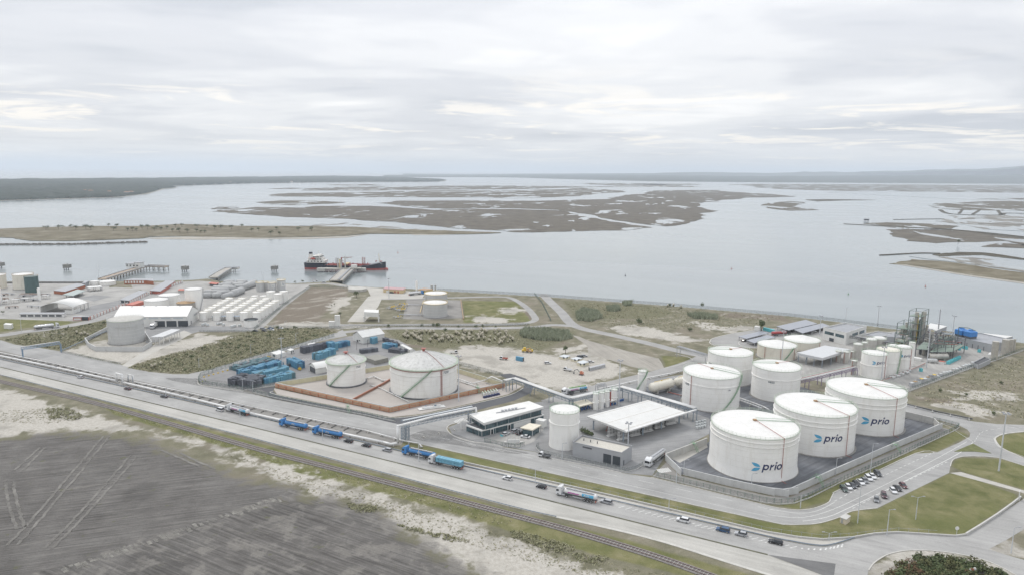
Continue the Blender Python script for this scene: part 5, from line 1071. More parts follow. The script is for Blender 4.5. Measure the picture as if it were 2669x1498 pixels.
block('prefab_office', 'long white prefabricated office by the bottle yard gate', [(706,919),(722,924.5),(745,917),(728,912)], (706,929), SHED, SHEDR, i0=0, cat='cabin', ops=((0, .3, .7, 1, 2.2, GLASS, 'window'), (1, .4, .5, .1, 2.1, DOOR, 'door')))
block('prefab_cabin', 'small square white cabin with dark door beside the prefabricated office', [(748,911),(757,914),(767,910.5),(758,907.5)], (757,922), SHED, SHEDR, i0=1, cat='cabin', ops=((1, .15, .3, .1, 2.2, DOOR, 'door'), (1, .6, .8, 1.1, 1.9, DOOR, 'window')))
block('white_container', 'plain white container behind the dark crate stack', [(802,895.5),(820,892),(822,894.5),(804,898.5)], (804,904.5), SHED, SHEDR, i0=3, cat='container')
# site huts and containers
for k, a in enumerate((([(1457,928),(1470,923.5),(1487,927),(1474,932)], (1474,938), 'cream site hut beside the tree on the building site'), ([(1487,934),(1503,930),(1519,933),(1503,938)], (1503,943.5), 'cream site hut between the two others'), ([(1503,943),(1520,938.5),(1535,943),(1517,948)], (1517,955.5), 'cream site hut beside the long grey container'))):
    block('site_hut', a[2], a[0], a[1], M('cream_cladding', (.58, .54, .42), .6, .06, 1), M('pale_blue_roof', (.52, .55, .57), .6, .06, 1), i0=3 if k < 2 else 3, cat='hut', ops=((3, .15, .4, .9, 1.9, DOOR, 'window'), (2, .55, .8, .9, 1.9, DOOR, 'window')))
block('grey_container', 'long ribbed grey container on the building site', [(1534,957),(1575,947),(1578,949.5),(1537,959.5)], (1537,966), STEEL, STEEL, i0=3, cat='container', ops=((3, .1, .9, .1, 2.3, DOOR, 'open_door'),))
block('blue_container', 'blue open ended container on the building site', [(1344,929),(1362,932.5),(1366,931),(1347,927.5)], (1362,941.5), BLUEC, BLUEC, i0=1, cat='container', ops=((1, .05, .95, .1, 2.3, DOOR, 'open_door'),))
# port buildings
vb = GL([(106,815),(191,817),(231,803),(150,801)]); vt = thing('vault_canopy', 'white barrel roofed canopy with open sides on the port yard', 'canopy', vb[0]); hE = HZ(vb[1], 800); V0 = [Vector(q) for q in vb]; vr = MB(); vs = []
for i in range(13):
    s_ = i/12; z = hE+3.6*math.sin(math.pi*s_); a = V0[0].lerp(V0[1], s_); b = V0[3].lerp(V0[2], s_); vs += [(a.x, a.y, z), (b.x, b.y, z), (a.x, a.y, z-.35), (b.x, b.y, z-.35)]
for i in range(12): o = 4*i; vr.f += [(o, o+4, o+5, o+1), (o+2, o+3, o+7, o+6), (o, o+2, o+6, o+4)]
vr.v = vs; part('roof', vr, SHEDR, vt, True, True)
for s_ in (0., 1.):
    for k in range(5): q = V0[0].lerp(V0[1], s_).lerp(V0[3].lerp(V0[2], s_), k/4); part('post', MB().box((q.x, q.y, hE/2), (.8, .8, hE)), SHED, vt, world=True)
part('side_wall', MB().strip([tuple(V0[0]), tuple(V0[3])], .4, 0, hE), SHED, vt, world=True); part('low_wall', MB().strip([tuple(V0[0].lerp(V0[1], .75)), tuple(V0[1]), tuple(V0[1].lerp(V0[2], .45))], .4, 0, 3.), SHED, vt, world=True)
canopy('port_canopy', 'slanted grey green canopy on posts behind the barrel roofed canopy', [(163,767),(202,753.5),(222,757),(190,770)], (184,777), M('weathered_green_roof', (.33, .38, .37), .7, .1, .5), cat='canopy', posts=(1,), inset=.3)
canopy('port_canopy', 'small flat white canopy in front of the low white tanks', [(225,747),(262,744),(267,747),(231,750)], (231,757), SHEDR, cat='canopy', posts=(2,))
block('brick_building', 'long red brick building with white window bands on the quay', [(323,731),(380,731),(400,733),(398,727),(345,726.5)], (323,741), BRICK, GREYR, i0=0, over=.02, ops=[(0, .04+.13*k, .12+.13*k, 1.2, 3.6, SHED, 'window') for k in range(7)])
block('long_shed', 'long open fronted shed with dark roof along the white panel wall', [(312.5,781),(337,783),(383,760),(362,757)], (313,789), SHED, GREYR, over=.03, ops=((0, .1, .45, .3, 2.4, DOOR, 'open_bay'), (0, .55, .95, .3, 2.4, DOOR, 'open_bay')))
block('long_shed', 'second long shed with dark roof farther along the port lane', [(391,757),(418,759),(456,733.5),(432,732)], (391,764.5), REDW, GREYR, over=.03)
block('red_shed', 'red block shed with white sign band beside the wide white tanks', [(328,793),(346,795),(377,785),(360,783)], (328,800.5), REDW, REDW, ops=((0, .1, .6, .8, 2., SHED, 'sign_band'),)); block('red_shed', 'low red shed beside the warehouse gable', [(314,803),(330,804),(336,799),(322,798)], (314,807), REDW, REDW)
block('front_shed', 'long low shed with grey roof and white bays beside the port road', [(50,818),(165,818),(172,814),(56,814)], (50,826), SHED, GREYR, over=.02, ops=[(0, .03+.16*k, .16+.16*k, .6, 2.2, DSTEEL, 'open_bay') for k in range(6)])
block('gate_house', 'dark gate opening with red surround beside the panel wall', [(190,826),(231,826),(233,823.5),(192,823.5)], (190,834), REDW, GREYR, cat='gate', ops=((0, .55, .97, .1, 3., DOOR, 'gate_leaf'), (0, .05, .5, .3, 1.8, SHED, 'gate_leaf')))
block('red_roof_hut', 'small hut with red roof among the bullet park lanes', [(546,739),(562,741),(569,738),(553,736)], (547,745), DSTEEL, REDW, over=.25, cat='hut'); block('red_roof_hut', 'low red roofed store beside the tall white tank', [(464,757),(482,757),(484,753.5),(467,753)], (464,762), CONCT, REDW, over=.05, cat='store')
block('grey_box', 'windowless grey box building behind the dark green tank', [(214,738),(222,738.5),(231,733),(222,732)], (215,748), GREYR, GREYR, cat='store'); block('grey_shed', 'wide low shed with mottled grey roof behind the green canopy', [(140,757),(170,760),(222,743),(200,739)], (143,765), BRICK, GREYR, over=.03)
# loading shed at small tanks
canopy('loading_shed', 'thin blue edged roof in front of the small tank rows', [(551,824),(636,824),(640,821),(556,821)], (552,834), BLUEST, cat='canopy', posts=(3,), thick=.3)
canopy('tanker_shed', 'pale grey sloping canopy over red tanker bays beside the ramp', [(392,877),(425,876),(470,857.5),(447,856)], (394,898), M('pale_metal_roof', (.50, .51, .52), .5, .05, 1), post=SHED, cat='canopy', posts=(3,), thick=.4)
# depot buildings
block('white_block', 'white L shaped block, lower half, on the cross lane', [(856.5,838.5),(872,838.5),(873,836),(858,836)], (856.5,852), SHED, SHEDR, cat='hut'); block('white_block', 'white tower block, tall half, on the cross lane', [(872,822.5),(884.8,822.5),(886,820.5),(873,820.5)], (872,852), SHED, SHEDR, cat='hut')
gt = GL([(949,836),(987,838),(988,830),(951,829)]); g_ = thing('gate_portal', 'white gate portal straddling the depot drive', 'portal', gt[0]); hg = HZ(gt[0], 812)
part('roof', MB().prism(gt, hg-3.6, hg, bottom=True), SHED, g_, world=True)
for i in range(4): part('leg', MB().box((gt[i][0], gt[i][1], (hg-3.6)/2), (1., 1., hg-3.6)), SHED, g_, world=True)
block('pink_roof_building', 'low yellow building with pink roof on the quay', [(999,753),(1050,756),(1057,751),(1006,748)], (999,762), YELW, M('pink_roof', (.42, .27, .28), .8, .1, .5), over=.04, ops=((0, .15, .3, .1, 2.2, SHED, 'door'), (0, .55, .64, .1, 2.3, REDW, 'door'), (0, .72, .8, .1, 2.3, REDW, 'door')))
block('yellow_store', 'small yellow store with brown roof behind the far corrugated tank', [(1090,754),(1108,757),(1128,754),(1106,751)], (1092,763), YELW, M('brown_roof', (.36, .25, .17), .8, .1, .5), over=.04)
tank('gas_column', 'tall white column tank on the quay beside the blue lorry', 1083.3, 1088.8, 760, 733, rise=.6, dome=True, simple=True, n=16)
for a, b in ((1122, 'left grey twin silo behind the far corrugated tank'), (1132.5, 'slimmer grey twin silo behind the far corrugated tank')): tank('silo', b, a, a+(7 if a == 1122 else 5), 757, 743, wall=GREYT, roofm=GREYT, rise=.05, simple=True, n=16)
# plant with solar car ports
for a, l in (([(2023.7,849),(2100,832),(2130,842),(2053,860)], 'larger solar car port roof beside the white trees and teal tanks'), ([(2070,857.6),(2144,841),(2163,848),(2091.6,867)], 'solar car port roof beside the white office block'), ([(1924.7,875.5),(1983,861.5),(2004,866),(1946,881.5)], 'solar car port roof at the curved drive'), ([(1947,885),(2000,872),(2022,877),(1965.5,892.6)], 'solar car port roof nearest the cream tanks')):
    canopy('solar_carport', l, a, (a[3][0], a[3][1]+10), PVR, i0=3, thick=.35, cat='car port', posts=(3, 1))
wo_, wp2, wh2 = block('white_office', 'white flat roofed office block with dark window bands at the plant', [(2146,852),(2204,840),(2259,849),(2206,866)], (2146,883), SHED, GREYR, parapet=.8, i0=0, ops=[(3, .08, .45, 4.6, 6.8, GLASS, 'window'), (3, .52, .92, 4.6, 6.8, GLASS, 'window'), (2, .1, .35, 4.6, 6.8, GLASS, 'window'), (2, .42, .7, 4.6, 6.8, GLASS, 'window'), (3, .5, .7, .1, 2.6, DOOR, 'door')])
st_, sp_, sh_ = canopy('open_shed', 'open grey shed with pale roof and deep fascia beside the cream tanks', [(2078,918),(2150,899),(2216,909),(2144,932)], (2078,944), M('pale_metal_roof', (.50, .51, .52)), post=BLUEST, i0=0, thick=1.6, cat='shed', posts=(3,))
block('grey_hall', 'pale grey hall with white roof behind the process towers', [(2412,853),(2440,861),(2468,850),(2425,842)], (2440,876), GREYB, SHEDR, i0=1, over=.01)
block('low_plant_building', 'low dark plant building with pipes behind the domed tanks', [(2308,876),(2370,882),(2400,870),(2330,866)], (2308,891), GREYB, GREYR, i0=0)
block('white_flat_store', 'white flat roofed store beside the white office', [(2245,872),(2290,878),(2330,868),(2290,862)], (2245,884), SHED, GREYR, i0=0, parapet=.4)
lg, lp, lh = block('long_grey_hall', 'long low grey hall with cooling towers on its roof', [(2488,876),(2585,897),(2640,885),(2560,868),(2500,866)], (2488,895), GREYB, GREYR, i0=0, parapet=.3, ops=[(0, .05+.15*k, .07+.15*k, .1, 3, DSTEEL, 'pilaster') for k in range(6)]+[(0, .1, .14, .1, 2.5, DOOR, 'door'), (0, .19, .23, .1, 2.5, DOOR, 'door')])
block('grey_hall', 'taller grey hall with white roof behind the silver silos', [(2543,876.5),(2610,884),(2640,876),(2565,868)], (2543,893), GREYB, SHEDR, i0=0)
CT = M('blue_cooling_tower', (.05, .20, .50), .5, .1, .6)
for px, py, l in ((2505,872,'blue cooling tower, the one nearer the process towers'), (2528,877,'blue cooling tower beside the white roofed hall')):
    q = G(px, py+2, lh); t = thing('cooling_tower', l, 'cooling tower', (q[0], q[1], lh-.25), .35)
    part('base_louvre', MB().box((0, 0, .8), (6.4, 5.2, 1.6)), DSTEEL, t); part('casing', MB().box((0, 0, 3.2), (6.8, 5.6, 3.2)).box((0, 0, 5.2), (6.8, 5.6, .8), 0, .55), CT, t); part('fan_stack', MB().cyl((0, 0, 5.5), (0, 0, 6.3), 1.6, n=16), CT, t)
part('tower_pipe', MB().tube([(*G(2496,880,lh), lh), (*G(2496,880,lh), lh+8), (*G(2520,880,lh), lh+7.5), (*G(2540,884,lh), lh+6.5)], .25, 6), DKGREEN, lg, world=True)
SILV = M('silver_silo', (.47, .45, .41), .4, .12, .5, metal=.4)
for a in ((2580.5,2599,938,890,'slim silver silo on a white plinth beside the fence'),(2607,2628,925,885,'broad silver silo behind the slim one'),(2627,2638,918,884,'narrow silver silo next to the broad one'),(2638,2645,915,883,'thinnest silver silo at the end of the silo row')): tank('silver_silo', a[4], *a[:4], wall=SILV, roofm=SILV, rise=.15, simple=True, n=24, cat='silo')
block('white_plinth', 'white square plinth block below the slim silver silo', [(2574,923),(2588,925),(2594,920),(2580,918)], (2588,936), SHED, SHEDR, i0=1, cat='plinth')
block('water_basin_box', 'long grey box basin with dark top beside the fence', [(2536,944),(2550,950),(2582,936),(2566,929)], (2550,961), GREYB, A_dark, i0=1, cat='basin', parapet=.4)
# process tower group
def frame(name, label, quad, levels, mat, deck=None, cat='structure', colr=.18):
    p = GL(quad); t = thing(name, label, cat, p[0])
    for q in p: part('column', MB().box((q[0], q[1], levels[-1]/2), (colr*2, colr*2, levels[-1])), mat, t, world=True)
    for z in levels:
        for i in range(4): part('beam', MB().tube([(*p[i], z), (*p[(i+1) % 4], z)], colr*.8, 4), mat, t, world=True)
        if deck and z in deck: part('deck', MB().prism([tuple(lerp2(q, (sum(k[0] for k in p)/4, sum(k[1] for k in p)/4), .02)) for q in p], z+.1, z+.2, bottom=True), deck[z], t, world=True)
    return t, p
DG = M('dark_green_steel', (.13, .165, .15), .6, .15, .8); GG = M('green_grating', (.20, .25, .21), .7, .15, 1)
t, p = frame('process_tower', 'tall green steel process structure full of vessels at the plant', [(2362,893),(2395,897),(2412,888),(2380,885)], [5, 10, 15, 20, 24], DG, {5: GG, 10: GG, 15: GG, 20: GG})
for k in range(9): q = uvq(p, .15+.35*(k % 3), .2+.3*(k//3)); part('vessel', MB().cyl((*q, 1), (*q, 8+5*((k*7) % 4)), .9+.3*(k % 2), n=10), SILV if k % 2 else DG, t, world=True)
for k in range(5): q = uvq(p, .1+.2*k, .1); part('riser', MB().tube([(*q, .5), (*q, 18+k)], .2, 5), YEL if k == 3 else STEEL, t, world=True)
t, p = frame('process_deck', 'wide green process platform beside the tall process structure', [(2335,885),(2368,890),(2385,880),(2352,876)], [4.5, 9, 13], DG, {4.5: GG, 9: GG})
for k in range(8): q = uvq(p, .12+.24*(k % 4), .3+.4*(k//4)); part('vessel', MB().cyl((*q, .5), (*q, 6+3*(k % 3)), .8, n=10), SILV, t, world=True)
tank('distillation_column', 'tall silver stack rising above the green process structure', 2399, 2407, 890, 812, wall=SILV, roofm=SILV, rise=.3, n=20, girders=(.55, .93), rail=STEEL, cat='stack')
for a, l in (((2392,2400,892,845),'silver vessel column beside the stack'), ((2420,2431,905,862),'broad silver vessel column with green top rail'), ((2374,2384,890,846),'silver vessel column with orange top behind the green frame'), ((2408,2416,893,848),'silver column right behind the stack')): tank('vessel_column', l, *a, wall=SILV, roofm=RUST, rise=.3, n=16, rail=LGREEN, cat='column')
rg = random.Random(44)
for k, (quad, lb) in enumerate((([(2330,900),(2356,905),(2372,895),(2346,891)], 'pipe filled steel module behind the domed prio tanks'), ([(2404,905),(2424,908),(2436,899),(2416,896)], 'pipe filled steel module beside the broad vessel column'), ([(2440,892),(2470,896),(2482,888),(2452,885)], 'low pipe module in front of the pale grey hall'))):
    t, p = frame('process_module', lb, quad, [3.5, 7, 10][:3 if k < 2 else 2], DSTEEL if k else DG, {3.5: GG})
    for i in range(9): q = uvq(p, .1+.4*(i % 3), .15+.35*(i//3)); part('vessel', MB().cyl((*q, .2), (*q, rg.uniform(3, 9)), rg.uniform(.4, 1.0), n=8), rg.choice((SILV, STEEL, CONCT, DG)), t, world=True)
    for i in range(7): z = rg.uniform(1, 9); v = rg.random(); part('pipe', MB().tube([(*uvq(p, 0, v), z), (*uvq(p, 1, v), z)], .14, 5), rg.choice((STEEL, PIPE, RED, YEL)), t, world=True)
one('vent_pipe', MB().cyl((*G(2444,872), 0), (*G(2444,872), 20), .5, .35, n=8).box((*G(2444,872), 9), (3, 3, .3)), STEEL, 'thin vent pipe in front of the pale grey hall', 'pipe')
t, p = frame('steel_gantry', 'open black steel frame over the silver horizontal vessel', [(2420,938),(2482,937),(2512,919),(2455,910)], [5.5, 8.5, 11], DSTEEL, {5.5: GG})
for u in (.33, .66):
    for v in (0, .5, 1): q = uvq(p, u, v); part('column', MB().box((*q, 5.5), (.3, .3, 11)), DSTEEL, t, world=True)
for v in (.25, .5, .75): part('beam', MB().tube([(*uvq(p, 0, v), 11), (*uvq(p, 1, v), 11)], .14, 4), DSTEEL, t, world=True)
part('pipework', MB().tube([(*uvq(p, 0, .3), 9.2), (*uvq(p, 1, .3), 9.2)], .25, 6).tube([(*uvq(p, 0, .6), 9.2), (*uvq(p, 1, .6), 9.2)], .2, 6), RED, t, world=True)
bullet('silver_vessel', 'long silver horizontal vessel under the black steel frame', G(2422,937), G(2466,937), 2.0, SILV, 2.6)
fr2, p = frame('dark_pipe_frame', 'dark pipe frame between the domed prio tanks and the black frame', [(2385,928),(2418,930),(2440,915),(2405,908)], [5, 9, 11], DSTEEL, {5: GG})
for k in range(6): q = uvq(p, .2+.3*(k % 3), .3+.4*(k//3)); part('vessel', MB().cyl((*q, .3), (*q, 4+k % 3), .9, n=10), SILV if k % 2 else DSTEEL, fr2, world=True)
block('switch_box', 'white switch cabinet in front of the dark pipe frame', [(2378,931),(2400,935),(2404,932),(2382,928)], (2400,941), SHED, SHEDR, i0=1, cat='cabinet', thick=.1); block('fire_box', 'white and red cabinet beside the teal container row', [(2446,940.5),(2461,943),(2464,941),(2449,938.5)], (2461,949), SHED, REDW, i0=1, cat='cabinet', thick=.15)
bullet('grey_bullet', 'small grey horizontal tank lying beside the white red cabinet', G(2418,944), G(2440,945), 1.3, GREYT, 1.5)
ib = MB().box((0, 0, .65), (1.15, 1.0, 1.1)); ibm = ib.box((0, 0, 1.28), (.4, .4, .15)).mesh('container', TEAL)
for k in range(10): q = G(2471+k*3.2, 948-k*1.55); tag(link('teal_container', MB().box((0, 0, 1.), (1.5, 1.5, 1.9)).cyl((0, 0, 1.9), (0, 0, 2.2), .4, n=8).mesh('teal_container', TEAL) if k == 0 else bpy.data.meshes['teal_container'], None, (*q, .03), .4), 'teal plastic container in the row in front of the black frame', 'container', 'teal containers by the black frame')
for k in range(14): q = G(2484+k*2.6, 906+(k % 7)*.9+(k//7)*-2.); tag(link('teal_container', bpy.data.meshes['teal_container'], None, (*q, .03), .3), 'teal plastic container against the long grey hall', 'container', 'teal containers by the long hall')
for q, l in ((G(2552,917), 'lone teal container on the plant yard'), (G(2400,967), 'teal container beside the flood light mast at the prio tanks')): tag(link('teal_container', bpy.data.meshes['teal_container'], None, (*q, .03), .3), l, 'container')
for k in range(6): q = G(1992+k*4.6, 860+k*1.1); tag(link('teal_tank', MB().cyl((0, 0, 0), (0, 0, 2.2), 1.1, n=12).ball((0, 0, 2.2), 1.1, 12, 4, .35).mesh('teal_tank', TEAL) if k == 0 else bpy.data.meshes['teal_tank'], None, (*q, .04)), 'round teal tank in the row beside the solar car port', 'tank', 'round teal tanks by the car port')
block('white_store', 'small white store beside the lone tree at the car park', [(1966,851),(1980,853),(1984,850),(1970,848)], (1980,863), SHED, SHEDR, i0=1, cat='store')
r = random.Random(3); IBC = M('ibc_white', (.50, .52, .52), .5, .1, 1); BRN = M('scrap_brown', (.30, .2, .1), .8, .2, 1)
for k in range(20):
    f = k/19; q = G(2376+(2535-2376)*f, 1006-(1006-950)*f); sx = r.uniform(1.8, 3.2) if k < 8 else r.uniform(1.2, 2.2); hh = r.uniform(1.6, 2.6) if k < 8 else r.uniform(1., 1.9); t = thing('scrap_skip', ['dented steel skip full of pale scrap standing by the plant fence', 'wire cage with white drums by the plant fence'][k % 2], 'skip' if k % 2 == 0 else 'cage', (*q, 0), .35+r.uniform(-.1, .1), 'skips by the plant fence' if k % 2 == 0 else 'cages by the plant fence')
    t.name = 'scrap_skip' if k % 2 == 0 else 'wire_cage'
    part('body', MB().box((0, 0, hh/2), (sx, 2.0, hh), 0, 1.05), [STEEL, GREYT, IBC][k % 3], t); part('contents', MB().box((0, 0, hh+.1), (sx*.85, 1.6, .35)), [IBC, BRN, DSTEEL, YEL][(k*5) % 4] if k < 9 else IBC, t)
for k in range(9): q = G(2322+k*6, 985-k*2.1+(k % 2)*3); tag(link('steel_drum', MB().cyl((-1.4, 0, .75), (1.4, 0, .75), .75, n=12).box((0, 0, .1), (2, 1, .2)).mesh('steel_drum', GREYT) if k == 0 else bpy.data.meshes['steel_drum'], None, (*q, .03), .3+.2*(k % 3)), 'grey steel cylinder lying beside the slim prio tanks', 'cylinder', 'grey cylinders lying on the plant yard')
q = quadwall('plant_kerb_wall', 'low concrete wall with red pipe in front of the slim prio tanks', [(2290,998),(2340,980),(2395,957),(2411,949)], .8, .5, CWALL); part('fire_pipe', MB().tube([(x, y, 1.) for x, y in q[1]], .15, 6), RED, q[0], world=True)
# ================================================================ PIPES, RACKS, MASTS
def at(px, py, z): x, y = G(px, py, z); return (x, y, z)
def pipeline(label, pts, r, mat=PIPE, supports=8., sup=CONCT, name='pipeline'):
    t = thing(name, label, 'pipeline', (pts[0][0], pts[0][1], 0)); part('pipe', MB().tube(pts, r, 10), mat, t, True, True); me = MB().box((0, 0, .5), (.35, 1.6, 1.)).mesh('support', sup)
    for x, y, a in along([(p[0], p[1]) for p in pts], supports)[:280]:
        part('support', me, None, t, loc=(x-pts[0][0], y-pts[0][1], -.35), rz=a)
    return t
zb = 1.1
near = [at(x, y, zb) for x, y in [(-200,884),(0,926),(150,957.5),(304,991)]]
hl = HZ(G(304,994), 970); hl2 = HZ(G(337,983), 964)
loop = [at(304,991,zb)[:2]+(hl,), at(320,995,zb)[:2]+(hl,), at(320,995,zb)]
near2 = [at(x, y, zb) for x, y in [(500,1037),(667,1078.5),(850,1119.5),(1000,1151),(1019,1156),(1037,1153.5)]]
zt_ = HZ(G(1038,1157), 1107); top = [at(1037,1153.5,zb)[:2]+(zt_,), at(1130,1084.5,zt_), at(1240,1062,zt_)]
top2 = [top[2], (top[2][0]+.2, top[2][1], zt_-2.5)]
pipeline('thick white insulated pipeline beside the highway with a tall loop and bridge', near+loop+near2+top+top2[1:], .55)
far = [at(x, y, .9) for x, y in [(-200,876),(0,917.5),(150,948),(333,989.5)]]; fl = [far[-1][:2]+(hl2,), at(348,993,.9)[:2]+(hl2,), at(348,993,.9)]
pipeline('thin white pipeline nearest the access road ending beside the truss bridge', far+fl+[at(x, y, .9) for x, y in [(500,1024),(667,1061),(952,1119.5),(1027,1140),(1054,1147.5),(1092,1154),(1099,1163)]], .28)
for k, (a, b) in enumerate((((304,994),(320,998)), ((333,992),(348,996)))):
    g0, g1 = G(*a), G(*b); t = thing('loop_frame', 'steel frame carrying the loop of the %s pipeline' % ('thick' if k == 0 else 'thin'), 'frame', g0)
    for q in (g0, g1):
        q = lerp2(q, lerp2(g0, g1, .5), .3); part('post', MB().box((q[0], q[1], (hl if k == 0 else hl2)/2), (.25, .25, (hl if k == 0 else hl2))), BLUEST, t, world=True)
# ladders of cross sleepers between the pipes
rs = thing('pipe_sleeper_row', 'dark cross beams lying between the two roadside pipelines', 'beams', G(0,926)); sm_ = MB().box((0, 0, .3), (.4, 4.2, .35)).mesh('cross_beam', M('dark_beam', (.16, .155, .15), .9, .2, 1))
for x, y, a in along([G(0,922), G(500,1030), G(952,1128)], 7.5)[:150]: part('cross_beam', sm_, None, rs, loc=(x-rs.location.x, y-rs.location.y, 0), rz=a+.1)
def lattice(a, b, w_, n, r=.08, mb=None):
    "box lattice beam between two points (world), width w_ in the vertical plane and across"
    mb = mb or MB(); a = Vector(a); b = Vector(b); d = (b-a).normalized(); up = Vector((0, 0, 1)) if abs(d.z) < .9 else Vector((1, 0, 0)); s = d.cross(up).normalized(); u = s.cross(d)
    cs = [s*i*w_[0]/2+u*j*w_[1]/2 for i, j in ((-1, -1), (1, -1), (1, 1), (-1, 1))]
    for c in cs: mb.cyl(a+c, b+c, r*1.4, n=4)
    for k in range(n+1):
        p = a.lerp(b, k/n)
        for i in range(4): mb.cyl(p+cs[i], p+cs[(i+1) % 4], r, n=4)
        if k < n:
            q = a.lerp(b, (k+1)/n)
            for i in range(4): mb.cyl(p+cs[i], q+cs[(i+1) % 4], r*.8, n=3)
    return mb
BLUEST = M('bridge_steel', (.20, .245, .29), .5, .12, 1); g0 = Vector(at(1046,1159,0)); g1 = Vector(G(1222,1105)+(0,)); bt = thing('truss_bridge', 'blue grey steel truss bridge carrying pipes over the access road', 'bridge', (g0.x, g0.y, 0))
tA = Vector(at(1050,1104,zt_-1.2)); tB = Vector(at(1232,1066,zt_-1.2)); part('truss', lattice(tA, tB, (4, 2.0), 16, .09), BLUEST, bt, world=True)
for q, nm in ((tA, 0), (tA+(tB-tA)*.06, 0), (tB+(tA-tB)*.05, 1)): part('leg', lattice((q.x, q.y, 0), (q.x, q.y, zt_-2.2), (3.2, 1.2), 4, .09), BLUEST, bt, world=True)
part('walkway', MB().strip([(tA.x-.3, tA.y+1.6), (tB.x-.3, tB.y+1.6)], 1.2, zt_-.1, .12), M('grating', (.44, .47, .49), .6, .1, 2), bt, world=True)
def rack(name, label, pts, z, wd, pipes, legs, legm=STEEL, lat=True, cat='pipe rack'):
    t = thing(name, label, cat, (pts[0][0], pts[0][1], 0)); P2 = [Vector(p) for p in pts]
    for off, dz, r, m in pipes: part('pipe', MB().tube([(x, y, z+dz) for x, y in offset(pts, off)], r, 8), m, t, True, True)
    for a, b in zip(P2, P2[1:]):
        n = max(2, int((b-a).length/2.6))
        if lat: part('truss', lattice((a.x, a.y, z-.9), (b.x, b.y, z-.9), (wd, 1.2), n, .09), legm, t, world=True)
        for k in range(legs+1 if b is P2[-1] else legs):
            q = a.lerp(b, (k+.02)/legs); d = (b-a).normalized(); nr = Vector((-d.y, d.x))
            for s_ in (-1, 1): w_ = q+nr*s_*wd/2; part('leg', MB().box((w_.x, w_.y, (z-1.2)/2), (.32, .32, z-1.2)), legm, t, world=True)
    return t
def pl6(z, *px): return [G(a, b, z) for a, b in px]
WP4 = lambda wd: [(-wd*.35, .3, .22, PIPE), (-wd*.1, .3, .28, PIPE), (wd*.15, .3, .2, PIPE), (wd*.38, .3, .25, PIPE)]
rack('pipe_rack', 'white pipe rack descending from the khaki bund to the additive tanks', pl6(6, (1315,991),(1340,985),(1488,1037)), 6, 3.0, WP4(3.), 3, BLUEST)
rack('pipe_rack', 'white pipe rack behind the additive tanks', pl6(6, (1488,1037),(1618,1007)), 6, 2.6, WP4(2.6), 4, BLUEST)
rack('pipe_rack', 'white pipe rack running down behind the loading canopy', pl6(6.5, (1618,1007),(1720,1036),(1812,1063)), 6.5, 3.2, WP4(3.2), 4, BLUEST)
rack('pipe_rack', 'grey gantry crossing the shore lane beside the plain tanks', pl6(7, (1768,901),(1842,923)), 7, 3, [(-1, .1, .2, STEEL), (0, .1, .2, STEEL), (1, .1, .2, STEEL)], 1, STEEL)
rack('pipe_rack', 'green edged pipe bridge between tank 4400 and the process plant', pl6(6, (2070,992),(2230,955)), 6, 2.6, [(-.9, .3, .2, PIPE), (0, .3, .25, PIPE), (.9, .3, .15, RED), (1.25, 1.2, .08, GREEN)], 5, M('purple_steel', (.22, .18, .26), .6, .1, 1))
rack('pipe_rack', 'green pipe bridge rising to the cooling tower roof', pl6(9, (2430,900),(2486,876)), 9, 2.4, [(-.8, .3, .2, DG), (.8, .3, .2, DG)], 3, DG)
q0 = HZ(G(55,933), 904); q1 = HZ(G(155,913), 889)
rack('pipe_rack', 'blue steel gantry carrying a pipe over the port road end', [G(55,904,q0), G(155,889,q0)], q0, 2.2, [(0, .2, .25, PIPE)], 1, M('blue_gantry', (.18, .26, .36), .5, .1, 1))
rack('pipe_rack', 'dark service bridge from the process towers to the white office', pl6(6, (2213,873),(2330,893)), 6, 2., [(0, .2, .2, STEEL)], 3, DSTEEL)
pipeline('ground pipe climbing from the gantry to the grey white tank', [at(x, y, 1.) for x, y in [(160,912),(220,886),(284,859)]], .3, BLUEST)
pipeline('white pipe bundle beside the rack lane', [at(x, y, 1.) for x, y in [(1560,1013),(1690,983),(1776,966)]], .35); pipeline('second white pipe beside the rack lane', [at(x, y, .7) for x, y in [(1700,1000),(1780,977)]], .25)
pipeline('white pipe crossing the floor of the khaki bund', [at(x, y, .8) for x, y in [(955,985),(975,979),(998,990),(1022,988)]], .3); pipeline('white pipe running along the front of the largest domed tank', [at(x, y, .5) for x, y in [(966,1003),(985,1007),(1066,1046)]], .25)
pipeline('white pipe from the largest domed tank over the khaki wall', [at(x, y, 1.) for x, y in [(1193,985),(1230,998)]]+[at(1268,988,2.), at(1273,984,4.), at(1282,980,4.2), at(1310,992,4.2)], .3)
pipeline('white pipe along the back floor of the domed bund', [at(x, y, .6) for x, y in [(1193,990),(1252,1009)]], .25); pipeline('white pipe bundle leaving the loading bays for the tanks', [at(x, y, 1.2) for x, y in [(1926,1035),(1960,1047),(1990,1058),(2004,1066)]], .3)
pipeline('second white pipe of the bundle between the plain tanks', [at(x, y, 1.2) for x, y in [(1925,1040),(1958,1052),(1985,1062)]], .3); pipeline('pipe bundle along the link road beyond the bund', [at(x, y, .5) for x, y in [(2345,1047),(2440,1070),(2535,1090)]], .3, DSTEEL); pipeline('paler pipe along the link road beyond the bund', [at(x, y, .5) for x, y in [(2345,1050),(2440,1074),(2528,1092)]], .2, STEEL)
pipeline('red fire pipe on the dark floor beside the spiral stair tank', [at(x, y, .5) for x, y in [(1740,1020),(1776,1029)]], .22, RED)
rack('pipe_rack', 'tall pipe rack beside the rack lane pump station', pl6(5, (1555,1000),(1577,996)), 5, 2, [(0, .2, .3, PIPE)], 1, STEEL)
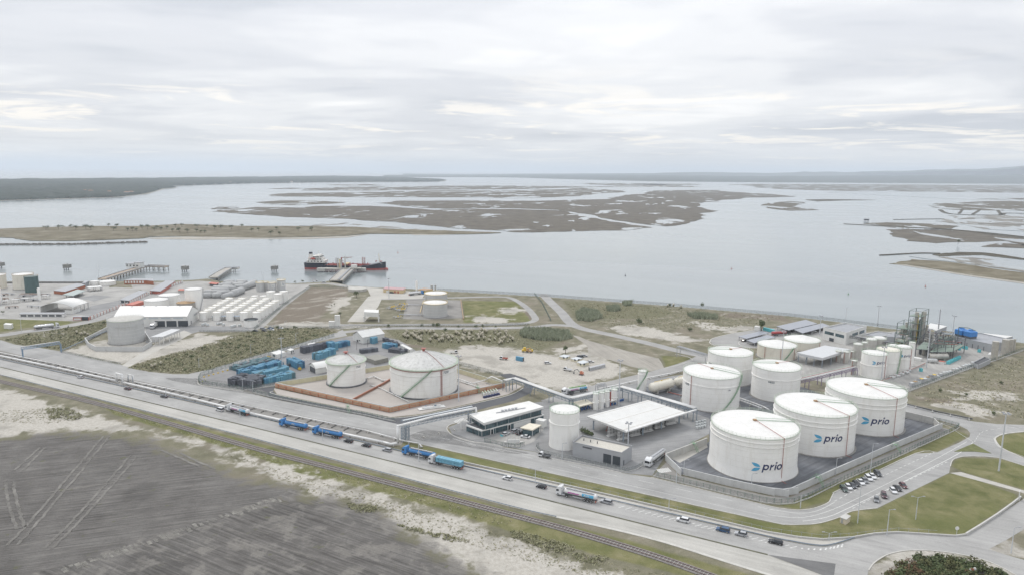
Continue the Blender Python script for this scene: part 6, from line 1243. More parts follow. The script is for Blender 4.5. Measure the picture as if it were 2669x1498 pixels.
# gas pipework of the corrugated tank depot
r = random.Random(9)
for k in range(12):
    x0, y0 = r.uniform(1015,1060), r.uniform(795,832); q = G(x0, y0); t = thing('valve_skid', 'yellow handled pipe and valve skid in the corrugated tank depot', 'pipework', q, r.uniform(-.2,.2), 'valve skids of the tank depot')
    part('pipe', MB().tube([(-4, 0, .3), (-4, 0, 1.6), (3, 0, 1.6), (3, 0, .2)], .22, 6).tube([(-2, -2, .8), (-2, 3, .8)], .18, 6), STEEL, t); part('valve', MB().box((0, 0, 2.), (1.2, .6, .8)).box((2, 1, 1.6), (.8, .8, 1.)), YEL, t); part('platform', MB().box((-1, 1.8, .9), (3, 1.2, .15)), YEL if k % 2 else GREYT, t)
for px in ((1000,810,1055,812),(1000,836,1100,838)): pipeline('grey pipe running into the %s corrugated tank' % ('farther' if px[1] == 810 else 'nearer'), [at(1040,px[1]-18,1.2), at(1104,px[3]-18,1.2)], .35, STEEL)
quadwall('depot_wall', 'brown low wall beside the two corrugated tanks', [(1201,783),(1208,832)], 1.2, .5, M('brown_low_wall', (.36, .25, .15), .8, .1, 1), None); quadwall('depot_wall', 'low yellow wall left of the two corrugated tanks', [(1102,790),(1095,815)], 1., .5, YELW, None)
RSTP = M('rusty_pipework', (.33, .25, .21), .8, .25, 1)
for k in range(14):
    q = G(r.uniform(-5, 130), r.uniform(768, 803)); t = thing('pipe_manifold', 'weathered brown pipe manifold beside the dark green tank', 'pipework', q, r.uniform(-.3,.3), 'pipe manifolds of the port yard'); L2 = r.uniform(4, 9)
    part('pipe', MB().tube([(-L2, 0, .3), (-L2, 0, 1.8), (L2, 0, 1.8), (L2, 0, .3)], .25, 6).tube([(-L2, 1.2, 1.), (L2, 1.2, 1.)], .2, 6), RSTP if k % 3 else STEEL, t); part('frame', MB().box((0, .6, 1.), (L2*1.2, .2, .2)).box((-L2*.5, .6, .9), (.3, 2, 1.8)).box((L2*.5, .6, .9), (.3, 2, 1.8)), GREYT if k % 2 else DSTEEL, t)
for k in range(5):
    q = G(15+k*26, 792-k*3.5); t = thing('pump_shelter', 'small pale frame shelter in the port pipe yard', 'shelter', q, .1, 'frame shelters of the port yard'); part('roof', MB().box((0, 0, 3.2), (6, 4, .2)), GREYT, t); [part('post', MB().box((x, y, 1.6), (.25, .25, 3.2)), SHED, t) for x in (-2.7, 2.7) for y in (-1.7, 1.7)]
# pump manifold by the bund
for k in range(6):
    q = G(1262+k*7.0, 1034-k*1.6); t = thing('pump_set', 'navy pump with white valve and green piping on the bund apron', 'pump', q, .35, 'pumps beside the khaki wall'); part('motor', MB().cyl((-.9, -1.2, .7), (.7, -1.2, .7), .5, n=10).box((0, -1.2, .2), (2, 1, .3)), LOGO_N, t); part('valve', MB().box((0, .4, 1.5), (.8, .7, 1.3)), SHED, t); part('pipe', MB().tube([(0, 1., .4), (0, 1., 2.2), (0, 3.6, 2.2), (0, 3.6, .3)], .25, 6), LGREEN, t)
t = thing('filter_skid', 'white and blue filter skid on the apron before the khaki wall', 'skid', G(1125,1062), .4); part('frame', MB().box((0, 0, .3), (14, 3.6, .2)), SHED, t); part('filters', MB().cyl((-5, 0, .9), (0, 0, .9), .4, n=8).cyl((1, .6, .9), (5, .6, .9), .35, n=8).box((0, -1, .7), (9, .4, .5)), PIPE, t); part('valves', MB().box((2, 0, 1.2), (1, .8, .6)).box((-3, .5, 1.3), (.8, .8, .6)), BLUEST, t)
for p, l in (((907,1072),'green steps over the khaki wall facing the access road'), ((1245,1022),'green steps over the khaki wall beside the pumps'), ((1808,1172),'green steps over the stained concrete wall'), ((2332,1175),'green steps over the panel wall beside the middle prio tank'), ((2130,1262),'green steps over the panel wall beside the biggest prio tank')):
    q = G(*p); t = thing('wall_steps', l, 'steps', q, -1.1 if p[0] < 2000 else -.9); part('stringer', MB().tube([(-3.4, -.4, 0), (0, -.4, 3.2), (2.6, -.4, .1)], .1, 5).tube([(-3.4, .4, 0), (0, .4, 3.2), (2.6, .4, .1)], .1, 5), GREEN, t); part('platform', MB().box((0, 0, 3.2), (1.6, 1., .12)), GREEN, t); part('handrail', MB().tube([(-3.4, -.45, 1), (-.8, -.45, 4.2), (.8, -.45, 4.2), (2.6, -.45, 1.1)], .06, 4).tube([(-3.4, .45, 1), (-.8, .45, 4.2), (.8, .45, 4.2), (2.6, .45, 1.1)], .06, 4), GREEN, t)
# masts and lamps
LM = M('lamp_post_grey', (.50, .52, .54), .5, .1, 1); LH = M('lamp_head', (.33, .34, .36), .5, .1, 1)
def mast(label, base, topy, kind='lamp', mat=LM):
    q = G(*base); h = HZ(q, topy); t = thing('flood_mast' if kind == 'flood' else 'street_lamp', label, 'mast' if kind == 'flood' else 'street lamp', q); big = kind == 'flood'
    part('pole', MB().cyl((0, 0, 0), (0, 0, h), .34 if big else .16, .18 if big else .09, n=8), mat, t)
    if big:
        for k in range(4): a = k*math.pi/2+.4; part('lamp', MB().tube([(0, 0, h-.4), (1.1*math.cos(a), 1.1*math.sin(a), h)], .09, 4).box((1.3*math.cos(a), 1.3*math.sin(a), h), (.8, .7, .4), a), LH, t)
    elif kind == 'double':
        for s_ in (-1, 1): part('lamp', MB().tube([(0, 0, h-.1), (s_*1.6, 0, h+.4)], .07, 4).box((s_*2., 0, h+.42), (.9, .3, .16)), LH, t)
    else: part('lamp', MB().tube([(0, 0, h-.1), (1.1, -.2, h+.25)], .07, 4).box((1.5, -.3, h+.27), (.8, .3, .16)), LH, t)
for l, b, ty in (('tall flood light mast in front of the largest domed tank', (1195.5,1045), 927), ('tall flood light mast rising beside the additive tanks', (1612.6,1057), 938), ('flood light mast in front of the cream cone roof tank', (2036,957), 863), ('flood light mast beside the solar car ports', (2136,872), 822), ('tall flood light mast beside the slim domed prio tank', (2414.5,957), 857), ('flood light mast in front of the long grey hall', (2480,893), 822.5), ('flood light mast behind the white office block', (2287,849), 797), ('flood light mast beside the first slim prio tank', (2297,990), 904), ('flood light mast standing in the bottle yard', (735.8,956.5), 880.5), ('slim flood light mast before the spiral stair tank', (1894,1072), 1014), ('slim flood light mast beside the loading canopy', (1637,1155), 1101), ('tall blue green mast on the lawn by the roundabout', (2603,1226), 1076), ('flood light mast on the quay behind the pink roofed building', (1014,778), 726)):
    mast(l, b, ty, 'flood')
for l, b, ty, kd in (('thick pale lamp post beside the cream kiosk', (2235,1362), 1262, 'lamp'), ('lamp post on the lawn wall beside the highway bend', (2311.4,1394), 1327, 'lamp'), ('two armed lamp post in the middle of the lawn', (2386.5,1352), 1295, 'double'), ('lamp post at the bend outside the panel wall', (2086,1322), 1290, 'lamp'), ('lamp post behind the parking bays', (2268.7,1230), 1155, 'lamp'), ('lamp post by the green steps of the panel wall', (2178,1237), 1193, 'lamp'), ('lamp post at the tanker exit corner', (1762.5,1258), 1209, 'lamp'), ('lamp post inside the bund corner', (1782,1236), 1198, 'lamp'), ('lamp post inside the bund before the biggest prio tank', (1958,1270), 1233, 'lamp'), ('lamp post beside the pickup and grey building', (1465,1196), 1154, 'lamp'), ('two armed lamp post before the black car', (1395,1258), 1222, 'double'), ('two armed lamp post at the painted parking bays', (1743,1329), 1300, 'double'), ('lamp post beside the last blue tanker', (1091.6,1201), 1155, 'lamp'), ('lamp post at the mouth of the side road', (519,957), 933, 'lamp'), ('lamp post in the scrub beside the side road', (654,921), 896, 'lamp'), ('lamp post in the scrub opposite the dark crates', (771.7,893), 867, 'lamp'), ('lamp post before the dark crate stack', (633,1012), 986, 'lamp'), ('lamp post at the corner of the khaki bund', (659,1019), 993, 'lamp'), ('lamp post beside the thick pipeline and the dark car', (433,1036), 1010, 'lamp'), ('two armed lamp post at the highway junction wall', (2160,1408), 1388, 'double'), ('lamp post on the ash side of the junction', (2635,1440), 1373, 'lamp'), ('lamp post between the two blue tankers', (841,1146), 1112, 'lamp'), ('lamp post beside the white van', (626,1086), 1056, 'lamp'), ('lamp post on the port road', (56,861), 832, 'lamp'), ('thin lamp post behind the quay parapet', (258,730), 690, 'lamp'), ('thin lamp post at the bullet park shore', (686,732), 708, 'lamp'), ('lamp post by the parked cars of the small tank depot', (743,852), 836, 'lamp'), ('thin lamp post on the shore behind the plant', (2204,835), 801, 'lamp')):
    mast(l, b, ty, kd)
# small roadside things
kp, kh = roofpts([(2190,1346),(2206,1352),(2217,1343),(2203,1337)], (2206,1367), 1); t = thing('kiosk', 'small cream transformer kiosk at the lawn edge', 'kiosk', kp[0]); part('wall', MB().prism(kp, 0, kh-.25), M('cream_render', (.55, .49, .39), .8, .08, .6), t, world=True); kc = sum((Vector(q) for q in kp), Vector((0, 0)))/4; part('roof', MB().prism([tuple(kc+(Vector(q)-kc)*1.08) for q in kp], kh-.25, kh, bottom=True), CWALL, t, world=True); opening(t, kp, 0, .2, .5, .1, 2., STEEL, 'door')
q = G(2492,1400); t = thing('round_sign', 'round white road sign seen from behind on the wall bend', 'sign', q); part('pole', MB().cyl((0, 0, 0), (0, 0, 3.2), .06, n=6), LM, t); part('disc', MB().cyl((0, -.05, 3.4), (0, .05, 3.4), .65, n=16), SHED, t)
q = G(2655,1302); t = thing('totem_sign', 'white upright sign panel at the lawn corner', 'sign', q, .8); part('panel', MB().box((0, 0, 2.), (1.6, .2, 3.4)), SHED, t); part('foot', MB().box((0, 0, .15), (1.8, .5, .3)), CWALL, t)
q = G(2540,1500); t = thing('windsock', 'red and white windsock above the bushes', 'windsock', q); hw = HZ(q, 1480); part('pole', MB().cyl((0, 0, 0), (0, 0, hw), .08, n=6), LM, t)
for k in range(4): part('sock_band', MB().cyl((-.9*k, -.2*k, hw-.1-.05*k), (-.9*(k+1), -.2*(k+1), hw-.15-.05*(k+1)), .48-.06*k, .42-.06*k, n=10), REDW if k % 2 else SHED, t)
for px, py, l in ((1296,1165,'white entrance sign with planters in the office car park'),): q = G(1338,1155); t = thing('entrance_sign', l, 'sign', q, .05); part('panel', MB().box((0, 0, 1.1), (5.4, .3, 1.6)), SHED, t); part('planter', MB().box((-3.6, 0, .5), (1.2, 1.2, 1.)), CWALL, t); part('planter', MB().box((3.6, 0, .5), (1.2, 1.2, 1.)), CWALL, t)
for k in range(5):
    q = G(1313+k*9.5, 1166-k*1.); t = thing('flagpole', 'slim flagpole in the row before the office car park', 'flagpole', q, 0, 'flagpoles at the office'); part('pole', MB().cyl((0, 0, 0), (0, 0, 7), .07, .04, n=6), LM, t); part('finial', MB().ball((0, 0, 7.05), .1, 6, 4), LM, t)
for px, py, l in ((1262,1140,'white and green gate pier at the office corner'),): q = G(1202,1118); t = thing('gate_pier', l, 'pier', q); part('post', MB().box((0, 0, 2), (.6, .6, 4)), SHED, t); part('arm', MB().box((1.8, 0, 3.9), (3.6, .5, .5)), SHED, t)
for k in range(13): q = G(532+k*12.2, 982-k*3.45); tag(link('yellow_block', MB().box((0, 0, .3), (1., .6, .6), 0, .8).mesh('yellow_block', YEL) if k == 0 else bpy.data.meshes['yellow_block'], None, (*q, .02), .5), 'yellow concrete block in the line beside the side road fence', 'block', 'yellow blocks of the bottle yard')

# ================================================================ VEHICLES
WH_ = {}
def carpaint(name, c): return M('car_'+name, c, .25, .03, 1, spec=.6)
CP = {'white': carpaint('white', (.62, .63, .64)), 'black': carpaint('black', (.02, .021, .025)), 'dark': carpaint('dark_grey', (.055, .06, .068)), 'grey': carpaint('grey', (.17, .18, .19)), 'silver': carpaint('silver', (.36, .37, .39)), 'blue': carpaint('blue', (.03, .08, .17)), 'red': carpaint('dark_red', (.10, .025, .03)), 'maroon': carpaint('maroon', (.07, .03, .04)), 'green': carpaint('dark_green', (.05, .075, .065))}
TYRE = M('tyre_rubber', (.025, .025, .026), .8, .1, 2); RIM = M('wheel_rim', (.35, .36, .37), .4, .1, 2); TAIL = M('tail_lamp', (.32, .02, .02), .3, .05, 1); HEAD = M('head_lamp', (.62, .63, .64), .2, .05, 1)
CARS = {}
def car(kind, col, label, pos, rz, group=None):
    key = (kind, col)
    if key in CARS: o = copy_tree(CARS[key])
    else:
        o = thing('parked_car', '', 'car'); L_, W, H_ = {'hatch': (4.1, 1.75, 1.5), 'sedan': (4.5, 1.78, 1.45), 'wagon': (4.6, 1.8, 1.52), 'suv': (4.5, 1.86, 1.68), 'van': (4.5, 1.85, 1.9)}[kind]
        h = L_/2; bz = .88 if kind not in ('suv', 'van') else 1.0
        prof = [(-h, .38), (-h, bz-.05), (-h+.25, bz), (h-1.25, bz), (h-.25, bz-.14), (h, bz-.3), (h, .34), (h-.2, .24), (-h+.2, .24)]
        mb = MB(); n = len(prof); mb.v = [(x, -W/2+(.06 if z < .3 else 0), z) for x, z in prof]+[(x, W/2-(.06 if z < .3 else 0), z) for x, z in prof]; mb.f = [tuple(range(n-1, -1, -1)), tuple(range(n, 2*n))]+[(i, (i+1) % n, n+(i+1) % n, n+i) for i in range(n)]; mb.f = [f[::-1] for f in mb.f]
        part('body', mb, CP[col], o)
        g0_, g1_, r0, r1 = {'hatch': (-h+.1, h-1.15, -h+.55, h-1.9), 'sedan': (-h+.55, h-1.2, -h+1.25, h-2.), 'wagon': (-h+.1, h-1.2, -h+.4, h-1.95), 'suv': (-h+.12, h-1.1, -h+.5, h-1.8), 'van': (-h+.06, h-.8, -h+.2, h-1.5)}[kind]
        wi = W/2-.06; wr = W/2-.24; gv = [(g0_, -wi, bz), (g1_, -wi, bz), (g1_, wi, bz), (g0_, wi, bz), (r0, -wr, H_-.06), (r1, -wr, H_-.06), (r1, wr, H_-.06), (r0, wr, H_-.06)]
        part('windows', MB().add(gv, [(0, 1, 5, 4), (1, 2, 6, 5), (2, 3, 7, 6), (3, 0, 4, 7)]), CARG, o)
        part('roof', MB().add([(r0-.04, -wr-.02, H_-.06), (r1+.06, -wr-.02, H_-.06), (r1+.06, wr+.02, H_-.06), (r0-.04, wr+.02, H_-.06), (r0+.05, -wr+.06, H_), (r1-.1, -wr+.06, H_), (r1-.1, wr-.06, H_), (r0+.05, wr-.06, H_)], [(4, 5, 6, 7), (0, 1, 5, 4), (1, 2, 6, 5), (2, 3, 7, 6), (3, 0, 4, 7), (3, 2, 1, 0)]), CP[col], o)
        if 'w' not in WH_: WH_['w'] = MB().cyl((0, -.11, 0), (0, .11, 0), .33, n=14).mesh('wheel', TYRE); WH_['r'] = MB().cyl((0, -.125, 0), (0, .125, 0), .2, n=10).mesh('rim', RIM)
        for x in (-h+.8, h-.85):
            for y in (-W/2+.1, W/2-.1): wl = part('wheel', WH_['w'], None, o, loc=(x, y, .33)); part('rim', WH_['r'], None, wl)
        for y in (-W/2+.25, W/2-.25): part('headlight', MB().box((h-.1, y, bz-.26), (.22, .4, .16)), HEAD, o); part('taillight', MB().box((-h+.06, y, bz-.18), (.16, .3, .25)), TAIL, o)
        CARS[key] = o
    tag(o, label, 'car', group); o.location = (pos[0], pos[1], .05); o.rotation_euler = (0, 0, rz)
    return o
RA = math.atan2(RD[1], RD[0]); LEFT = RA+math.pi
def C(kind, col, label, px, py, rz=LEFT): return car(kind, col, label, G(px, py), rz)
C('hatch', 'white', 'white car driving on the highway left of the pipe loop', 209.7, 984); C('sedan', 'maroon', 'dark maroon car on the highway below the pipe loop', 333, 1014); C('sedan', 'dark', 'dark car on the highway between pipe loop and white van', 428, 1034.5); C('van', 'white', 'small white van just ahead of the first prio tanker lorry', 573, 1069.5)
C('wagon', 'black', 'black estate car right behind the second blue tanker', 908, 1151); C('sedan', 'black', 'black saloon between the black estate and the silver car', 955, 1162); C('wagon', 'silver', 'silver estate car ahead of the third blue tanker', 1009, 1174); C('hatch', 'white', 'white car parked alone behind the bottle lorry', 1322, 1248); C('hatch', 'black', 'black car ahead of the large prio tanker lorry', 1411, 1270)
C('wagon', 'silver', 'silver grey estate behind the large prio tanker lorry', 1580, 1309.5); C('suv', 'white', 'white car among the painted bays on the highway', 1780, 1358); C('wagon', 'blue', 'dark blue estate at the painted bays', 1884, 1383); C('hatch', 'silver', 'silver hatchback behind the dark blue estate', 1931, 1394); C('wagon', 'black', 'black estate at the end of the painted bays', 2021, 1415)
dv = Vector(G(2207,1283))-Vector(G(2192,1266)); PA = math.atan2(dv.y, dv.x)
for k, (x, y, c, kd, l) in enumerate(((2199,1276,'green','wagon','dark green estate at the lawn end of the parking row by the panel wall'),(2211,1271,'white','hatch','white hatchback second from the lawn end of the parking row'),(2222,1267,'dark','sedan','dark saloon right of the white hatchback in the parking row'),(2231.5,1262.5,'black','hatch','black hatchback between the dark saloon and a white saloon in the parking row'),(2243,1258,'white','sedan','white saloon in the middle of the parking row by the panel wall'),(2253,1253.5,'grey','sedan','grey saloon between the two white groups of the parking row'),(2263.5,1248,'white','suv','white tall car beside the grey saloon in the parking row'),(2273,1242.5,'white','sedan','white saloon next to the last dark car of the parking row'),(2287,1236,'dark','suv','dark tall car at the roundabout end of the parking row'))): car(kd, c, l, G(x, y), PA)
for x, y, c, kd, l, a in ((2284,1304,'grey','hatch','grey hatchback parked askew nearest the cream kiosk',PA-.4),(2303.7,1293,'maroon','suv','dark plum car parked beside the lawn',PA-.3),(2327.7,1281,'white','hatch','white car beside the lawn next to two dark cars',PA-.1),(2339,1274,'black','sedan','black saloon between white and dark red cars by the lawn',PA),(2354,1267.5,'red','hatch','dark red car at the end of the row by the lawn',PA)): car(kd, c, l, G(x, y), a)
for x, y, c, kd, l in ((1342.6,1125,'silver','suv','silver car parked by the office front'),(1355,1130,'black','suv','black car between the office front and the hut'),(1369,1139.5,'white','sedan','white saloon parked before the guard hut')): car(kd, c, l, G(x, y), .9 if c != 'white' else LEFT+.1)
C('hatch', 'white', 'white electric car on the blue charging bay', 1319, 1132, .8); sheet('charging_bay', [(1302,1132),(1310,1130),(1316,1134),(1307,1137)], TEAL, .06)
for x, y, c, kd, l in ((1427.6,947,'white','wagon','white car standing alone on the sandy site'),(1512,931,'black','suv','black car behind the cream site huts'),(1523,928.5,'silver','hatch','silver car behind the cream site huts'),(1540,943.5,'white','hatch','white car beside the long grey container'),(686,857,'silver','wagon','pale car parked nearest the open topped tank'),(705.4,856,'blue','sedan','blue car between two pale cars at the small tank depot'),(731.7,856,'white','hatch','white car beside the brown field fence'),(666,863,'black','sedan','black car below the open topped tank'),(689,863,'black','hatch','black car nearest the scrub at the small tank depot'),(706.7,860.5,'white','sedan','white car half hidden by the scrub'),(844.5,737,'silver','sedan','silver car on the quay by the jetty'),(1021,764,'dark','wagon','dark car before the pink roofed building'),(2060,863,'black','suv','black car under the larger solar car port'),(2074,861.5,'white','hatch','white car under the larger solar car port'),(2121,864.5,'white','suv','white car under the office solar car port'),(2100,867,'grey','hatch','grey car under the office solar car port'),(1940,889,'black','sedan','black car under the curved drive car port')):
    car(kd, c, l, G(x, y), random.uniform(-.3, .3)+(.3 if x > 1500 else 0))
def pickup(label, pos, rz, flat=DSTEEL):
    t = thing('pickup_truck', label, 'truck', pos, rz); part('cab', MB().add([(.6, -.95, .5), (2.6, -.95, .5), (2.6, .95, .5), (.6, .95, .5), (.6, -.95, 1.2), (2.6, -.95, 1.15), (2.6, .95, 1.15), (.6, .95, 1.2), (.65, -.85, 2.1), (1.8, -.85, 2.1), (1.8, .85, 2.1), (.65, .85, 2.1)], [(0, 1, 5, 4), (1, 2, 6, 5), (2, 3, 7, 6), (3, 0, 4, 7), (4, 8, 11, 7), (8, 9, 10, 11), (0, 3, 2, 1)]), CP['white'], t)
    part('windows', MB().add([(.6, -.94, 1.2), (2.55, -.94, 1.16), (2.55, .94, 1.16), (.6, .94, 1.2), (.66, -.86, 2.05), (1.8, -.86, 2.05), (1.8, .86, 2.05), (.66, .86, 2.05)], [(0, 1, 5, 4), (1, 2, 6, 5), (2, 3, 7, 6)]), CARG, t); part('bed', MB().box((-1.2, 0, .85), (3.4, 1.9, .12)).box((-1.2, -.93, 1.1), (3.4, .06, .45)).box((-1.2, .93, 1.1), (3.4, .06, .45)).box((-2.87, 0, 1.1), (.06, 1.9, .45)), flat, t)
    for x in (-1.8, 1.7):
        for y in (-.82, .82): part('wheel', WH_['w'], None, t, loc=(x, y, .33))
    return t
pickup('white flatbed pickup driving past the single white tank', (*G(1418,1190), .05), LEFT); pickup('white pickup parked on the sandy site beside the orange digger', (*G(1479,965), .02), 2.6, CP['white']); pickup('white flatbed with red tail on the sandy site', (*G(1312,936), .02), 2.9, REDW); pickup('small white lorry behind the largest domed tank', (*G(1183,920), .02), .1, SHED); pickup('white pickup half hidden by the green topped tanker', (*G(1483,1026), .06), 2.5); pickup('white van with open back on the quay by the jetty', (*G(822,735), .05), .2, CP['white'])
TRK = {}
def wheelpair(t, x, W=1.25):
    if 't' not in WH_: WH_['t'] = MB().cyl((0, -.17, 0), (0, .17, 0), .5, n=16).mesh('wheel', TYRE); WH_['tr'] = MB().cyl((0, -.185, 0), (0, .185, 0), .27, n=10).mesh('rim', RIM)
    for y in (-W+.17, W-.17): wl = part('wheel', WH_['t'], None, t, loc=(x, y, .5)); part('rim', WH_['tr'], None, wl)
def lorry(label, pos, rz, cab, tankm=None, band=None, deco=None, topm=None, tank_len=10.2, name='tanker_lorry'):
    t = thing(name, label, 'lorry', pos, rz); W = 1.25
    pr_ = [(5.6, .55), (7.85, .55), (7.95, 1.6), (7.75, 2.7), (7.3, 3.3), (6.2, 3.75), (5.6, 3.75)]; n = len(pr_); mb = MB(); mb.v = [(x, -W, z) for x, z in pr_]+[(x, W, z) for x, z in pr_]; mb.f = [tuple(range(n)), tuple(range(2*n-1, n-1, -1))]+[(i, n+i, n+(i+1) % n, (i+1) % n) for i in range(n)]
    cb = part('cab', mb, cab, t); part('windscreen', MB().add([(7.97, -1.1, 1.75), (7.97, 1.1, 1.75), (7.78, 1.1, 2.7), (7.78, -1.1, 2.7)], [(0, 1, 2, 3)]), CARG, cb)
    for s_ in (-1, 1): part('side_window', MB().add([(6.6, s_*(W+.02), 1.8), (7.7, s_*(W+.02), 1.8), (7.6, s_*(W+.02), 2.6), (6.6, s_*(W+.02), 2.6)], [(0, 1, 2, 3) if s_ < 0 else (3, 2, 1, 0)]), CARG, cb); part('headlight', MB().box((7.95, s_*.95, .85), (.1, .35, .2)), HEAD, cb)
    part('chassis', MB().box((4.4, 0, .75), (6.6, .9, .35)).box((-2.6, 0, 1.05), (11.2, .9, .3)), DSTEEL, t); part('fuel_box', MB().box((4.9, -.95, .75), (1.2, .5, .5)).box((4.9, .95, .75), (1.2, .5, .5)), STEEL, t)
    for x in (6.9, 3.4): wheelpair(t, x)
    for x in (-3.6, -4.9, -6.2): wheelpair(t, x)
    part('rear_bumper', MB().box((-7.9, 0, .75), (.2, 2.4, .5)), REDW, t)
    if tankm is not None:
        mb = MB(); n = 20; x0, x1 = -7.9, 4.4
        for x, k in ((x0-.25, .55), (x0, .92), (x0+.2, 1), (x1-.2, 1), (x1, .92), (x1+.22, .55)):
            for i in range(n): a = 2*math.pi*i/n; mb.v.append((x, 1.22*k*math.cos(a), 2.3+1.0*k*math.sin(a)))
        for j in range(5):
            for i in range(n): mb.f.append((j*n+i, (j+1)*n+i, (j+1)*n+(i+1) % n, j*n+(i+1) % n))
        mb.f += [tuple(range(n)), tuple(range(6*n-1, 5*n-1, -1))]; part('tank', mb, tankm, t, True)
        part('top_walkway', MB().box((-1.6, .25, 3.36), (11, .9, .12)).box((-1.6, .75, 3.5), (11, .06, .3)), topm or STEEL, t)
        for k in range(5): part('hatch', MB().cyl((-6+k*2.2, 0, 3.3), (-6+k*2.2, 0, 3.5), .3, n=8), STEEL, t)
        for k in (-1, 1): part('side_guard', MB().box((-.8, k*1.1, .95), (3.6, .08, .5)), STEEL, t)
        if deco:
            def decal(nm, tr, m, x0_, z0_, s_, off):
                for sg in (-1, 1):
                    d = MB()
                    for q in tr:
                        vs = []
                        for u, v in q:
                            z = z0_+v*s_; a = math.asin(max(-.98, min(.98, (z-2.3)/1.0))); y = (1.22+off)*math.cos(a); vs.append((x0_-u*s_ if sg > 0 else x0_-deco_w*s_+u*s_, y*sg, z))
                        nn = (Vector(vs[1])-Vector(vs[0])).cross(Vector(vs[2])-Vector(vs[0])); d.add(vs if nn.y*sg > 0 else vs[::-1], [(0, 1, 2)])
                    part(nm, d, m, t)
            if deco == 'prio':
                deco_w = 4.6; decal('blue_panel', sub(rect2d(0, 0, 4.6, 1.15), 3), LOGO_B, -2.6, 1.75, 1., .02)
                deco_w = 3.7; decal('brand_lettering', sub(EMB+PRIO, 1), SHED, -3.3, 2.05, .62, .05); deco_w = 4.4; decal('pink_panel', sub(rect2d(0, 0, 4.4, .45), 3), M('magenta_print', (.45, .10, .36), .5, .1, 1), 3.0, 2.0, 1., .02)
            else:
                tr = text2d(deco); xs = [p[0] for q in tr for p in q]; deco_w = max(xs); decal('lettering', sub(tr, 1), M('cream_print', (.62, .53, .36), .5, .1, 1) if deco == 'RTA' else SHED, 0., 1.95, 1.0, .05)
    return t
WCAB = CP['white']; BCAB = M('blue_lorry_paint', (.045, .20, .47), .3, .05, .6, spec=.6); BTK = M('blue_tank_paint', (.05, .19, .43), .35, .06, .6); STT = M('polished_tank', (.55, .56, .57), .25, .06, .6, metal=.4); WTK = M('white_lorry_tank', (.62, .62, .62), .3, .05, .6)
def LP(f, b): a, c = Vector(G(*f)), Vector(G(*b)); d = a-c; m_ = (a+c)/2; return (m_.x, m_.y, .05), math.atan2(d.y, d.x)
lorry('white prio tanker lorry with pink and blue panels behind the small white van', *LP((590,1067),(650,1083)), WCAB, WTK, deco='prio'); lorry('blue tanker lorry with cream lettering, first of the blue pair', *LP((733,1107),(798,1121)), BCAB, BTK, deco='RTA'); lorry('blue tanker lorry with cream lettering ahead of the black estate', *LP((821,1128),(887,1142)), BCAB, BTK, deco='RTA')
lorry('blue tanker lorry with white lettering alongside the bottle lorry', *LP((1056,1181),(1128,1197)), BCAB, BTK, deco='ETSA'); lorry('large white prio tanker lorry on the highway below the exit', *LP((1458,1287),(1547,1308)), WCAB, WTK, deco='prio'); lorry('plain silver tanker lorry leaving the loading yard gate', *LP((1690,1214),(1726,1188)), WCAB, STT); lorry('silver tanker lorry with blue tail on the port road', *LP((146,853),(99,858)), WCAB, STT)
lorry('white prio tanker lorry with green walkway waiting behind the additive tanks', *LP((1470,1027),(1525,1018)), WCAB, WTK, deco='prio', topm=M('green_walk', (.20, .45, .12), .6, .1, 1))
bl = lorry('white lorry with flat trailer carrying blue bottle crates', *LP((1117,1203),(1208,1223)), WCAB, name='bottle_lorry'); part('trailer_deck', MB().box((-1.8, 0, 1.35), (12.4, 2.5, .18)), DSTEEL, bl); part('headboard', MB().box((4.4, 0, 2.3), (.12, 2.45, 1.9)), DSTEEL, bl)
cm = MB().box((0, 0, .5), (1.42, 2.3, .92)); cm = cm.box((0, -1.17, .5), (1.5, .04, .06)).box((0, 1.17, .5), (1.5, .04, .06)).mesh('bottle_crate', BLUEL); rzl = bl.rotation_euler[2]
for k in range(8):
    for z in (0, 1):
        lx = 3.5-k*1.52; x = bl.location.x+lx*math.cos(rzl); y = bl.location.y+lx*math.sin(rzl); tag(link('bottle_crate', cm, None, (x, y, bl.location.z+1.45+z*1.0), rzl), 'light blue bottle crate strapped on the white lorry trailer', 'crate', 'bottle crates on the white lorry')
lorry('blue lorry tractor with white tank parked on the quay', (*G(1085,768), .06), .6, BCAB, WTK)
lorry('dark lorry tractor with red load under the solar car port', (*G(2035,873), .06), .3, CP['black'], M('red_tank', (.35, .06, .06), .5, .1, 1))
# machines
t = thing('mini_excavator', 'small orange excavator with bent arm on the sandy site', 'excavator', G(1515,976), 2.7); part('track', MB().box((0, -.7, .35), (2.4, .45, .6)).box((0, .7, .35), (2.4, .45, .6)), DSTEEL, t); part('cab', MB().box((-.3, 0, 1.3), (2., 1.7, 1.1)).box((-.1, .3, 2.1), (1.1, .9, .9)), FIRE, t); part('arm', MB().tube([(.8, 0, 1.4), (2.6, 0, 3.2), (4.4, 0, 2.4), (4.8, 0, .8)], .2, 6), DSTEEL, t); part('bucket', MB().box((4.7, 0, .6), (.7, .8, .6)), DSTEEL, t)
t = thing('wheel_loader', 'yellow wheel loader with raised arm at the grassy site edge', 'loader', G(1368,916), .2); part('body', MB().box((0, 0, 1.3), (4, 1.9, 1.3)).box((-.2, 0, 2.5), (1.6, 1.6, 1.4)), YEL, t); part('arm', MB().tube([(1.8, 0, 1.6), (3.6, 0, 2.6), (4.6, 0, 1.)], .25, 6).box((5, 0, .8), (1, 2.4, 1.1)), YEL, t); [wheelpair(t, x, 1.3) for x in (-1.4, 1.5)]
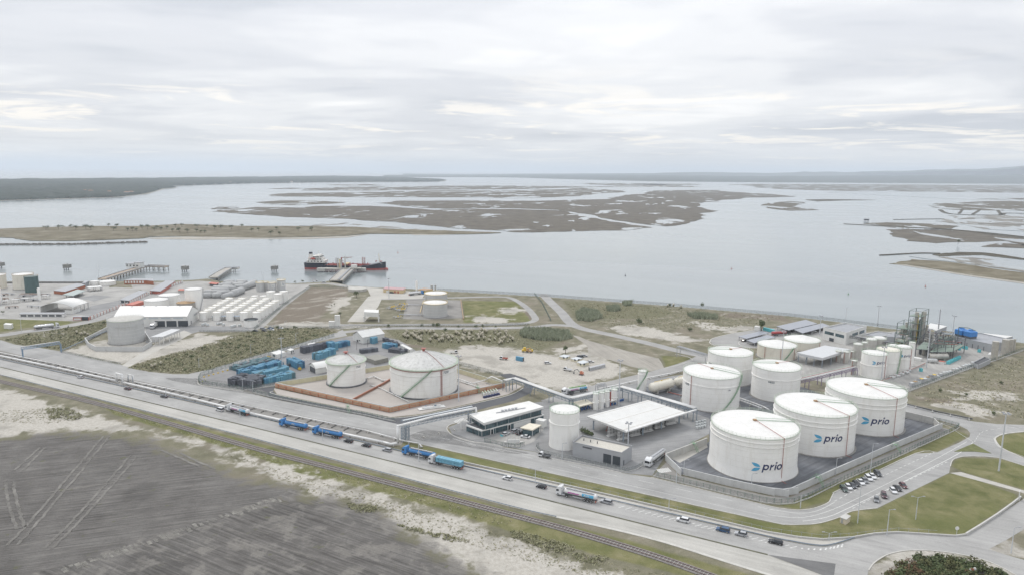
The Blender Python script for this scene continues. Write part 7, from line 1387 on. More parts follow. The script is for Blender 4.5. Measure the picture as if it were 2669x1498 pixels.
t = thing('tractor', 'orange brown tractor beside the yellow wheel loader', 'tractor', G(1379,918), -.4); part('body', MB().box((.6, 0, 1.2), (2.6, 1., 1.)).box((-1, 0, 2.0), (1.5, 1.5, 1.7)), M('tractor_orange', (.4, .25, .12), .6, .1, 1), t); [wheelpair(t, x, 1.2) for x in (-1.2, 1.4)]
for q, l, a in ((G(702,933), 'yellow forklift beside the prefabricated office', .3), (G(780.5,963), 'yellow forklift with dark mast beside the blue block of crates', 2.4), (G(754,954), 'dark forklift among the blue crate rows', 1.2)):
    t = thing('forklift', l, 'forklift', q, a); part('body', MB().box((-.3, 0, .9), (2., 1.2, 1.1)).box((-.9, 0, 1.5), (.7, 1.1, .5)), YEL if 'yellow' in l else DSTEEL, t); part('mast', MB().box((1., -.4, 1.8), (.15, .15, 3.6)).box((1., .4, 1.8), (.15, .15, 3.6)).box((1.6, 0, .15), (1.2, .9, .08)), DSTEEL, t); part('guard', MB().box((-.3, 0, 2.3), (1.3, 1.1, .1)).box((-.8, .5, 1.9), (.1, .1, .8)).box((.3, -.5, 1.9), (.1, .1, .8)), DSTEEL, t)
# ================================================================ BOTTLE YARD
def stackmesh(name, mat, lx, ly, layers, hl_=.85):
    mb = MB()
    for z in range(layers):
        [mb.box((sx*lx*.24, sy*ly*.24, z*hl_+hl_*.42), (lx*.40, ly*.40, hl_*.6)) for sx in (-1, 1) for sy in (-1, 1)]; mb.box((0, 0, z*hl_+hl_*.84), (lx, ly, .09)); mb.box((0, 0, z*hl_+.06), (lx, ly, .09))
        for sx in (-1, 1):
            for sy in (-1, 1): mb.box((sx*(lx/2-.06), sy*(ly/2-.06), z*hl_+hl_/2), (.1, .1, hl_*.9))
    for i in range(4): mb.cyl((lx*(-.36+.24*i), -ly*.2, layers*hl_), (lx*(-.36+.24*i), -ly*.2, layers*hl_+.12), .13, n=6); mb.cyl((lx*(-.36+.24*i), ly*.2, layers*hl_), (lx*(-.36+.24*i), ly*.2, layers*hl_+.12), .13, n=6)
    return mb.mesh(name, mat)
TEALC = M('faded_teal_crate', (.12, .22, .25), .6, .25, 1.2, fine=.35); BLUED = M('deep_blue_crate', (.06, .17, .30), .6, .25, 1.2, fine=.4); DKCR2 = M('dark_slate_crate', (.19, .205, .235), .65, .25, 1.2, fine=.4); r = random.Random(21)
MASS = {}
def crates(a, b, rws, layers, mat, label, group, side=1, lx=2.3, ly=1.25):
    A, B = Vector(G(*a)), Vector(G(*b)); d = (B-A); L_ = d.length; d.normalize(); nrm = Vector((-d.y, d.x))*side; an = math.atan2(d.y, d.x); alt = {BLUEC.name: (BLUEC, BLUEL, BLUED), BLUEL.name: (BLUEL, BLUEC, TEALC), DKCR.name: (DKCR, DKCR2, DKCR), TEALC.name: (TEALC, DKCR2, TEALC)}[mat.name]; ms = [stackmesh('bottle_stack', m_, lx, ly, l) for m_ in alt for l in (layers, max(1, layers-1))]
    for j in range(rws):
        for i in range(int(L_/(lx+.07))):
            if r.random() < .03: continue
            p = A+d*(lx/2+i*(lx+.07))+nrm*(j*(ly+.1)+ly/2); loc = (p.x+r.uniform(-.12,.12), p.y+r.uniform(-.12,.12), .03); rz = an+r.uniform(-.04,.04); me = r.choice((ms[0], ms[0], ms[0], ms[1], ms[2], ms[4]))
            if j < 2: tag(link('bottle_stack', me, None, loc, rz), label, 'crate stack', group)
            else: MASS.setdefault(group, []).append((me, loc, rz))
crates((634,981),(748,951), 5, 4, BLUEC, 'stack of blue bottle crates in the longest blue row of the yard', 'long blue crate row'); crates((622,968),(724,941), 7, 3, TEALC, 'stack of faded teal crates behind the longest blue row', 'faded teal crates')
crates((668,988),(762,968), 5, 4, BLUEL, 'stack of light blue crates in the row between the long rows', 'middle light blue crates'); crates((690,1001),(779,982), 5, 4, BLUEL, 'stack of light blue crates in the row along the khaki wall', 'light blue crates by the khaki wall')
crates((747,949),(774,962), 4, 5, BLUEC, 'stack of blue crates in the compact block at the row end', 'compact blue crate block'); crates((594,1004),(664,1011), 9, 5, DKCR, 'stack of dark empty crates beside the access road fence', 'dark crates by the road fence'); crates((664,1009),(690,1002), 5, 4, DKCR, 'stack of dark crates joining the light blue rows', 'dark crates at the blue rows')
crates((792,921),(866,906), 4, 5, DKCR, 'stack of dark crates in the long dark block by the side road', 'long dark crate block'); crates((866,914),(886,910), 6, 6, BLUEC, 'stack of blue crates at the end of the long dark block', 'blue crates ending the dark block'); crates((830,938),(878,922), 4, 5, BLUEL, 'stack of blue crates behind the smaller domed tank', 'blue crates behind the domed tank'); crates((884,906),(915,899), 4, 4, BLUEC, 'stack of blue crates before the white gabled store', 'blue crates before the store')
crates((971,896),(991,893), 3, 5, BLUEL, 'stack of teal blue crates beside the white gabled store', 'crates beside the store'); crates((942,921),(992,914), 3, 3, DKCR, 'stack of dark crates behind the grey tarpaulin block', 'dark crates behind the tarpaulin'); crates((997,888),(1036,902), 2, 3, DKCR, 'stack of dark blue crates beside the pampas grass', 'dark crates by the pampas grass'); crates((996,906),(1026,912), 4, 4, BLUEC, 'stack of blue crates left of the long dark pile', 'blue crates by the dark pile'); crates((1012,917),(1058,923), 4, 3, DKCR, 'stack of dark crates behind the largest domed tank', 'dark crates behind the large dome')
for g_, lst in MASS.items():
    bmm = bmesh.new(); slots = []
    for me, loc, rz in lst:
        n0 = len(bmm.verts); f0 = len(bmm.faces); bmm.from_mesh(me); bmm.verts.ensure_lookup_table(); bmm.faces.ensure_lookup_table(); bmesh.ops.transform(bmm, matrix=Matrix.Translation(loc) @ Matrix.Rotation(rz, 4, 'Z'), verts=bmm.verts[n0:])
        if me.materials[0] not in slots: slots.append(me.materials[0])
        for f in bmm.faces[f0:]: f.material_index = slots.index(me.materials[0])
    mm = bpy.data.meshes.new('bottle_racks'); bmm.to_mesh(mm); bmm.free(); [mm.materials.append(m_) for m_ in slots]; tag(struct('bottle_racks', mm, None, 'stuff'), 'packed inner crates of the group: '+g_, 'crates')
t, p, h = block('tarpaulin_block', 'big block of crates under grey tarpaulin behind the smaller domed tank', [(950,930),(978,940),(1012,932),(985,923)], (978,950), M('grey_tarpaulin', (.24, .235, .21), .8, .12, .8), M('grey_tarpaulin', (.24, .235, .21)), i0=1, cat='crate block')
block('white_container', 'white and purple container behind the largest domed tank', [(1043,898.5),(1050,896.5),(1076,909),(1068,911.5)], (1068,918), SHED, SHEDR, i0=3, cat='container')
for px, l in ((905,'first'), (930,'second'), (958,'third')): q = G(px, 917 if px < 920 else 911 if px < 940 else 903); t = thing('dark_pole', '%s dark lamp pole from the smaller domed tank in the bottle yard' % l, 'pole', q); part('pole', MB().cyl((0, 0, 0), (0, 0, 5), .12, n=6), DSTEEL, t); part('lamp', MB().box((.3, 0, 5), (.9, .3, .2)), DSTEEL, t)
# cream pallets, ibc and clutter by warehouse
for k in range(9): q = G([529,535,541,605,612,625,568,576,583][k], [848,846,849,853,851,850,846,845,848][k]); t = thing('pallet_load', 'white wrapped pallet load in the warehouse yard', 'pallet', q, .2*k, 'pallet loads in the warehouse yard'); part('pallet', MB().box((0, 0, .1), (2.4, 1.4, .15)), BRN, t); part('load', MB().box((0, 0, 1.), (2.2, 1.3, 1.6)), IBC, t)
for k in range(12): q = G(1816+(k % 4)*7, 1103+(k//4)*7-(k % 4)*1.5); tag(link('ibc_tote', MB().box((0, 0, .65), (1.2, 1., 1.15)).box((0, 0, 1.28), (.4, .4, .12)).mesh('ibc_tote', IBC) if k == 0 else bpy.data.meshes['ibc_tote'], None, (*q, .03), .5+.1*(k % 3)), 'white liquid tote standing beside the loading canopy end', 'tote', 'white totes by the canopy')
# ================================================================ SHIP, JETTIES
a = Vector(G(797,700,-2)); b = Vector(G(1006,703,-2)); sd_ = b-a; SL_ = sd_.length; sh = thing('tanker_ship', 'black and red product tanker moored at the long jetty', 'ship', (a.x, a.y, -2.), math.atan2(sd_.y, sd_.x))
HULL = M('black_hull', (.03, .035, .05), .5, .15, .1); BOOT = M('red_boot_top', (.36, .10, .09), .6, .12, .1, stain=(.25, .09, .08), stamt=.4); DECK = M('red_deck', (.25, .065, .06), .7, .15, .3); SUP = M('ship_white', (.63, .62, .59), .5, .05, .3, stain=(.5, .44, .36), stamt=.35); MSTY = M('mast_cream', (.56, .46, .28), .5, .1, 1)
B2 = SL_*.083
def wid(f, z):
    t_ = max(0, (f-.80)/.20); s_ = max(0, (.10-f)/.10); fl = .8+.2*min(1, z/8); return max(.05, B2*(1-t_**(2.2 if z > 4 else 1.8))*(1-.35*s_**2)*fl)
def dk(f): return 8.2 if f < .27 else (5.4 if f < .78 else 5.4+4.6*(f-.78)/.22)
fs_ = [0, .02, .05, .1, .2, .27, .2701, .4, .55, .7, .8, .84, .88, .92, .95, .975, .99, 1.0]
def shell(z0, z1, m, nm):
    mb = MB(); n = len(fs_)
    for f in fs_:
        za, zb_ = (z0, z1) if z1 is not None else (z0, dk(f)); rk = .012*max(0, f-.9)*10
        for sg in (-1, 1): mb.v += [(f*SL_+rk*za*.25, sg*wid(f, za), za), (f*SL_+rk*zb_*.45, sg*wid(f, zb_), zb_)]
    for i in range(n-1):
        o = 4*i; mb.f += [(o, o+4, o+5, o+1), (o+2, o+3, o+7, o+6)]
        if z1 is None: mb.f.append((o+1, o+5, o+7, o+3))
    mb.f += [(0, 1, 3, 2), (4*n-4, 4*n-2, 4*n-1, 4*n-3)]; part(nm, mb, m, sh)
shell(-1.5, 2.2, BOOT, 'boot_topping'); shell(2.2, None, HULL, 'hull')
dmb = MB(); n = 0
for f in [.271, .4, .55, .7, .8, .815]: dmb.v += [(f*SL_, -wid(f, 5.4)*.97, 5.45), (f*SL_, wid(f, 5.4)*.97, 5.45)]
dmb.f = [(2*i, 2*i+2, 2*i+3, 2*i+1) for i in range(5)]; part('deck', dmb, DECK, sh)
part('bulb', MB().ball((SL_*1.005, 0, .6), 2.4, 12, 6, .9), BOOT, sh)
u = SL_/100.
part('deck_house', MB().box((15*u, 0, 9.6), (22*u, B2*1.75, 3)).box((14*u, 0, 12.4), (18*u, B2*1.5, 2.6)), SUP, sh); part('wheelhouse', MB().box((16*u, 0, 15.2), (9*u, B2*1.9, 2.8)).box((17.5*u, 0, 17.2), (5*u, B2*1.0, 1.2)), SUP, sh)
part('bridge_windows', MB().box((20.6*u, 0, 15.6), (.3, B2*1.8, 1.)).box((16*u, -B2*.955, 15.6), (8*u, .15, 1.)), CARG, sh)
for k in range(5): part('porthole_row', MB().box((6*u+k*4*u, -B2*.88, 10), (1.6, .15, 1.1)).box((8*u+k*3.2*u, -B2*.76, 12.6), (1.3, .15, 1.)), CARG, sh)
fn = part('funnel', MB().box((7*u, 0, 15.5), (4.5*u, 4.6, 6.), 0, .85), SUP, sh); part('funnel_band', MB().box((7*u, 0, 13.4), (4.8*u, 4.9, 1.2)), BOOT, fn); part('funnel_top', MB().box((7*u, 0, 19.6), (3.4*u, 3.4, 2.2)), HULL, fn)
part('lifeboat', MB().box((12.2*u, -B2*.98, 13.8), (5.5*u, 2.2, 1.8), 0, .7), M('lifeboat_red', (.38, .07, .05), .5, .1, 1), sh)
def lat2(x, y, z0, z1, w_, m, nm): part(nm, lattice((x, y, z0), (x, y, z1), (w_, w_), 4, .12), m, sh)
lat2(38.5*u, 2, 5.5, 13.5, 2.2, STEEL, 'lattice_mast'); lat2(72*u, 2, 5.5, 14.5, 3, M('rust_red_steel', (.3, .12, .1), .6, .1, 1), 'lattice_mast'); part('radar_mast', MB().cyl((16.5*u, 0, 17), (16.5*u, 0, 24), .25, .12, n=6).box((16.5*u, 0, 21), (.3, 4, .3)), SUP, sh)
cr = part('deck_crane', MB().cyl((45*u, 0, 5.5), (45*u, 0, 14.5), .9, .8, n=10), DECK, sh); part('crane_boom', MB().tube([(45*u, 0, 14.2), (58*u, 0, 14.8)], .4, 6), M('boom_brown', (.25, .13, .1), .6, .1, 1), cr)
part('fore_mast', MB().cyl((92*u, 0, 9.5), (91.5*u, 0, 20), .4, .2, n=6).box((91.5*u, 0, 18.5), (.3, 2, 1.)), MSTY, sh); part('winch', MB().cyl((88*u, -2, 10.4), (88*u, 2, 10.4), .7, n=8).box((94*u, 0, 10.3), (2, 4, 1)), DECK, sh)
dp = MB(); rr_ = random.Random(2)
for y in (-3, -1.6, 0, 1.5, 3): dp.tube([(29*u, y, 6.3), (80*u, y, 6.3)], .25, 6)
part('deck_pipes', dp, DECK, sh); part('manifold', MB().box((52*u, 0, 7), (5*u, B2*1.6, 1.2)), M('deck_cream', (.5, .38, .22), .7, .1, 1), sh)
for k in range(16): x = 30*u+k*3.1*u; part('hatch', MB().cyl((x, -B2*.5+(k % 2)*B2, 5.4), (x, -B2*.5+(k % 2)*B2, 6.8+rr_.random()), .6, n=8), DECK, sh)
rl_ = MB()
for sg in (-1, 1):
    for k in range(40): f = .28+.53*k/39; rl_.cyl((f*SL_, sg*wid(f, 5.4)*.98, 5.4), (f*SL_, sg*wid(f, 5.4)*.98, 6.5), .06, n=4)
    rl_.tube([(f*SL_, sg*wid(f, 5.4)*.98, 6.5) for f in (.28, .5, .7, .81)], .07, 4)
part('bulwark_rail', rl_, BOOT, sh); tr = text2d('MELIDA'); nmb = MB()
for q in tr: nmb.add([(SL_*.915+x*1.5, -wid(.955, 8)-.75-.02*0, 7.4+y*1.5) for x, y in q], [(0, 1, 2)])
part('ship_name', nmb, SHED, sh)
PILE = M('pale_pile', (.46, .45, .42), .8, .12, 1); CJ = M('jetty_concrete', (.36, .345, .31), .85, .12, .3, stain=(.24, .22, .2), stamt=.5)
def jetty(label, pts, wd, z=2.4, step=7., deck=CJ, pile=PILE):
    p = GL(pts, z); t = thing('jetty', label, 'jetty', (*p[0], -2)); part('deck', MB().strip(p, wd, z-1., 1.), deck, t, world=True); me = MB().cyl((0, 0, -3), (0, 0, z+1.1), .55, n=8).mesh('pile', pile)
    for x, y, an in along(p, step)[1:]:
        for s_ in (-1, 1): part('pile', me, None, t, loc=(x-math.sin(an)*s_*wd*.4-p[0][0], y+math.cos(an)*s_*wd*.4-p[0][1], 0))
    for s_ in (-1, 1): part('handrail', MB().strip(offset(p, s_*wd*.48), .2, z+.003, .9), STEEL, t, world=True)
    return t, p
j1, jp = jetty('wide concrete jetty leading out to the moored tanker', [(876,730),(892,715),(908,700)], 15, 2.4); part('pipe_track', MB().tube([(x, y, 3.2) for x, y in offset(jp, -3)], .5, 8).tube([(x, y, 3.1) for x, y in offset(jp, -1.6)], .3, 8), STEEL, j1, world=True)
jp2 = GL([(845,698.5),(932,700.5)], 2.4); t = thing('loading_platform', 'long loading platform in front of the moored tanker', 'jetty', (*jp2[0], -2)); part('deck', MB().strip(jp2, 9, 1.2, 1.2), CJ, t, world=True)
for x, y, an in along(jp2, 6.5): part('pile', MB().cyl((x, y-3.5, -5), (x, y-3.5, 1.2), .5, n=8), PILE, t, world=True)
for px, z1 in ((881,12),(886,11),(889.5,10),(900,14)): q = G(px, 699, 2.4); part('loading_arm', MB().box((*q, 2.4+z1/2), (1.2, 1.2, z1)).tube([(*q, 2.4+z1), (q[0]+1, q[1]+7, 2.4+z1*.75)], .35, 6), PILE if px != 886 else MSTY, t, world=True)
q = G(923, 700, 2.4); part('control_hut', MB().box((*q, 4.6), (6.5, 4.5, 4.4)), SHED, t, world=True); part('fender_deck', MB().box((*G(926,700.5,2.4), 3.1), (15, 8, 1.4)), CJ, t, world=True)
for px, l in ((838,'mooring platform at the stern of the tanker'), (942,'mooring platform at the bow of the tanker')): q = G(px, 700, 2.); one('mooring_platform', MB().box((*q, .9), (10, 6, 3.4)).cyl((q[0], q[1], 2.6), (q[0], q[1], 3.6), .5, n=8), CONCT, l, 'platform')
j2, _ = jetty('long brown jetty with white piles and a control house at its bend', [(266,727),(325,708.5),(380,692.5)], 9, 2.6, 7, M('brown_jetty', (.33, .27, .21), .85, .15, .3)); j3, _ = jetty('short arm jetty at the end of the brown jetty', [(380,692.5),(410,693.5),(435,694.5)], 8, 2.6, 7, M('brown_jetty', (.33, .27, .21))); jetty('bent grey jetty beside the bullet park shore', [(556,722.5),(578,708.5),(596,699),(622,698.8)], 10, 2.2, 6)
q = G(346,697,2.6); t = thing('control_house', 'white control house with flat roofs on the brown jetty', 'building', (q[0], q[1], 2.6), -.2); part('wall', MB().box((0, 0, 2.4), (12, 8, 4.8)).box((9, 0, 3.2), (8, 7, 6.4)), SHED, t); part('roof', MB().box((0, 0, 4.95), (13, 9, .3)).box((9, 0, 6.55), (9, 8, .3)), GREYR, t)
for k in range(4): part('window', MB().box((-4+k*4.5, -4.05, 2.8), (2, .1, 1.6)), CARG, t)
for px, py, l in ((175.7,703,'square concrete dolphin nearest the sandbar jetty gap'),(2,698,'square concrete dolphin cut by the picture edge'),(483,707.5,'square concrete dolphin beyond the bent jetty'),(716,707,'stepped concrete dolphin left of the tanker')):
    q = G(px, py, -2); t = thing('mooring_dolphin', l, 'dolphin', (*q, -2)); part('cap', MB().box((0, 0, 4.4), (7, 6, 4.2)), M('dark_dolphin', (.22, .215, .2), .85, .15, .4), t); part('bollard', MB().cyl((1, 0, 6.5), (1, 0, 7.3), .4, n=8), DSTEEL, t)
    for x in (-2.6, 0, 2.6): part('pile', MB().cyl((x, -2, -3), (x, -2, 2.4), .5, n=8), DSTEEL, t)
for px, py, m_, l in ((1037,659,RED,'red channel buoy behind the bow of the tanker'),(1630,719,DSTEEL,'dark channel buoy in the open water'),(1906.6,701,RED,'small red buoy in the wide channel'),(2211,767,GREEN,'green pillar buoy off the plant shore'),(2412,747,RED,'red pillar buoy off the plant shore')):
    q = G(px, py, -2); t = thing('buoy', l, 'buoy', (*q, -2)); part('float', MB().cyl((0, 0, -.5), (0, 0, .6), .9, .8, n=10), m_, t); part('tower', MB().cyl((0, 0, .6), (0, 0, 2.2), .35, .1, n=8).ball((0, 0, 2.3), .2, 8, 5), m_, t)
q = G(2258,577,-2); t = thing('fishing_hut', 'lone dark hut on stilts in the lagoon', 'hut', (*q, -2)); part('wall', MB().box((0, 0, 4), (10, 8, 4)), DSTEEL, t); part('roof', MB().box((0, 0, 6.3), (11, 9, .8), 0, .7), GREYR, t)
[part('stilt', MB().cyl((x, y, -2), (x, y, 2), .3, n=6), DSTEEL, t) for x in (-4, 4) for y in (-3, 3)]
r = random.Random(31)
for k in range(14): px, py = [(222,501),(236,502),(285,504),(330,506),(342,505),(960,469),(985,470),(1010,469),(480,480),(600,478),(870,474),(1120,471),(760,476),(1075,470)][k]; q = G(px, py, 0); t = thing('spit_house', 'pale house with orange roof in the wooded spit', 'house', (*q, -.5), r.uniform(-.3, .3), 'houses in the wooded spit'); w_ = r.uniform(14, 26); part('wall', MB().box((0, 0, 5), (w_, 10, 10)), SHED, t); part('roof', MB().box((0, 0, 11), (w_+1, 11, 2.5), 0, .45), M('orange_tiles', (.34, .17, .10), .85, .15, .3), t)

# ================================================================ PLANTS
def leafmb(n, R, h, size, seed, flat=.75, z0=0.):
    r = random.Random(seed); mb = MB(); lobes = [(r.uniform(-.5, .5)*R, r.uniform(-.5, .5)*R, r.uniform(.35, .8)*h, r.uniform(.35, .6)) for _ in range(6)]
    for _ in range(n):
        lx, ly, lz, lr = r.choice(lobes); th = r.uniform(0, 6.283); ph = math.asin(r.uniform(-.6, 1)); k = lr*(.6+.45*r.random())
        c = Vector((lx+math.cos(th)*math.cos(ph)*R*k, ly+math.sin(th)*math.cos(ph)*R*k, max(.05*h, lz+math.sin(ph)*h*k*flat)+z0)); s = size*r.uniform(.6, 1.4)
        d = Vector((math.cos(th)*math.cos(ph), math.sin(th)*math.cos(ph), math.sin(ph)+.25)).normalized(); d = (d+Vector((r.uniform(-.7, .7), r.uniform(-.7, .7), r.uniform(-.5, .7)))).normalized(); a = d.orthogonal().normalized(); b_ = d.cross(a); an = r.uniform(0, 6.28); a, b_ = a*math.cos(an)+b_*math.sin(an), b_*math.cos(an)-a*math.sin(an)
        mb.add([c-a*s, c-b_*s*.55, c+a*s, c+b_*s*.55], [(0, 1, 2, 3)])
    return mb
LV1 = leaf_mat('leaf_dark', (.04, .058, .026), (.085, .108, .05), (.15, .17, .088), .8); LV2 = leaf_mat('leaf_olive', (.17, .175, .10), (.27, .265, .165), (.38, .36, .25), .4); LVD = leaf_mat('leaf_thicket', (.05, .055, .025), (.10, .105, .05), (.17, .17, .09), .6); LV5 = leaf_mat('dry_grass', (.26, .24, .155), (.37, .34, .24), (.48, .45, .34), .5); LV3 = leaf_mat('leaf_russet', (.065, .045, .025), (.13, .085, .05), (.18, .13, .08), .7); LV4 = leaf_mat('reed_grey_green', (.19, .22, .15), (.29, .315, .225), (.40, .42, .32), .35); BARK = M('bark', (.09, .07, .055), .9, .2, 2); PLM = leaf_mat('pampas_plume', (.42, .385, .30), (.55, .51, .42), (.66, .625, .53), .9)
def tree(name, label, base, topy, spread, mat, cat='tree', group=None, h=None, seed=1, n=260, shared=None):
    q = G(*base); h = h or HZ(q, topy); t = thing(name, label, cat, q, r.uniform(0, 6), group)
    tm = MB().cyl((0, 0, -.3), (.1*h*.2, 0, h*.5), h*.035+.06, h*.02, n=7).cyl((.02*h, 0, h*.4), (.18*h, .08*h, h*.7), h*.016, h*.008, n=5).cyl((.02*h, 0, h*.42), (-.15*h, -.1*h, h*.72), h*.016, h*.008, n=5)
    part('trunk', tm, BARK, t); part('crown', leafmb(n, spread*h, h*.62, h*.055, seed, .8, h*.30), mat, t); return t
tree('broadleaf_tree', 'dark round tree beside the small white store at the car park', (1985,861), 832, .36, LV1, seed=3, n=420); tree('pine_tree', 'small open pine behind the site huts', (1474,921), 900, .34, LV1, seed=4, n=300); tree('broadleaf_tree', 'round dark tree in front of the concrete basin', (929,775), 758, .5, LV1, seed=5, n=420); tree('broadleaf_tree', 'small dark tree beside the white tower block', (887,824), 812, .5, LV1, seed=6, n=240)
tree('broadleaf_tree', 'small tree on the grass by the port road', (8,818), 808, .5, LV1, seed=7, n=240); tree('broadleaf_tree', 'dark bush tree beside the jetty on the quay', (790,738), 729, .6, LV1, seed=8, n=240); tree('broadleaf_tree', 'low dark tree on the shore next to the quay bush', (770,739), 731, .6, LV1, seed=12, n=240); tree('broadleaf_tree', 'dark hedge tree at the white office', (2246,888), 876, .6, LV1, seed=13, n=240); tree('broadleaf_tree', 'bush by the red roofed hut', (574,741), 734, .6, LV1, seed=14, n=200)
tree('sapling', 'thin sapling on the pale patch of the brown field', (865,800), 791, .4, LV1, seed=15, n=100); tree('sapling', 'second thin sapling on the pale patch', (872,797), 789, .4, LV1, seed=16, n=100); tree('broadleaf_tree', 'lone tree on the marsh bank beyond the channel', (2497,637), 624, .5, LV1, seed=17, n=200)
sb = [(462,765),(588,758),(628,750),(715,752),(763,768),(865,765),(917,770),(1093,740),(1175,750),(1143,780),(1285,785),(1335,785),(1375,785),(1432,765),(1485,765),(1555,780),(1580,765),(1620,780),(1680,760),(1735,790),(1765,745),(1805,795),(1885,800),(1830,740),(1985,750),(2020,805),(2085,750),(2160,765),(2225,765),(2330,765),(2430,745),(2535,790),(1980,795),(2060,805),(2602,780),(2782,775),(2727,825),(2815,825),(3002,785),(3137,785)]
base_t = []
for k, (x, y) in enumerate(sb):
    big = r.uniform(7, 11)
    if k < 3: o = tree('sandbar_tree', '', (x/3.862, 400+y/3.862), 0, .62, LV1, h=10, seed=40+k, n=260); base_t.append(o); o.scale = (big/10,)*3
    else: o = copy_tree(base_t[k % 3]); o.location = (*G(x/3.862, 400+y/3.862, -1.2), -1.2); o.scale = (big/10,)*3; o.rotation_euler = (0, 0, r.uniform(0, 6))
    o.location.z = -1.2; tag(o, 'dark windblown tree scattered on the long sandbar', 'tree', 'trees on the sandbar')
# pampas clumps
pmesh = []
for k in range(4):
    rr_ = random.Random(70+k); g_ = MB(); pl2 = MB()
    for _ in range(40):
        a = rr_.uniform(0, 6.28); L2 = rr_.uniform(1., 1.8); e = rr_.uniform(.3, 1.1); c = Vector((math.cos(a)*.15, math.sin(a)*.15, 0)); d = Vector((math.cos(a), math.sin(a), 0)); w_ = Vector((-math.sin(a), math.cos(a), 0))*.12
        g_.add([c-w_, c+w_, c+d*e*.6+Vector((0, 0, L2))+w_*.6, c+d*e+Vector((0, 0, L2*.75))], [(0, 1, 2, 3)])
    for _ in range(12):
        a = rr_.uniform(0, 6.28); e = rr_.uniform(.1, .9); h_ = rr_.uniform(1.7, 2.7); c = Vector((math.cos(a)*e, math.sin(a)*e, h_)); pl2.ball(c, .3, 5, 4, 1.9)
    pmesh.append((g_.mesh('grass_tuft', LV2), pl2.mesh('plumes', PLM)))
PAM = [(1045,878),(1060,866),(1120,866),(1180,872),(1250,862),(1290,863),(1330,872),(1345,890),(1310,900),(1270,893),(1220,893),(1150,892),(1090,892),(1060,890)]
for p in scatter(GL(PAM), 125, r):
    k = r.randrange(4); t = thing('pampas_grass', 'feathery cream pampas clump in the band behind the sandy site', 'pampas grass', p, r.uniform(0, 6), 'pampas grass behind the site'); s_ = r.uniform(.6, 1.35); t.scale = (s_, s_, s_); part('grass_tuft', pmesh[k][0], None, t); part('plumes', pmesh[k][1], None, t)
for p in GL([(200,870),(212,875),(222,872),(230,876),(395,960),(405,957),(420,952),(1740,800),(1755,798),(1775,803)]): k = r.randrange(4); t = thing('pampas_grass', 'stray cream pampas clump in the rough scrub', 'pampas grass', p, r.uniform(0, 6), 'stray pampas clumps'); part('grass_tuft', pmesh[k][0], None, t); part('plumes', pmesh[k][1], None, t)
# reeds and scrub (nobody could count them)
def blades(polys, n, h, mat, name, label, wd=.16, seed=5):
    rr_ = random.Random(seed); mb = MB(); ar = [abs(sum(p[i][0]*p[(i+1) % len(p)][1]-p[(i+1) % len(p)][0]*p[i][1] for i in range(len(p)))) for p in map(GL, polys)]
    for pi, poly in enumerate(polys):
        for x, y in scatter(GL(poly), int(n*ar[pi]/sum(ar)), rr_):
            a = rr_.uniform(0, 6.28); hh = h*rr_.uniform(.55, 1.15); l = rr_.uniform(-.3, .3)*hh; w_ = Vector((math.cos(a), math.sin(a)))*wd*rr_.uniform(.8, 2.)
            mb.add([(x-w_.x, y-w_.y, 0), (x+w_.x, y+w_.y, 0), (x+w_.x*.8+l, y+w_.y*.8+l*.5, hh*.8), (x+l*1.4, y+l*.8, hh)], [(0, 1, 2, 3)])
    o = struct(name, mb, mat, 'stuff'); tag(o, label, 'plants'); return o
blades([[(1352,868),(1370,858),(1430,860),(1480,866),(1492,880),(1460,888),(1400,886),(1360,878)],[(1500,818),(1520,806),(1560,814),(1570,828),(1540,838),(1505,834)],[(1580,802),(1610,798),(1618,808),(1600,812),(1582,810)],[(1622,790),(1648,788),(1645,796),(1625,797)],[(1790,820),(1830,818),(1872,825),(1868,832),(1810,830)]], 9000, 3.4, LV4, 'reed_bed', 'grey green reed beds behind the sandy site and along the shore lane', .22)
def tufts(polys, n, R, h, mat, name, label, seed=6, leaves=9, ls=.55):
    rr_ = random.Random(seed); mb = MB(); ar = [abs(sum(p[i][0]*p[(i+1) % len(p)][1]-p[(i+1) % len(p)][0]*p[i][1] for i in range(len(p)))) for p in map(GL, polys)]
    for pi, poly in enumerate(polys):
        for x, y in scatter(GL(poly), int(n*ar[pi]/sum(ar)), rr_):
            k = rr_.uniform(.5, 1.5)
            for _ in range(leaves):
                th = rr_.uniform(0, 6.28); e = rr_.uniform(0, R*k); c = Vector((x+math.cos(th)*e, y+math.sin(th)*e, rr_.uniform(.1, h*k)*(1-.5*e/(R*k)))); d = Vector((rr_.uniform(-1, 1), rr_.uniform(-1, 1), rr_.uniform(.2, 1.2))).normalized(); a = d.orthogonal().normalized(); b_ = d.cross(a); s = ls*k*rr_.uniform(.6, 1.3)
                mb.add([c-a*s, c-b_*s*.6, c+a*s, c+b_*s*.6], [(0, 1, 2, 3)])
    o = struct(name, mb, mat, 'stuff'); tag(o, label, 'plants'); return o
S2P = [(352,953),(450,928),(530,906),(611,879),(660,864),(819,855),(868,866),(780,891),(663,924),(547,957),(490,969),(400,963)]; S1P = [(14,884),(151,857),(280,836),(280,855),(161,910),(45,895)]; S2W = [(335,957),(430,925),(530,900),(600,875),(655,862),(830,852),(878,866),(785,894),(666,927),(552,961),(490,972),(390,968)]
tufts([S2W, S1P], 3400, 1.2, .55, LV2, 'scrub', 'olive scrub covering the rough ground beside the side road', 6, 8, .4); tufts([S2W, S1P], 2400, 1.0, .5, LV5, 'dry_scrub', 'dry straw coloured growth among the olive scrub', 16, 8, .34); tufts([S2P, S1P], 130, 1.6, 1.1, LV1, 'dark_scrub', 'darker bushes mixed into the rough scrub', 7, 14, .5)
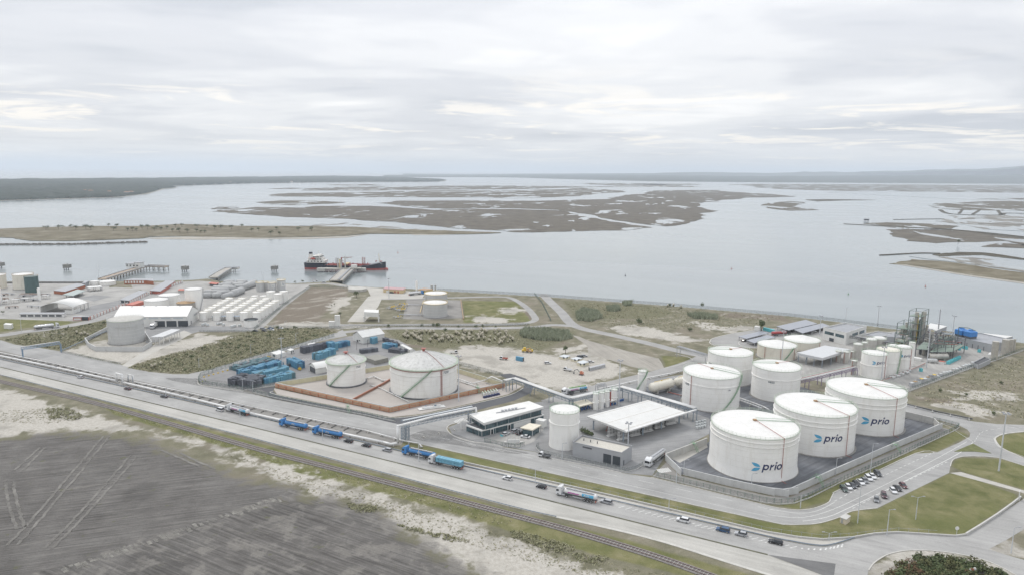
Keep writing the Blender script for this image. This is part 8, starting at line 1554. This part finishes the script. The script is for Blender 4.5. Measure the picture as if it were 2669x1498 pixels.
FLD = [[(1003,862),(1350,862),(1480,875),(1400,912),(1317,897),(1210,897),(1162,908),(1045,890)],[(1470,785),(1700,797),(2040,826),(1980,845),(1850,860),(1600,850),(1520,838)],[(2370,1028),(2669,925),(2669,1090),(2540,1075),(2400,1040)]]
tufts(FLD, 1800, 1.0, .25, LV2, 'rough_growth', 'low rough growth on the open fields', 8, 7, .3); tufts(FLD, 2200, 1.0, .25, LV5, 'dry_growth', 'low dry growth on the open fields', 18, 7, .3)
WD = [[(560,1170),(800,1245),(1000,1300),(1334,1400),(1650,1480),(1750,1498),(1500,1498),(1300,1440),(1060,1370),(950,1310),(800,1280)], [(0,1070),(130,1062),(215,1078),(225,1090),(130,1103),(0,1100)], [(240,1045),(667,1160),(1334,1340),(1334,1375),(1000,1280),(667,1190),(300,1075)]]
tufts(WD, 1500, .35, .16, LV2, 'weeds', 'sparse weeds along the sandy railway bank', 9, 6, .16); tufts(WD, 1200, .4, .16, LV5, 'dry_weeds', 'dry weeds along the sandy railway bank', 19, 6, .16)
GW = [[(1334,1376),(1500,1424),(1490,1445),(1420,1432),(1334,1398)],[(1490,1440),(1590,1450),(1560,1470),(1500,1462)],[(1030,1366),(1150,1390),(1230,1408),(1180,1412),(1060,1378)],[(900,1310),(985,1318),(980,1335),(920,1335)]]
tufts(GW, 600, .7, .45, LV2, 'green_weeds', 'dense green weeds on the sand beside the railway', 10, 9, .26); tufts([[(120,1066),(175,1062),(220,1082),(200,1095),(135,1094)]], 160, .8, 1.2, LV2, 'mound_growth', 'bushy growth on the sandy mound beside the ash', 20, 12, .3)
# thicket on the road island and lone bushes
bm = {m_.name: [leafmb(150, 1.5, 1.9, .24, 90+k+i*9).mesh('bush', m_) for k in range(3)] for i, m_ in enumerate((LV1, LVD, LV3))}
def bush(p, m_, s_, label, group): o = link('bush', r.choice(bm[m_.name]), None, (p[0], p[1], -.05), r.uniform(0, 6)); o.scale = (s_, s_, s_*r.uniform(.8, 1.1)); return tag(o, label, 'bush', group)
THK = [(2310,1500),(2330,1482),(2380,1470),(2440,1464),(2500,1470),(2570,1484),(2610,1500),(2640,1540),(2600,1570),(2330,1570)]
for p in scatter(GL(THK), 240, r):
    x = P(p[0], p[1], 0)[0]; russet = x < 2400 and r.random() < .6
    if russet: bush(p, LV3, r.uniform(.9, 1.6), 'russet brown bush in the thicket on the road island', 'russet bushes on the road island')
    else: bush(p, LVD if r.random() < .6 else LV1, r.uniform(1.1, 1.9), 'dense olive bush in the thicket on the road island', 'olive bushes on the road island')
for (x, y), s_ in zip([(1140,852),(1162,862),(1195,852),(1240,853),(1258,852),(1100,850),(1010,852),(770,857),(725,856),(1290,852),(1130,850),(1210,866)], [1.6,1.2,.9,1.1,1.,.9,1.3,1.2,1.,.9,1.1,1.4]): bush(G(x, y), LV1, s_*1.2, 'dark bush on the verge of the cross lane', 'bushes along the cross lane')
for x, y in [(1800,862),(1665,840),(1670,843),(1745,798),(1830,798)]: bush(G(x, y), LV1, 1.7, 'dark bush standing alone in the shore field', 'lone bushes in the shore field')
for x, y in [(1518,1126),(1526,1130),(1534,1133),(1541,1136)]: bush(G(x, y), LV1, 1.3, 'trimmed dark bush behind the grey clad building', 'bushes behind the grey building')
for x, y in [(2440,925),(2610,980),(2590,1060),(2450,1000),(2520,1010)]: bush(G(x, y+20), LV1, 1., 'small dark bush in the rough field beyond the plant', 'bushes in the rough field')
rr_ = random.Random(12)
MRK = M('pale_scrape', (.27, .26, .235), .95, .2, .4, fine=.35); worn(MRK, .15, .75, .2)
for k in range(34):
    f = k/33; x, y = 165+f*560, 1480-f*185+rr_.uniform(-4, 4); L2 = rr_.uniform(8, 22); struct('scrape_mark', MB().strip([G(x, y), G(x+L2*.55, y+L2*.6)], rr_.uniform(.8, 1.8), .11), MRK)

# ================================================================ PEOPLE
def person_mesh(name, vest, trousers):
    V_ = [(0, 0, .95), (0, 0, 1.2), (0, 0, 1.42), (0, 0, 1.55), (0, .02, 1.68), (.19, 0, 1.42), (.25, .02, 1.13), (.24, .12, .90), (-.19, 0, 1.42), (-.26, .0, 1.14), (-.25, .08, .90), (.10, 0, .90), (.11, .03, .50), (.11, -.02, .07), (.12, .14, .04), (-.10, 0, .90), (-.12, .02, .50), (-.13, -.03, .07), (-.14, .12, .04)]
    E_ = [(0, 1), (1, 2), (2, 3), (3, 4), (2, 5), (5, 6), (6, 7), (2, 8), (8, 9), (9, 10), (0, 11), (11, 12), (12, 13), (13, 14), (0, 15), (15, 16), (16, 17), (17, 18)]
    R_ = [.15, .155, .15, .06, .105, .075, .055, .045, .075, .055, .045, .095, .065, .05, .04, .095, .065, .05, .04]
    me = bpy.data.meshes.new(name); me.from_pydata(V_, E_, []); o = bpy.data.objects.new('tmp', me); COL.objects.link(o); md = o.modifiers.new('s', 'SKIN')
    for i, r0 in enumerate(R_): me.skin_vertices[0].data[i].radius = (r0, r0*.85)
    me.skin_vertices[0].data[0].use_root = True; o.modifiers.new('d', 'SUBSURF').levels = 1
    dg = bpy.context.evaluated_depsgraph_get(); dg.update(); m2 = bpy.data.meshes.new_from_object(o.evaluated_get(dg)); bpy.data.objects.remove(o); m2.name = name; m2.materials.clear()
    for m_ in (trousers, vest, M('skin', (.42, .26, .19), .6, .1, 3), M('dark_hair', (.05, .035, .025), .7, .2, 3)): m2.materials.append(m_)
    for p in m2.polygons: z = p.center.z; p.material_index = 3 if z > 1.74 else 2 if z > 1.52 or (z < .95 and abs(p.center.x) > .19) else 1 if z > .96 else 0; p.use_smooth = True
    return m2
HV = M('hi_vis_vest', (.55, .60, .06), .7, .08, 3); NV = M('navy_workwear', (.03, .04, .07), .8, .1, 3); WSH = M('white_shirt', (.55, .55, .55), .8, .06, 3)
for k, (px, py, ms_, l) in enumerate(((514,996.5,(WSH, NV),'person in white top and dark trousers at the bottle yard gate'), (528,998,(HV, NV),'person in yellow vest standing at the bottle yard gate'), (536,993.5,(HV, NV),'person in yellow vest just inside the bottle yard fence'))):
    tag(link('person', person_mesh('person', *ms_), None, (*G(px, py), .04), .8*k), l, 'person')
lorry('white box lorry backed up to the warehouse door', (*G(407,851), .05), -1.5, WCAB, name='box_lorry'); part('cargo_box', MB().box((-1.8, 0, 2.5), (12.2, 2.45, 2.5)), SHED, bpy.data.objects['box_lorry'])
block('white_container', 'white container standing beside the port road bend', [(9,845),(28,847),(34,843),(15,841.5)], (9,855), SHED, SHEDR, cat='container')
# ================================================================ HAZE
def haze_mat():
    m = bpy.data.materials.new('haze_air'); m.use_nodes = True; t = m.node_tree; t.nodes.clear()
    v = nd(t, 'ShaderNodeVolumePrincipled'); v.inputs['Color'].default_value = (.80, .87, .955, 1); v.inputs['Density'].default_value = .000068; v.inputs['Anisotropy'].default_value = .2
    o = nd(t, 'ShaderNodeOutputMaterial'); t.links.new(v.outputs[0], o.inputs['Volume']); return m
hzb = MB().box((0, 47000, 219), (196000, 98000, 454)); struct('haze', hzb, haze_mat(), 'stuff'); tag(bpy.data.objects['haze'], 'thin pale haze lying over the whole lagoon and port', 'haze')
